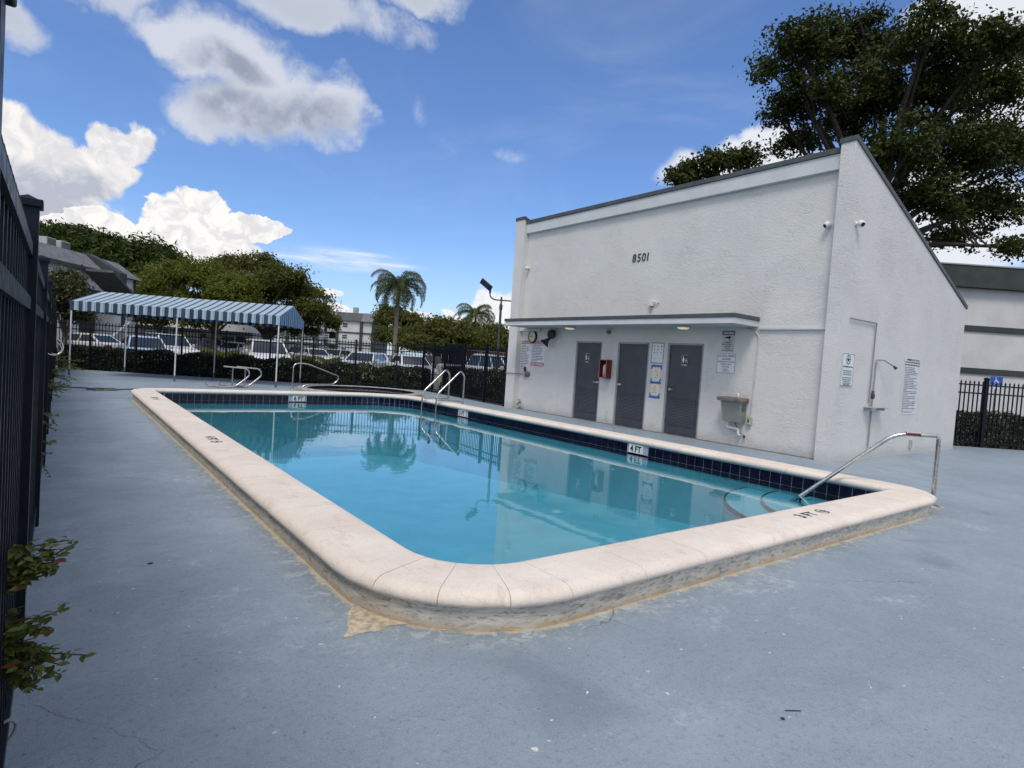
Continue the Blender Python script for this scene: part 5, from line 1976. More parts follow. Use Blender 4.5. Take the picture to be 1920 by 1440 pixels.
# ------------------------------------------------------------------ hedges
def hedge(label, a, b, width, h, n, leaf, mat, z0=-0.03, group=None, side=1, ragged=0.20):
    a, b = Vector((*a, 0)), Vector((*b, 0))
    d = b - a
    L = d.length
    d.normalize()
    nn = Vector((-d.y, d.x, 0)) * side
    root = thing('hedge', label, 'hedge', a + d * L / 2, group=group)
    u = NPR.uniform(0, L, n)
    w = NPR.uniform(0, 1, n)
    hh = h * (1 + ragged * np.array([noise.noise(Vector((x * 1.3, 7.1, 0.0))) for x in u]) + 0.03 * NPR.normal(0, 1, n))
    v = NPR.uniform(0, 1, n)
    # most of the leaves on the outside: front, back and top
    side_ = NPR.integers(0, 5, n)
    w = np.where(side_ <= 1, np.abs(NPR.normal(0, 0.12, n)), np.where(side_ == 2, 1 - np.abs(NPR.normal(0, 0.12, n)), w))
    v = np.where(side_ == 3, 1 - np.abs(NPR.normal(0, 0.08, n)), v)
    bump = np.array([noise.noise(Vector((x * 2.2, q * 3.0, 1.7))) for x, q in zip(u, v)])
    w = w + 0.18 * bump / max(width, 0.3)
    P_ = np.array(a)[None] + u[:, None] * np.array(d)[None] + (w * width)[:, None] * np.array(nn)[None]
    P_[:, 2] = z0 + v * hh
    nr = (w - 0.5)[:, None] * 2 * np.array(nn)[None] + np.array([0, 0, 0.7])
    o = origin(root)
    me = leaf_mesh('leaves', P_ - np.array(o), nr, leaf, mat, 0.55, 0.9)
    link('leaves', me, root, 'stuff')
    # twiggy stems inside
    m = MB()
    rr = random.Random(3)
    for k in range(int(L / 0.22)):
        p = a + d * (k * 0.22 + rr.uniform(-.08, .08)) + nn * width * rr.uniform(0.3, 0.7)
        for j in range(3):
            e = p + Vector((rr.uniform(-.2, .2), rr.uniform(-.2, .2), z0 + h * rr.uniform(0.6, 0.85)))
            m.tube([p + Vector((0, 0, z0 - 0.05)), p.lerp(e, 0.5) + Vector((rr.uniform(-.05, .05), rr.uniform(-.05, .05), 0)), e], [0.012, 0.009, 0.004], 4)
    m.build('stems', M_BARK, root, 'stuff')
    return root


fd = FN.normalized()
fn = Vector((-fd.y, fd.x, 0))
ha = Vector((*FA, 0)) + fn * 0.22
hb_ = Vector((*FB, 0)) + fn * 0.22 + fd * 0.3
hedge('dark clipped hedge along the outside of the far fence', ha.xy, hb_.xy, 0.85, 0.88, 50000, 0.085, M_HEDGE, group='hedges outside the fences')
hedge('dark hedge behind the gate and the short fence left of the pool house', (12.25, 20.6), (12.05, 14.9), 0.8, 1.02, 14000, 0.085, M_HEDGE, group='hedges outside the fences', side=1)
rd = Vector((RB[0] - RA[0], RB[1] - RA[1], 0)).normalized()
rn = Vector((-rd.y, rd.x, 0))
h0, h1 = Vector((*RA, 0)) + rn * 0.20 + rd * -0.3, Vector((*RB, 0)) + rn * 0.20
hedge('tall dark hedge behind the fence right of the pool house', h0.xy, h1.xy, 0.8, 0.90, 30000, 0.075, M_HEDGE, group='hedges outside the fences')
hedge('dense dark hedge standing close behind the left fence', (-0.30, 1.0), (-0.30, 28.0), 0.9, 1.62, 42000, 0.11, M_DARKLEAF, group='hedges outside the fences', side=1)
hedge('low yellowish hedge between the two rows of parked cars', (2.5, 41.6), (28.0, 31.2), 1.2, 0.85, 22000, 0.14, M_MIDLEAF, group='hedges outside the fences')


# ------------------------------------------------------------------ sprigs growing through the left fence
def sprig(label, base, stems, leaf, seed, group='sprigs growing through the left fence'):
    """stems: list of end points; big leaves in pairs along each."""
    root = thing('sprig', label, 'plant', base, group=group)
    rr = random.Random(seed)
    m = MB()
    C_, N_, S_l = [], [], []
    for e in stems:
        b = Vector(base) + Vector((rr.uniform(-.10, -.02), rr.uniform(-.05, .05), rr.uniform(-.05, .1)))
        e = Vector(e)
        mid = b.lerp(e, 0.5) + Vector((0, 0, 0.07 * (e - b).length))
        path = smooth_path([b, mid, e], (e - b).length * 0.3, 4)
        m.tube(path, [0.0048 - 0.0030 * k / (len(path) - 1) for k in range(len(path))], 5)
        L = (e - b).length
        k = max(5, int(L / 0.021))
        for i in range(k):
            t = (i + 0.7) / k
            p = b.lerp(mid, t * 2) if t < 0.5 else mid.lerp(e, t * 2 - 1)
            sz = leaf * rr.uniform(0.6, 1.15) * (1 - 0.3 * t)
            for sgn in (-1, 1):
                C_.append(p + Vector((rr.uniform(-.4, .4), rr.uniform(-.4, .4), rr.uniform(-.3, .4))) * sz + Vector((0.0, sgn, 0)) * sz * 0.45)
                N_.append(Vector((rr.uniform(-.4, .2), sgn * 0.35, 1.0)))
                S_l.append(sz)
    m.build('stem', simple('green_stem', (0.06, 0.06, 0.025), 0.7), root)
    o = Vector(base)
    # each leaf a folded blade of six triangles
    lm = MB()
    for c, n_, s in zip(C_, N_, S_l):
        n_ = n_.normalized()
        a = n_.cross(Vector((rr.uniform(-1, 1), rr.uniform(-1, 1), rr.uniform(-.3, .3)))).normalized()
        b = n_.cross(a)
        h = s * 0.26
        up_ = n_ * s * 0.07
        v = [c - a * s * 0.5, c - a * s * 0.12 + b * h + up_, c + a * s * 0.22 + b * h * 0.8 + up_, c + a * s * 0.5 - n_ * s * 0.08, c + a * s * 0.22 - b * h * 0.8 + up_, c - a * s * 0.12 - b * h + up_, c - a * s * 0.12, c + a * s * 0.22]
        lm.add(v, [(0, 1, 6), (1, 2, 7, 6), (2, 3, 7), (0, 6, 5), (6, 7, 4, 5), (7, 3, 4)])
    ob = lm.build('leaves', M_SPRIG, root, 'stuff')
    return root


rs = random.Random(9)
def ends_of(n, c, r):
    return [(c[0] + rs.uniform(-1, 1) * r[0], c[1] + rs.uniform(-1, 1) * r[1], c[2] + rs.uniform(-1, 1) * r[2]) for _ in range(n)]


sprig('leafy sprig with narrow upright leaves, upper one growing through the near left fence', (-0.12, 2.42, 0.60), [(0.045, 2.32, 0.765), (0.06, 2.34, 0.745)] + ends_of(17, (-0.02, 2.35, 0.70), (0.055, 0.05, 0.05)), 0.050, 1)
sprig('bushy sprig with reddish leaf tips, lowest one at the foot of the near left fence', (-0.13, 2.40, 0.40), [(0.105, 2.26, 0.40), (0.05, 2.28, 0.56)] + ends_of(36, (-0.03, 2.33, 0.42), (0.065, 0.06, 0.12)), 0.050, 2)
for i, (y, z, n, reach, lab) in enumerate(((5.6, 0.45, 3, 0.10, 'tiny sprig poking through the left fence low above the deck'), (6.9, 0.62, 3, 0.12, 'small sprig poking through the left fence halfway along'), (8.4, 0.80, 4, 0.14, 'small sprig poking through the left fence beyond the halfway point'),
                                 (12.5, 0.45, 5, 0.28, 'thin sprig hanging out of the left fence opposite the pool end'), (15.0, 0.55, 6, 0.42, 'wide leafy sprig reaching out of the left fence near the cable'), (17.6, 0.65, 6, 0.55, 'longest sprig reaching out of the left fence beyond the pool'))):
    ends = [(-0.10 + reach * rs.uniform(0.5, 1.1), y + rs.uniform(-.25, .25), z + rs.uniform(-.18, .18)) for _ in range(n)]
    sprig(lab, (-0.13, y, z), ends, 0.055 if y < 10 else 0.075, 20 + i)


# ------------------------------------------------------------------ trees
# crowns as groups of lobes: x, y, z and the three half sizes of each
LOBES = {
    'BT': [(22.0, 12.2, 13.8, 1.43, 1.35, 1.27), (26.9, 13.2, 16.2, 1.78, 1.6, 1.43), (27.9, 11.9, 15.7, 1.64, 1.46, 1.29), (23.1, 12.1, 12.4, 1.57, 1.42, 1.26), (26.1, 11.4, 13.2, 1.88, 1.66, 1.44), (23.3, 13.2, 12.3, 0.88, 0.88, 0.88), (24.9, 13.3, 11.5, 1.1, 0.94, 0.78), (26.9, 12.7, 12.4, 1.41, 1.23, 1.06), (25.8, 9.0, 14.4, 1.72, 1.57, 1.42), (27.1, 7.6, 14.2, 1.59, 1.39, 1.19), (33.3, 8.3, 16.8, 0.95, 1.07, 1.19), (27.5, 9.9, 13.2, 2.07, 1.85, 1.64), (31.5, 9.0, 14.2, 2.22, 1.99, 1.75), (24.6, 9.2, 10.1, 1.58, 1.43, 1.29), (28.7, 8.9, 10.9, 2.3, 1.97, 1.64), (32.2, 8.1, 11.6, 1.85, 1.91, 1.97), (26.8, 8.9, 8.7, 1.46, 1.36, 1.25), (33.0, 8.8, 9.6, 2.18, 1.88, 1.57), (31.8, 9.4, 8.1, 1.44, 1.15, 0.86), (28.0, 6.6, 6.8, 0.9, 0.8, 0.7), (25.6, 8.8, 15.3, 0.7, 0.57, 0.44), (26.3, 11.7, 16.6, 1.0, 0.7, 0.4), (25.1, 15.2, 15.4, 0.6, 0.6, 0.6)],
    'LB': [(19.2, 14.4, 9.1, 0.82, 0.62, 0.41), (19.7, 13.6, 9.4, 0.91, 0.68, 0.45), (20.8, 13.3, 9.8, 0.83, 0.62, 0.41), (18.1, 14.3, 8.6, 0.4, 0.3, 0.2)],
    'FA': [(-2.1, 89.2, 11.8, 1.74, 1.68, 1.62), (-0.4, 89.0, 12.3, 2.52, 2.08, 1.64), (1.5, 87.8, 12.4, 2.02, 1.83, 1.64), (-1.3, 88.5, 10.0, 3.11, 2.49, 1.87), (1.1, 86.6, 10.2, 2.8, 2.33, 1.87)],
    'FB': [(3.3, 84.9, 11.5, 2.12, 1.74, 1.37), (5.1, 84.7, 11.2, 2.27, 1.89, 1.51), (4.1, 84.6, 9.6, 3.12, 2.5, 1.87), (2.4, 84.6, 9.6, 2.46, 2.15, 1.85)],
    'FC': [(7.7, 82.2, 11.1, 2.26, 1.82, 1.38), (9.2, 79.6, 10.5, 2.1, 1.66, 1.23), (6.8, 81.8, 9.3, 2.79, 2.32, 1.86), (8.8, 77.9, 8.5, 2.41, 1.99, 1.57), (10.9, 80.4, 10.1, 1.14, 0.88, 0.63)],
    'MA': [(6.8, 60.0, 5.9, 2.09, 1.84, 1.58), (8.0, 55.4, 6.4, 1.97, 1.73, 1.49), (5.3, 58.4, 4.5, 1.43, 1.6, 1.78), (7.5, 58.6, 4.1, 2.53, 2.07, 1.61), (5.9, 59.7, 2.8, 1.61, 1.38, 1.15)],
    'MB': [(10.0, 55.4, 6.1, 2.16, 1.93, 1.71), (11.1, 51.9, 5.3, 2.15, 1.85, 1.55), (9.4, 55.2, 4.0, 2.45, 2.0, 1.56), (11.7, 52.6, 3.6, 2.2, 1.72, 1.23), (8.4, 53.3, 3.0, 1.92, 1.49, 1.07)],
    'BG': [(11.4, 61.8, 8.0, 1.41, 1.21, 1.0), (13.0, 63.2, 8.9, 1.67, 1.35, 1.04), (14.5, 61.8, 8.8, 1.56, 1.3, 1.04), (14.8, 58.5, 9.5, 1.09, 0.89, 0.7), (15.5, 58.7, 8.5, 1.51, 1.26, 1.0), (15.7, 53.5, 7.3, 1.78, 1.45, 1.12), (13.5, 57.0, 6.6, 2.31, 1.92, 1.54), (16.6, 59.6, 6.2, 2.48, 2.06, 1.65), (17.5, 55.4, 6.3, 1.67, 1.52, 1.38), (18.0, 52.9, 4.8, 1.81, 1.62, 1.43), (17.2, 56.8, 4.1, 2.25, 1.92, 1.6), (20.1, 55.9, 3.9, 1.33, 1.33, 1.33), (18.5, 56.8, 2.9, 1.32, 1.02, 0.71), (15.0, 56.9, 3.7, 1.96, 1.61, 1.27), (12.7, 59.4, 6.9, 1.77, 1.53, 1.28), (12.1, 60.5, 5.4, 1.99, 1.74, 1.49)],
    'PA': [(37.0, 76.8, 7.0, 1.8, 1.35, 0.9), (35.8, 76.3, 5.6, 1.19, 1.19, 1.19), (37.8, 74.2, 6.1, 1.77, 1.47, 1.18), (39.3, 73.4, 4.9, 1.78, 1.55, 1.33), (35.4, 74.1, 3.5, 1.59, 1.45, 1.3), (37.2, 72.7, 3.6, 2.75, 2.03, 1.3)],
    'PB': [(32.3, 54.6, 4.2, 1.93, 1.59, 1.25), (31.5, 56.6, 3.4, 1.62, 1.33, 1.04), (33.5, 53.1, 3.7, 1.8, 1.52, 1.24), (31.0, 53.9, 2.5, 2.78, 1.78, 0.78), (29.1, 54.3, 2.4, 1.43, 1.04, 0.66)],
    'PC': [(42.1, 62.4, 3.6, 2.57, 1.97, 1.36), (44.8, 62.8, 4.4, 1.53, 1.53, 1.53), (45.6, 61.1, 3.8, 1.1, 1.24, 1.37), (42.7, 62.1, 2.7, 3.39, 2.1, 0.81)],
    'SH': [(0.2, 36.7, 3.7, 0.74, 0.68, 0.63), (-0.2, 35.7, 3.2, 0.61, 0.66, 0.71), (0.6, 35.6, 3.0, 0.62, 0.67, 0.72), (0.0, 36.9, 2.5, 0.84, 0.74, 0.63), (0.6, 35.8, 2.2, 0.62, 0.54, 0.47)],
}


def crown_tree(key, name, label, mat, leaf, clumps, leaves, spread, trunk, fork, limbs=8, base=None, group='trees beyond the parking lot', **kw):
    bl = LOBES[key]
    if base is None:
        base = (sum(b[0] for b in bl) / len(bl), sum(b[1] for b in bl) / len(bl), -0.05)
    return tree(name, label, base, bl, mat, leaf, clumps, leaves, spread, trunk, fork, limbs=limbs, group=group, **kw)


crown_tree('BT', 'broadleaf_tree', 'tall dark broadleaf tree towering behind the right end of the pool house', M_BIGLEAF, 0.165, 1450, 60, 0.235, 0.36, 7.0, limbs=23, base=(26.6, 11.2, -0.05), group=None, hollow=0.45, aspect=0.55, twig=0.2, bark=M_DARKBARK, seed=4)
crown_tree('LB', 'broadleaf_tree', 'small spreading tree crown peeping above the middle of the pool house roof', M_BIGLEAF, 0.17, 90, 48, 0.22, 0.16, 7.4, limbs=6, base=(19.6, 14.0, -0.05), group=None, hollow=0.2, seed=6, twig=0.4, bark=M_DARKBARK)
crown_tree('FA', 'feathery_tree', 'tallest dark feathery tree at the far left behind the apartment roof', M_DARKLEAF, 0.70, 190, 80, 0.55, 0.34, 7.0, hollow=0.4, aspect=0.26, seed=11)
crown_tree('FB', 'feathery_tree', 'dark feathery tree rising behind the apartment air conditioners', M_DARKLEAF, 0.70, 150, 80, 0.55, 0.34, 7.0, hollow=0.4, aspect=0.26, seed=12)
crown_tree('FC', 'feathery_tree', 'dark feathery tree beside the bright tower of cloud', M_DARKLEAF, 0.70, 150, 80, 0.55, 0.34, 6.5, hollow=0.4, aspect=0.26, seed=13)
crown_tree('MA', 'broadleaf_tree', 'yellowish green rounded tree behind the left half of the awning', M_MIDLEAF, 0.24, 300, 100, 0.36, 0.20, 2.2, hollow=0.45, seed=14)
crown_tree('MB', 'broadleaf_tree', 'yellowish green tree behind the middle of the awning', M_MIDLEAF, 0.24, 310, 100, 0.36, 0.20, 2.2, hollow=0.45, seed=15)
crown_tree('BG', 'broadleaf_tree', 'large spreading olive green tree behind the right half of the awning', M_OLIVE, 0.26, 620, 96, 0.36, 0.42, 2.6, limbs=16, hollow=0.4, seed=16)
crown_tree('PA', 'broadleaf_tree', 'dark tree behind the tall palm trunk', M_OLIVE, 0.40, 260, 70, 0.50, 0.25, 2.5, hollow=0.4, seed=17)
crown_tree('PB', 'broadleaf_tree', 'rounded green tree between the two palms', M_OLIVE, 0.32, 330, 76, 0.45, 0.2, 1.5, hollow=0.4, seed=18)
crown_tree('PC', 'broadleaf_tree', 'dark green tree behind the shorter palm, left of the pool house', M_OLIVE, 0.38, 300, 70, 0.5, 0.2, 1.5, hollow=0.4, seed=19)
crown_tree('SH', 'broadleaf_tree', 'small rounded tree with pale blossoms in front of the left apartments', mat_leaf('blossom_leaf', (0.018, 0.024, 0.006), (0.050, 0.058, 0.016), accent=(0.22, 0.20, 0.12), trans=0.25), 0.15, 240, 66, 0.22, 0.10, 1.2, group=None, hollow=0.4, seed=20)


# loose pale shrubs standing in the far hedge
M_PALE = mat_leaf('pale_shrub_leaf', (0.06, 0.075, 0.02), (0.20, 0.22, 0.10), accent=(0.42, 0.44, 0.34), trans=0.3)
for (x, y, z, r, lab) in ((10.05, 22.75, 0.62, 0.45, 'pale variegated shrub growing out of the far hedge left of the palm trunk'), (7.2, 24.35, 0.55, 0.42, 'pale loose shrub in the far hedge at the right end of the awning'), (14.3, 18.2, 0.6, 0.5, 'pale shrub beyond the fence between the gate and the pool house')):
    root = thing('shrub', lab, 'shrub', (x, y, -0.03))
    bl = [(x + rnd.uniform(-.3, .3) * r, y + rnd.uniform(-.3, .3) * r, z + rnd.uniform(-.25, .35), r * 0.7, r * 0.7, r * 0.8) for _ in range(4)]
    pts, nr, cc = crown_points(bl, 42, 26, 0.10, 0.3)
    link('leaves', leaf_mesh('leaves', pts - np.array(root.location), nr, 0.085, M_PALE, 0.5, 0.9), root, 'stuff')
    m = MB()
    for k in range(7):
        e = Vector(cc[k * 5])
        m.tube([(x + rnd.uniform(-.05, .05), y, -0.05), ((x + e.x) / 2, (y + e.y) / 2, e.z * 0.45), e], [0.014, 0.010, 0.004], 5)
    m.build('stems', M_BARK, root)

# ------------------------------------------------------------------ palms
def palm(label, base, h, frond, n, tr, seed, dry=0):
    root = thing('palm_tree', label, 'palm tree', base, group='palms beyond the fence')
    rr = random.Random(seed)
    b = Vector(base)
    m = MB()
    k = 14
    path = [b + Vector((0.12 * math.sin(i / k * 2.0), 0.05 * math.sin(i / k * 3), h * i / k - 0.1)) for i in range(k + 1)]
    rad = [tr * (1.25 - 0.35 * i / k + (0.05 if i % 2 else 0)) for i in range(k + 1)]
    rad[0] *= 1.3
    m.tube(path, rad, 12)
    m.build('trunk', M_PALMBARK, root)
    top = path[-1]
    m = MB()
    m.tube([top - Vector((0, 0, 0.1)), top + Vector((0, 0, 0.45)), top + Vector((0, 0, 0.9))], [tr * 0.95, tr * 0.75, tr * 0.25], 10)
    m.build('crownshaft', simple('crownshaft_green', (0.06, 0.075, 0.025), 0.5, var=0.2), root)
    hub = top + Vector((0, 0, 0.75))
    for i in range(n + dry):
        is_dry = i >= n
        az = i * 2.39996 + rr.uniform(-.15, .15)
        el = -1.0 if is_dry else (1.30 - 1.55 * (i / max(1, n - 1)) + rr.uniform(-.1, .1))
        L = frond * rr.uniform(0.85, 1.1)
        dirh = Vector((math.cos(az), math.sin(az), 0))
        pts, p, e = [], hub - Vector((0, 0, 0.5 if is_dry else 0)), el
        segs = 11
        for s in range(segs + 1):
            pts.append(p.copy())
            p = p + (dirh * math.cos(e) + Vector((0, 0, 1)) * math.sin(e)) * (L / segs)
            e -= (0.22 if not is_dry else 0.10) * (0.6 + s / segs)
        m = MB()
        m.tube(pts, [0.035 * (1 - 0.85 * s / segs) for s in range(segs + 1)], 5)
        sidev = dirh.cross(Vector((0, 0, 1)))
        for s in range(1, segs):
            for sub in range(7):
                t = (sub + rr.random() * 0.5) / 7
                q = pts[s].lerp(pts[s + 1], t)
                fr = (s + t) / segs
                ll = frond * 0.30 * math.sin(PI * min(1, 0.15 + fr * 0.85)) ** 0.6 * rr.uniform(0.8, 1.1)
                tan = (pts[s + 1] - pts[s]).normalized()
                for sg in (-1, 1):
                    d1 = (sidev * sg * 0.75 + tan * 0.55 + Vector((0, 0, rr.uniform(-.15, .35)))).normalized()
                    m1 = q + d1 * ll * 0.45
                    m2 = m1 + (d1 * 0.45 + Vector((0, 0, -0.75))).normalized() * ll * 0.55
                    w = tan * 0.0066 * frond
                    m.add([q - w, q + w, m1 + w * 0.9, m1 - w * 0.9, m2], [(0, 1, 2, 3), (3, 2, 4)])
        m.build('frond', M_DRYPALM if is_dry else M_PALM, root)
    return root


palm('taller palm with a full drooping crown beyond the far fence', (21.55, 44.0, -0.05), 6.2, 3.0, 26, 0.155, 3)
palm('shorter shaggy palm with dry hanging fronds near the light pole', (44.4, 66.8, -0.05), 6.6, 3.9, 20, 0.17, 8, dry=9)


# ------------------------------------------------------------------ buildings
WHITEWALL = simple('apartment_white', (0.62, 0.63, 0.64), 0.8, var=0.07, scale=0.8, bump=0.3, bscale=18)
GREYWALL = simple('apartment_grey', (0.36, 0.37, 0.38), 0.8, var=0.1, scale=0.6)
DARKTRIM = simple('apartment_dark_trim', (0.040, 0.048, 0.046), 0.6, var=0.2, scale=0.9)
SHINGLE = simple('grey_shingle', (0.155, 0.16, 0.175), 0.85, var=0.25, scale=2.5, bump=0.6, bscale=9)
SHINGLED = simple('dark_shingle', (0.075, 0.083, 0.085), 0.85, var=0.25, scale=2.5)
VOID = simple('dark_door_and_painted_shade', (0.03, 0.032, 0.034), 0.8, var=0.3)  # near black for doors and grille; also recess shade put into colour
BWIN = mat_glass_dark('window_glass', (0.035, 0.042, 0.05))


def window(parent, x0, x1, z0, z1, y, frame=0.08, out=-1):
    """A sash window on the plane y of the parent's own space: frame with a pane and a middle rail."""
    m = MB()
    f = frame
    ys = sorted((y + out * 0.05, y + out * 0.003))
    m.box((x0, ys[0], z0), (x0 + f, ys[1], z1))
    m.box((x1 - f, ys[0], z0), (x1, ys[1], z1))
    m.box((x0 + f, ys[0], z0), (x1 - f, ys[1], z0 + f))
    m.box((x0 + f, ys[0], z1 - f), (x1 - f, ys[1], z1))
    m.box((x0 + f, ys[0], (z0 + z1) / 2 - f / 3), (x1 - f, ys[1], (z0 + z1) / 2 + f / 3))
    w = m.build('window', WHITEWALL, parent, local=True)
    m = MB()
    yy = y + out * 0.02
    m.quad((x0 + f, yy, z0 + f), (x1 - f, yy, z0 + f), (x1 - f, yy, z1 - f), (x0 + f, yy, z1 - f))
    m.build('pane', BWIN, w, local=True)
    return w


def pbox(parent, name, mat, a, b):
    m = MB()
    m.box(a, b)
    return m.build(name, mat, parent, local=True)


# left apartments: local x runs along the facade away from the camera, y into the building
A0 = Vector((-1.23, 42.87, 0))
A1 = Vector((3.80, 50.36, 0))
ad = (A1 - A0).normalized()
ap = thing('apartment_building', 'grey roofed two storey apartment building at the far left', 'building', A0 - ad * 12, math.atan2(ad.y, ad.x))
T0 = 12.0            # local x of the point seen at the left fence
EV = 5.45
LA = T0 + 9.2
m = MB()
m.box((0, 0.0, -0.1), (T0 + 6.2, 10, EV))
m.build('wall', WHITEWALL, ap, local=True)
m = MB()
m.prism([(-0.5, EV - 0.02), (0.0, EV + 0.0), (1.35, EV + 1.15), (9.6, EV + 1.15), (10.5, EV)], lambda p: (-0.3, p[0], p[1]), lambda p: (T0 + 6.35, p[0], p[1]))
m.build('roof', SHINGLE, ap, local=True)
pbox(ap, 'eave_board', DARKTRIM, (-0.3, -0.62, EV - 0.16), (T0 + 6.3, -0.505, EV + 0.03))
# dark fin and the end bay beyond it
m = MB()
m.prism([(-0.9, -0.1), (9.8, -0.1), (9.8, EV + 1.0), (1.2, EV + 1.22), (-0.9, EV + 0.1)], lambda p: (T0 + 6.36, p[0], p[1]), lambda p: (T0 + 7.2, p[0], p[1]))
m.build('fin_wall', DARKTRIM, ap, local=True)
m = MB()
m.box((T0 + 7.205, -0.35, -0.1), (LA, 9.5, EV - 0.1))
m.build('wall', WHITEWALL, ap, local=True)
m = MB()
m.prism([(-0.75, EV - 0.1), (1.0, EV + 1.05), (8.5, EV + 1.05), (9.9, EV - 0.1)], lambda p: (T0 + 7.205, p[0], p[1]), lambda p: (LA + 0.15, p[0], p[1]))
m.build('roof', SHINGLE, ap, local=True)
pbox(ap, 'corner_board', DARKTRIM, (LA - 0.25, -0.40, -0.1), (LA + 0.02, -0.355, EV - 0.12))
window(ap, T0 + 7.6, T0 + 8.9, 3.6, 4.75, -0.352)
window(ap, T0 + 7.6, T0 + 8.9, 0.9, 2.1, -0.352)
pbox(ap, 'balcony_band', GREYWALL, (T0 + 7.25, -0.42, 2.5), (LA - 0.26, -0.355, 2.9))
for x in (1.0, 5.0, 9.0):
    window(ap, x, x + 1.4, 3.4, 4.6, -0.001)
    window(ap, x, x + 1.4, 0.9, 2.1, -0.001)
window(ap, T0 + 0.15, T0 + 0.8, 3.9, 4.8, -0.001)
dr_ = pbox(ap, 'door', simple('brown_door', (0.14, 0.07, 0.03), 0.6), (T0 + 3.0, -0.06, 2.9), (T0 + 4.1, -0.003, 4.75))
# stair tower: sloping canopy over a flat panel coloured like a shaded opening
m = MB()
m.prism([(T0 + 3.3, EV - 0.25), (T0 + 5.6, 4.05), (T0 + 6.35, 4.05), (T0 + 6.35, 4.2), (T0 + 5.5, 4.25), (T0 + 3.35, EV - 0.1)], lambda p: (p[0], -2.3, p[1]), lambda p: (p[0], -0.52, p[1]))
m.build('stair_canopy', SHINGLED, ap, local=True)
pbox(ap, 'stair_shade_panel', VOID, (T0 + 3.9, -0.05, -0.05), (T0 + 5.9, -0.002, 4.2))  # no hole here: the stairwell's shade is this panel's colour
m = MB()
m.prism([(T0 + 2.4, -0.1), (T0 + 5.4, -0.1), (T0 + 5.4, 2.3), (T0 + 4.9, 2.3), (T0 + 2.4, 0.9)], lambda p: (p[0], -2.6, p[1]), lambda p: (p[0], -2.4, p[1]))
m.build('stair_parapet', GREYWALL, ap, local=True)
pbox(ap, 'pier', WHITEWALL, (T0 + 5.4, -1.2, -0.1), (T0 + 6.2, -0.01, 4.04))
for k in range(2):
    x = T0 + 3.6 + k * 1.25
    q = A0 - ad * 12 + ad * x + Vector((-ad.y, ad.x, 0)) * 1.9
    ac = thing('air_conditioner', ('left' if k == 0 else 'right') + ' one of two white air conditioner boxes on the grey apartment roof', 'air conditioner', (q.x, q.y, EV + 1.15), math.atan2(ad.y, ad.x), 'air conditioners on the roof')
    m = MB()
    m.bbox((-0.42, -0.3, 0.0), (0.42, 0.3, 0.5), 0.03)
    m.build('casing', simple('ac_grey', (0.42, 0.43, 0.43), 0.6), ac, local=True)
    m = MB()
    for j in range(8):
        m.box((-0.36, -0.312, 0.05 + j * 0.052), (0.36, -0.3005, 0.075 + j * 0.052))
    m.build('grille', VOID, ac, 'stuff', local=True)

# low white wing seen under the awning, frontal
wg = thing('apartment_wing', 'low grey and white apartment wing seen beneath the striped awning', 'building', (6.0, 73.5, 0), -0.50)
pbox(wg, 'wall', GREYWALL, (0, 0, -0.1), (12, 8, 2.55))
pbox(wg, 'balcony_band', WHITEWALL, (-0.1, -1.4, 2.56), (12.1, 8.0, 3.5))
pbox(wg, 'wall', WHITEWALL, (0, 0, 3.51), (12, 8, 5.4))
for k in range(3):
    x = 0.4 + k * 3.7
    pbox(wg, 'post', DARKTRIM, (x, -1.38, -0.1), (x + 0.45, -1.0, 2.555))
    window(wg, x + 1.0, x + 2.4, 0.9, 2.1, -0.001)
    pbox(wg, 'door', VOID, (x + 2.6, -0.05, 0.0), (x + 3.4, -0.002, 2.1))
m = MB()
m.prism([(-0.6, 5.41), (4, 6.8), (8.6, 5.41)], lambda p: (-0.3, p[0], p[1]), lambda p: (12.3, p[0], p[1]))
m.build('roof', SHINGLE, wg, local=True)

# three storey block in the middle distance
p0, p1 = Vector((43.5, 130.8, 0)), Vector((54.7, 122.3, 0))
bd = (p1 - p0).normalized()
blk = thing('apartment_block', 'three storey white apartment block with dark grey bands beyond the car park', 'building', p0 + bd * 3.6, math.atan2(bd.y, bd.x))
W3 = (p1 - p0).length - 3.6
ZF = [-0.2, 2.75, 5.3, 7.85]
pbox(blk, 'wall', WHITEWALL, (2.6, 0, -0.2), (W3, 10, 7.85))
pbox(blk, 'wall', WHITEWALL, (0, 2.2, -0.2), (2.6, 10, 7.85))
m = MB()
m.prism([(-0.5, 7.86), (1.3, 9.75), (8.6, 9.75), (10.5, 7.86)], lambda p: (-0.3, p[0], p[1]), lambda p: (W3 + 0.5, p[0], p[1]))
m.build('roof', SHINGLED, blk, local=True)
for x0, x1 in ((-0.35, 2.3), (W3 - 2.6, W3 + 0.55)):
    m = MB()
    m.prism([(-0.7, 7.86), (1.2, 9.82), (8.7, 9.82), (10.7, 7.86)], lambda p: (x0, p[0], p[1]), lambda p: (x1, p[0], p[1]))
    m.build('roof_bay', SHINGLE, blk, local=True)
for x0, x1 in ((-0.02, 0.35), (2.35, 2.9), (W3 - 2.9, W3 - 2.3), (W3 - 0.3, W3 + 0.25)):
    pbox(blk, 'dark_pier', DARKTRIM, (x0, -0.32, -0.2), (x1, -0.003, 7.855))
pbox(blk, 'end_wall', DARKTRIM, (W3 + 0.255, -0.2, -0.2), (W3 + 1.3, 9.5, 9.2))
for z in ZF[1:3]:
    pbox(blk, 'floor_band', DARKTRIM, (2.905, -0.16, z - 0.14), (W3 - 2.905, -0.003, z + 0.14))
    pbox(blk, 'floor_band', DARKTRIM, (W3 - 2.295, -0.16, z - 0.14), (W3 - 0.305, -0.003, z + 0.14))
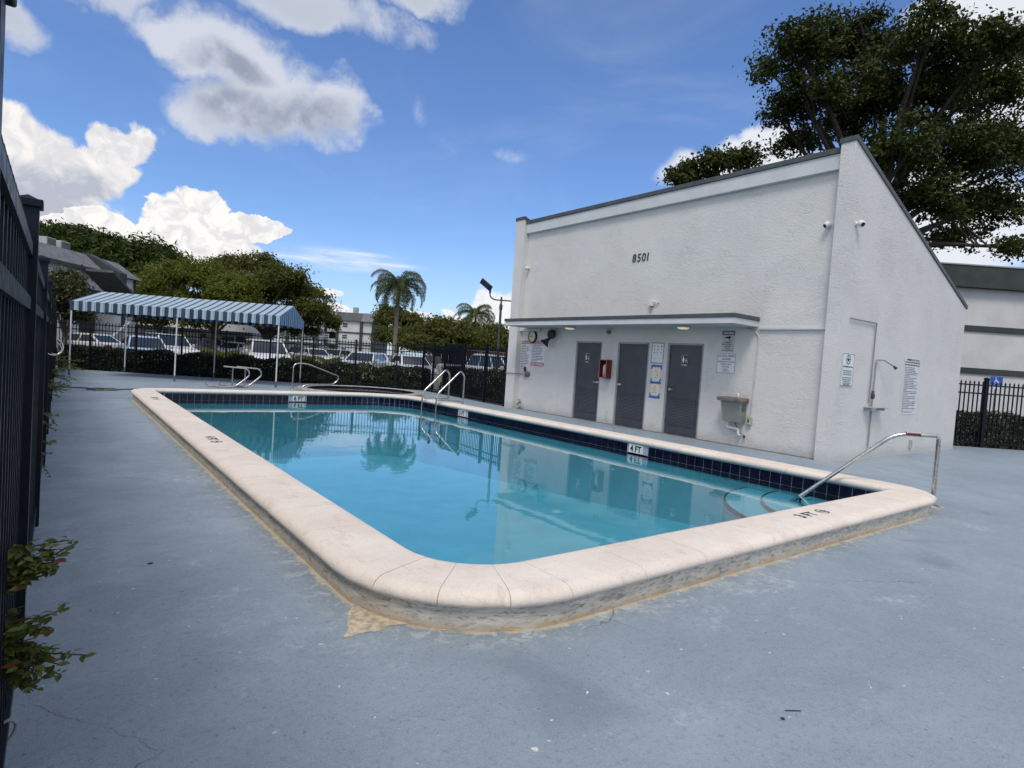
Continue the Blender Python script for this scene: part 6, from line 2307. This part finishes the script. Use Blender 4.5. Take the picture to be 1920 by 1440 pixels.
for z in ZF[:3]:
    window(blk, 3.6, 4.9, z + 1.0, z + 2.1, -0.001, 0.12)
    pbox(blk, 'balcony_shade', VOID, (0.36, 1.9, z + 0.95), (2.34, 2.195, z + 2.5))  # dark block, shade inside the balcony painted as colour
    pbox(blk, 'balcony_wall', WHITEWALL, (0.36, -0.05, z - 0.1), (2.34, 0.1, z + 0.95))
chm = pbox(blk, 'chimney', GREYWALL, (5.0, 3.0, 9.76), (6.0, 4.0, 11.1))
m = MB()
m.tube([(2.2, 3, 9.8), (2.2, 3, 12.6)], 0.05, 5)
m.tube([(1.8, 3, 12.2), (2.6, 3, 12.2)], 0.04, 5)
m.build('aerial', M_STEELD, blk, local=True)

# white two storey range left of that block, with galleries
gal = thing('apartment_gallery', 'white two storey apartment range with open galleries left of the three storey block', 'building', p0 - bd * 11.0 + Vector((bd.y, -bd.x, 0)) * 1.0, math.atan2(bd.y, bd.x))
pbox(gal, 'wall', WHITEWALL, (0, 0, -0.2), (14.5, 8, 6.2))
pbox(gal, 'gallery_floor', WHITEWALL, (0, -1.6, 2.5), (14.5, -0.003, 2.8))
pbox(gal, 'gallery_roof', GREYWALL, (0, -1.8, 5.2), (14.5, -0.003, 5.5))
pbox(gal, 'roof', SHINGLE, (-0.3, -0.4, 6.205), (14.8, 8.4, 6.9))
for k in range(5):
    x = 0.6 + k * 3.2
    pbox(gal, 'dark_pier', DARKTRIM, (x, -1.75, -0.2), (x + 0.6, -1.605, 5.19))
    window(gal, x + 1.2, x + 2.3, 3.5, 4.6, -0.001, 0.1)
    window(gal, x + 1.2, x + 2.3, 0.8, 1.9, -0.001, 0.1)
    m = MB()
    for j in range(11):
        m.box((x + 0.65 + j * 0.22, -1.55, 2.805), (x + 0.69 + j * 0.22, -1.5, 3.7))
    m.box((x + 0.62, -1.56, 3.705), (x + 3.15, -1.49, 3.76))
    m.build('railing', DARKTRIM, gal, local=True)
    pbox(gal, 'door', VOID, (x + 2.5, -0.05, 0.0), (x + 3.1, -0.002, 2.1))

# white apartment building on the right
qa, qb = Vector((42.0, 13.3, 0)), Vector((46.5, 9.95, 0))
qd = (qb - qa).normalized()
qd = Vector((0.79, -0.613, 0)).normalized()
rbld = thing('apartment_building', 'white apartment building with dark horizontal bands behind the right hedge', 'building', qa - qd * 6, math.atan2(qd.y, qd.x))
RW = 34.0
pbox(rbld, 'wall', WHITEWALL, (0, 0, -0.1), (RW, 12, 7.75))
pbox(rbld, 'roof_band', DARKTRIM, (-0.3, -0.45, 7.755), (RW + 0.3, 12.3, 9.02))
pbox(rbld, 'roof_edge', GREYWALL, (-0.35, -0.5, 9.025), (RW + 0.35, 12.35, 9.10))
for z in (2.76, 5.33):
    pbox(rbld, 'floor_band', DARKTRIM, (-0.02, -0.10, z - 0.17), (RW, -0.003, z + 0.17))
for k in range(3):
    for z in (0.9, 3.5, 6.0):
        window(rbld, 20 + k * 4.2, 21.5 + k * 4.2, z, z + 1.25, -0.001, 0.1)

# brown board fence round the bins, far right of the car park
bf = thing('board_fence', 'brown board fence enclosure beyond the parked cars, behind the palm trunk', 'fence', (33.9, 56.5, 0), -0.66)
rb2 = random.Random(8)
browns = [simple('brown_board_%s' % s, c, 0.8, var=0.3, scale=3) for s, c in (('dark', (0.085, 0.040, 0.026)), ('mid', (0.115, 0.058, 0.036)), ('pale', (0.16, 0.10, 0.06)))]
pm_ = []
for c in browns:
    q = MB()
    q.bbox((0.01, -0.015, 0.05), (0.39, 0.015, 2.22), 0.006)
    pm_.append(q.mesh('board', c))
for k in range(24):
    link('board', pm_[rb2.choice((0, 0, 1, 1, 2))], bf, None, (k * 0.40 - 0.8, 0, rb2.uniform(-0.03, 0.03)))
pbox(bf, 'cap_rail', simple('pale_wood', (0.30, 0.25, 0.19), 0.8), (-0.9, -0.05, 2.27), (10.6, 0.05, 2.36))
for k in range(5):
    pbox(bf, 'post', simple('pale_wood', (0.30, 0.25, 0.19), 0.8), (-0.85 + k * 2.4, -0.14, -0.05), (-0.73 + k * 2.4, -0.02, 2.265))
sdw = thing('shed', 'low white walled shed behind the gate, far right of the car park', 'shed', (52.0, 58.5, 0), -0.66)
pbox(sdw, 'wall', WHITEWALL, (0, 0, -0.05), (7.0, 4, 2.3))
pbox(sdw, 'roof', SHINGLE, (-0.3, -0.4, 2.305), (7.3, 4.3, 2.55))
pbox(sdw, 'door', DARKTRIM, (3.0, -0.05, 0), (4.0, -0.003, 2.0))

# ------------------------------------------------------------------ light pole with a solar lamp
lp = thing('light_pole', 'slim pole with a curved arm and tilted solar lamp, left of the pool house', 'lamp post', (12.38, 17.0, 0))
mb = MB()
mb.tube([(12.38, 17.0, -0.05), (12.38, 17.02, 3.3)], [0.055, 0.045], 10)
mb.tube([(12.38, 17.02, 3.3), (12.38, 17.02, 3.68)], 0.032, 8)
mb.lathe((12.38, 17.02, 3.22), [(0.05, 0.0), (0.06, 0.05), (0.06, 0.16), (0.035, 0.22)], 10)
mb.build('pole', simple('pole_grey', (0.075, 0.078, 0.08), 0.5, 0.3), lp)
lx = Vector((-0.79, 0.61, 0))
c = Vector((12.38, 17.02, 3.56))
mb = MB()
mb.tube(smooth_path([c - lx * 0.6 + Vector((0, 0, -0.01)), c, c + lx * 0.26 + Vector((0, 0, 0.0)), c + lx * 0.41 + Vector((0, 0, 0.10)), c + lx * 0.42 + Vector((0, 0, 0.36))], 0.14, 6), 0.024, 8)
mb.build('arm', simple('pole_grey', (0.075, 0.078, 0.08), 0.5, 0.3), lp)
hc_ = c + lx * 0.42 + Vector((0, 0, 0.36))
mb = MB()
mb.tube([hc_ - Vector((0, 0, 0.14)), hc_ + Vector((0, 0, 0.06))], [0.035, 0.045], 10)
hx = (lx * 0.80 + Vector((0, 0, 0.60))).normalized()
hy = (Vector((lx.y, -lx.x, 0)).normalized() * 0.80 + Vector((0, 0, -0.60))).normalized()
hy = (hy - hx * hy.dot(hx)).normalized()
hz_ = hx.cross(hy)
Mh = Matrix((hx, hy, hz_)).transposed().to_4x4()
Mh.translation = hc_ + Vector((0, 0, 0.05))
mb.bbox((-0.06, -0.14, -0.02), (0.42, 0.14, 0.045), 0.012, Mh)
mb.build('lamp_head', M_BLACK, lp)
mb = MB()
mb.box((0.05, -0.11, 0.0455), (0.40, 0.11, 0.052), Mh)
mb.box((0.05, -0.11, -0.027), (0.30, 0.11, -0.0205), Mh)
mb.build('solar_panel', mat_glass_dark('solar_glass', (0.01, 0.012, 0.025)), lp)

# white boxes beyond the corner of the fence
wb = thing('utility_box', 'white utility box with a flat lid beyond the fence corner, behind the pool ladder', 'utility box', (12.7, 21.6, 0), -0.65)
mb = MB()
mb.bbox((-0.55, -0.3, -0.03), (0.32, 0.3, 0.66), 0.02)
mb.build('body', M_WHITE, wb, local=True)
mb = MB()
mb.bbox((-0.57, -0.32, 0.662), (0.34, 0.32, 0.70), 0.012)
mb.build('lid', simple('grey_lid', (0.5, 0.5, 0.5), 0.5), wb, local=True)
for x, y, rz, w, h, lab in ((13.2, 18.6, -1.5, 1.9, 0.36, 'low white kerb wall beyond the fence, right of the gate'), (13.0, 16.0, -1.5, 1.0, 0.68, 'white bollard box beyond the fence beside the left pilaster')):
    o = thing('low_wall', lab, 'wall', (x, y, 0), rz)
    mb = MB()
    mb.bbox((-w / 2, -0.12, -0.05), (w / 2, 0.12, h), 0.015)
    mb.build('block', M_WHITE, o, local=True)
    mb = MB()
    mb.bbox((-w / 2 - 0.02, -0.14, h + 0.001), (w / 2 + 0.02, 0.14, h + 0.04), 0.01)
    mb.build('cap', M_WHITE, o, local=True)

# blue accessible parking sign on its post
hs_ = thing('parking_sign', 'small blue accessible parking sign on a thin post behind the right fence', 'sign', (22.6, 5.28, 0), -0.66)
mb = MB()
mb.box((-0.02, -0.01, -0.05), (0.02, 0.01, 1.95))
mb.build('post', M_STEELD, hs_, local=True)
mb = MB()
mb.bbox((-0.19, -0.016, 1.70), (0.19, -0.011, 1.96), 0.002)
pl = mb.build('panel', simple('sign_blue', (0.02, 0.10, 0.42), 0.5), hs_, local=True)
mb = MB()
yq = -0.0175
mb.add([(0.055 * math.cos(k * PI / 10) * q - 0.01, yq, 1.80 + 0.055 * math.sin(k * PI / 10) * q) for q in (1, 0.72) for k in range(20)], [(k, (k + 1) % 20, 20 + (k + 1) % 20, 20 + k) for k in range(20)])
mb.add([(x, yq - 0.0004, z) for x, z in ((-0.035, 1.895), (-0.01, 1.895), (-0.005, 1.84), (0.05, 1.838), (0.08, 1.765), (0.055, 1.765), (0.035, 1.815), (-0.03, 1.815))], [tuple(range(8))])
mb.add([(-0.025 + 0.018 * math.cos(k * PI / 5), yq, 1.925 + 0.018 * math.sin(k * PI / 5)) for k in range(10)], [tuple(range(10))])
mb.build('wheelchair_symbol', M_SIGN, pl, local=True)
mb = MB()
mb.bbox((-0.10, -0.016, 1.585), (0.10, -0.011, 1.675), 0.002)
mb.build('lower_panel', M_SIGN, hs_, local=True)


# ------------------------------------------------------------------ parked cars
CARTYPE = {
    #        L     W     H     belt  hood  tail  cabin foot      cabin roof     wheel r
    'sedan': (4.65, 1.78, 1.45, 0.93, 0.86, 0.96, (-1.75, 1.15), (-1.00, 0.30), 0.32),
    'hatch': (4.10, 1.74, 1.50, 0.95, 0.88, 1.00, (-1.95, 1.20), (-1.60, 0.30), 0.31),
    'suv': (4.65, 1.86, 1.72, 1.05, 1.00, 1.10, (-2.20, 1.15), (-1.95, 0.40), 0.36),
    'van': (4.95, 1.92, 1.74, 1.04, 0.96, 1.10, (-2.38, 1.75), (-2.15, 0.75), 0.34),
    'pickup': (5.40, 1.90, 1.80, 1.08, 1.04, 1.06, (-0.75, 1.35), (-0.55, 0.60), 0.38),
}


def car(label, kind, paint, x, y, heading, tail=(0.30, 0.015, 0.012)):
    L, W, H, belt, hood, tz, foot, roof_, wr = CARTYPE[kind]
    root = thing('parked_car', label, 'car', (x, y, -0.06), heading, 'cars parked beyond the far fence')
    h = L / 2
    fx, rx = h - 0.82, -h + 0.82
    # side outline with wheel arches
    pts = [(-h, 0.38), (-h - 0.02, 0.62), (-h + 0.04, tz - 0.06), (-h + 0.16, tz), (foot[0], belt + 0.02), (foot[1], belt), (h - 0.25, hood - 0.08), (h - 0.06, hood - 0.20), (h, 0.55), (h - 0.05, 0.30)]
    ar = wr + 0.06

    def arch(cx):
        return [(cx + ar * math.cos(a), 0.26 + max(0.0, ar * math.sin(a) + (wr - 0.26))) for a in [PI * k / 8 for k in range(9)]]

    pts += [(fx + ar + 0.02, 0.24)] + arch(fx) + [(fx - ar - 0.02, 0.22), (rx + ar + 0.02, 0.22)] + arch(rx) + [(rx - ar - 0.02, 0.26)]
    bm = bmesh.new()
    va = [bm.verts.new((px, -W / 2 + (0.05 if pz < 0.5 else 0.0), pz)) for px, pz in pts]
    vb = [bm.verts.new((px, W / 2 - (0.05 if pz < 0.5 else 0.0), pz)) for px, pz in pts]
    N = len(pts)
    for i in range(N):
        bm.faces.new((va[i], va[(i + 1) % N], vb[(i + 1) % N], vb[i]))
    bm.faces.new(va[::-1])
    bm.faces.new(vb)
    bmesh.ops.recalc_face_normals(bm, faces=bm.faces)
    ed = [e for e in bm.edges if len(e.link_faces) == 2 and e.verts[0].co.z > 0.5 and e.verts[1].co.z > 0.5 and e.calc_face_angle(0) > 0.7]
    bmesh.ops.bevel(bm, geom=ed, offset=0.07, segments=3, affect='EDGES', profile=0.6)
    bm.verts.index_update()
    m = MB()
    m.add([v.co for v in bm.verts], [[v.index for v in f.verts] for f in bm.faces])
    bm.free()
    body = m.build('body', paint, root, local=True)
    # greenhouse: roof and pillars, then glass just proud of it
    wb_, wt_ = W / 2 - 0.06, W / 2 - 0.24
    zb, zt_ = belt - 0.02, H
    cor = [Vector((foot[0], -wb_, zb + 0.03)), Vector((foot[1], -wb_, zb)), Vector((foot[1], wb_, zb)), Vector((foot[0], wb_, zb + 0.03)),
           Vector((roof_[0], -wt_, zt_ - 0.05)), Vector((roof_[1], -wt_, zt_ - 0.05)), Vector((roof_[1], wt_, zt_ - 0.05)), Vector((roof_[0], wt_, zt_ - 0.05))]
    m = MB()
    m.add(cor, [(0, 1, 5, 4), (1, 2, 6, 5), (2, 3, 7, 6), (3, 0, 4, 7)])
    mid = [(c_ * 0.86 + Vector((0, 0, zt_ * 0.14 + 0.045 * 0.86))) for c_ in cor[4:]]
    cx_ = (roof_[0] + roof_[1]) / 2
    mid = [Vector((cx_ + (c_.x - cx_) * 0.80, c_.y * 0.82, zt_)) for c_ in cor[4:]]
    m.add(cor[4:] + mid, [(0, 1, 5, 4), (1, 2, 6, 5), (2, 3, 7, 6), (3, 0, 4, 7), (4, 5, 6, 7)], True)
    m.build('roof', paint, root, local=True)
    GL = mat_glass_dark()

    def pane(nm, a, b, c_, d, du=0.08, dv=0.10):
        ce = (a + b + c_ + d) / 4
        nn = (b - a).cross(d - a).normalized()
        if nn.dot(ce - Vector((cx_, 0, 1.2))) < 0:
            nn = -nn
        bil = lambda u, v: (a * (1 - u) + b * u) * (1 - v) + (d * (1 - u) + c_ * u) * v + nn * 0.008
        mm = MB()
        mm.quad(bil(du, dv), bil(1 - du, dv), bil(1 - du, 1 - dv), bil(du, 1 - dv))
        return mm.build(nm, GL, root, local=True)

    pane('windscreen', cor[1], cor[2], cor[6], cor[5], 0.05, 0.06)
    pane('rear_window', cor[3], cor[0], cor[4], cor[7], 0.08, 0.10)
    for s0, s1, s2, s3 in ((0, 1, 5, 4), (3, 2, 6, 7)):
        a, b, c_, d = cor[s0], cor[s1], cor[s2], cor[s3]
        n_w = 2 if kind in ('sedan', 'pickup', 'hatch') else 3
        for k in range(n_w):
            u0, u1 = k / n_w, (k + 1) / n_w
            pane('side_window', a.lerp(b, u0), a.lerp(b, u1), d.lerp(c_, u1), d.lerp(c_, u0), 0.05, 0.10)
    tyre = simple('tyre_rubber', (0.018, 0.018, 0.018), 0.85)
    rim_m = simple('alloy', (0.40, 0.40, 0.41), 0.35, 0.8)
    for wx in (fx, rx):
        for s in (-1, 1):
            m = MB()
            Mw = Matrix.Rotation(-s * PI / 2, 4, 'X')
            yo = s * (W / 2 - 0.22)
            m.lathe((wx, yo, wr), [(wr * 0.62, 0.0), (wr * 0.96, 0.0), (wr, 0.03), (wr, 0.17), (wr * 0.95, 0.205), (wr * 0.64, 0.20)], 18, Mw)
            w_ = m.build('wheel', tyre, root, local=True)
            m = MB()
            m.lathe((wx, yo, wr), [(wr * 0.66, 0.19), (wr * 0.58, 0.175), (wr * 0.2, 0.185), (0.0, 0.195)], 10, Mw)
            m.build('rim', rim_m, w_, local=True)
    hl, tl_ = simple('headlamp', (0.65, 0.66, 0.68), 0.15, var=0.05), simple('tail_lamp', tail, 0.25)
    for s in (-1, 1):
        m = MB()
        m.bbox((h - 0.17, s * (W / 2 - 0.28) - 0.2, hood - 0.30), (h - 0.012, s * (W / 2 - 0.28) + 0.2, hood - 0.17), 0.02)
        m.build('headlight', hl, root, local=True)
        m = MB()
        m.bbox((-h - 0.03, s * (W / 2 - 0.22) - 0.19, tz - 0.30), (-h + 0.12, s * (W / 2 - 0.22) + 0.19, tz - 0.12), 0.02)
        m.build('tail_light', tl_, root, local=True)
        m = MB()
        m.bbox((foot[1] - 0.38, s * (W / 2 + 0.09) - 0.09, belt + 0.02), (foot[1] - 0.22, s * (W / 2 + 0.09) + 0.09, belt + 0.15), 0.03)
        m.build('mirror', paint, root, local=True)
    m = MB()
    m.bbox((h - 0.10, -W / 2 + 0.12, 0.30), (h + 0.045, W / 2 - 0.12, 0.48), 0.03)
    m.bbox((-h - 0.05, -W / 2 + 0.12, 0.34), (-h + 0.1, W / 2 - 0.12, 0.52), 0.03)
    m.build('bumper', paint, root, local=True)
    return root


def paint(name, c, rough=0.22):
    return simple('car_paint_' + name, c, rough, 0.0, var=0.03, scale=1.2, coat=0.6)


PW, PB, PS, PD, PN = paint('white', (0.68, 0.69, 0.70)), paint('ice_blue', (0.42, 0.52, 0.66)), paint('silver', (0.34, 0.36, 0.38)), paint('dark', (0.03, 0.032, 0.036)), paint('navy', (0.02, 0.035, 0.075))
HF = -0.53
car('white sedan with red tail lights parked at the far left behind the fence', 'sedan', PW, 1.3, 43.2, HF + PI - 0.35)
car('pale blue hatchback parked close behind the hedge at the left end of the awning', 'hatch', PB, 3.2, 32.8, HF - PI / 2 + 0.55)
car('white pickup style car with a long dark side window behind the awning', 'suv', PW, 4.9, 38.4, HF - 0.85)
car('dark grey car parked behind the white one near the left awning pole', 'sedan', PD, 4.2, 49.6, HF)
car('silver estate car far back, seen between the awning poles', 'suv', PS, 10.8, 58.4, HF - PI / 2 + 0.4)
car('small white car far back, right of the silver estate', 'hatch', PW, 11.9, 55.4, HF - PI / 2)
car('white minivan behind the hedge at the right end of the awning', 'van', PW, 8.45, 32.0, HF - PI / 2 + 0.40)
car('dark blue car far back, right of the awning', 'sedan', PN, 17.2, 53.6, HF + PI / 2)
car('white sedan far back, beyond the dark blue car', 'sedan', PW, 16.0, 46.4, HF - PI / 2 + 0.5)
car('silver hatchback in front of the white three storey block', 'hatch', PS, 18.7, 49.2, HF - PI / 2 - 0.2)
car('white sedan behind the far fence left of the palm trunk', 'sedan', PW, 13.7, 31.6, HF - PI / 2 - 0.15)
car('pale blue sedan just behind the white sedan beside the palm trunk', 'sedan', PB, 17.0, 37.6, HF + PI / 2 + 0.2)
car('silver car in front of the brown board fence', 'hatch', PS, 21.4, 42.2, HF + PI / 2 + 0.1)
car('white sedan with dark blue side glass right of the palm trunk', 'sedan', PW, 15.4, 29.2, HF - PI / 2 + 0.30)
car('dark hatchback far back, seen through the fence left of the gate', 'hatch', PD, 25.3, 44.2, HF - PI / 2)
car('white pickup truck seen through the gate', 'pickup', PW, 19.8, 28.4, HF - 0.3)
car('white van beyond the gate beside the left pilaster of the pool house', 'van', PW, 19.3, 26.0, HF - PI / 2 + 0.5)

# ------------------------------------------------------------------ small litter on the deck
leafy = simple('dry_leaf', (0.045, 0.036, 0.028), 0.8)
chip = simple('paint_chip', (0.62, 0.62, 0.60), 0.8)
twig_m = simple('dark_twig', (0.035, 0.035, 0.035), 0.8)


def scrap(name, label, cat, x, y, size, mat, seed, group=None):
    rr = random.Random(seed)
    m = MB()
    n = 7
    top = [(size * (0.6 + 0.5 * rr.random()) * math.cos(2 * PI * k / n), size * 0.55 * (0.6 + 0.5 * rr.random()) * math.sin(2 * PI * k / n), 0.004 + 0.006 * rr.random()) for k in range(n)]
    bot = [(a, b, 0.001) for a, b, _ in top]
    m.add(top + bot, [tuple(range(n)), tuple(range(2 * n - 1, n - 1, -1))] + [(k, (k + 1) % n, n + (k + 1) % n, n + k) for k in range(n)])
    o = link(name, m.mesh(name, mat), None, None, (x, y, 0), (0, 0, rr.uniform(0, 3)))
    return tag(o, label, cat, group)


for i, (lab, x, y, sz, mt, nm, cat) in enumerate((
        ('pale curled leaf at the bottom middle of the deck', 1.44, 1.58, 0.017, chip, 'dry_leaf', 'leaf'),
        ('small dark curled leaf on the deck below the thin twig', 2.47, 1.18, 0.012, leafy, 'dry_leaf', 'leaf'),
        ('pale paint chip in front of the pool, larger of two close chips', 3.10, 1.08, 0.009, chip, 'paint_chip', 'paint chip'),
        ('tiny dark leaf on the deck between the left fence and the pool', 0.50, 4.26, 0.020, leafy, 'dry_leaf', 'leaf'),
        ('pale paint chip on the deck at the far right', 3.72, 0.78, 0.006, chip, 'paint_chip', 'paint chip'),
        ('pale paint chip nearest the rounded pool corner', 1.88, 1.75, 0.009, chip, 'paint_chip', 'paint chip'),
        ('pale paint chip on the deck in front of the long coping', 2.19, 1.56, 0.010, chip, 'paint_chip', 'paint chip'))):
    scrap(nm, lab, cat, x, y, sz, mt, i)
m = MB()
m.tube([(2.54, 1.205, 0.004), (2.565, 1.185, 0.006), (2.60, 1.165, 0.004)], 0.0022, 5)
tag(m.build('twig', twig_m), 'thin dark twig lying on the deck near the bottom right', 'twig')
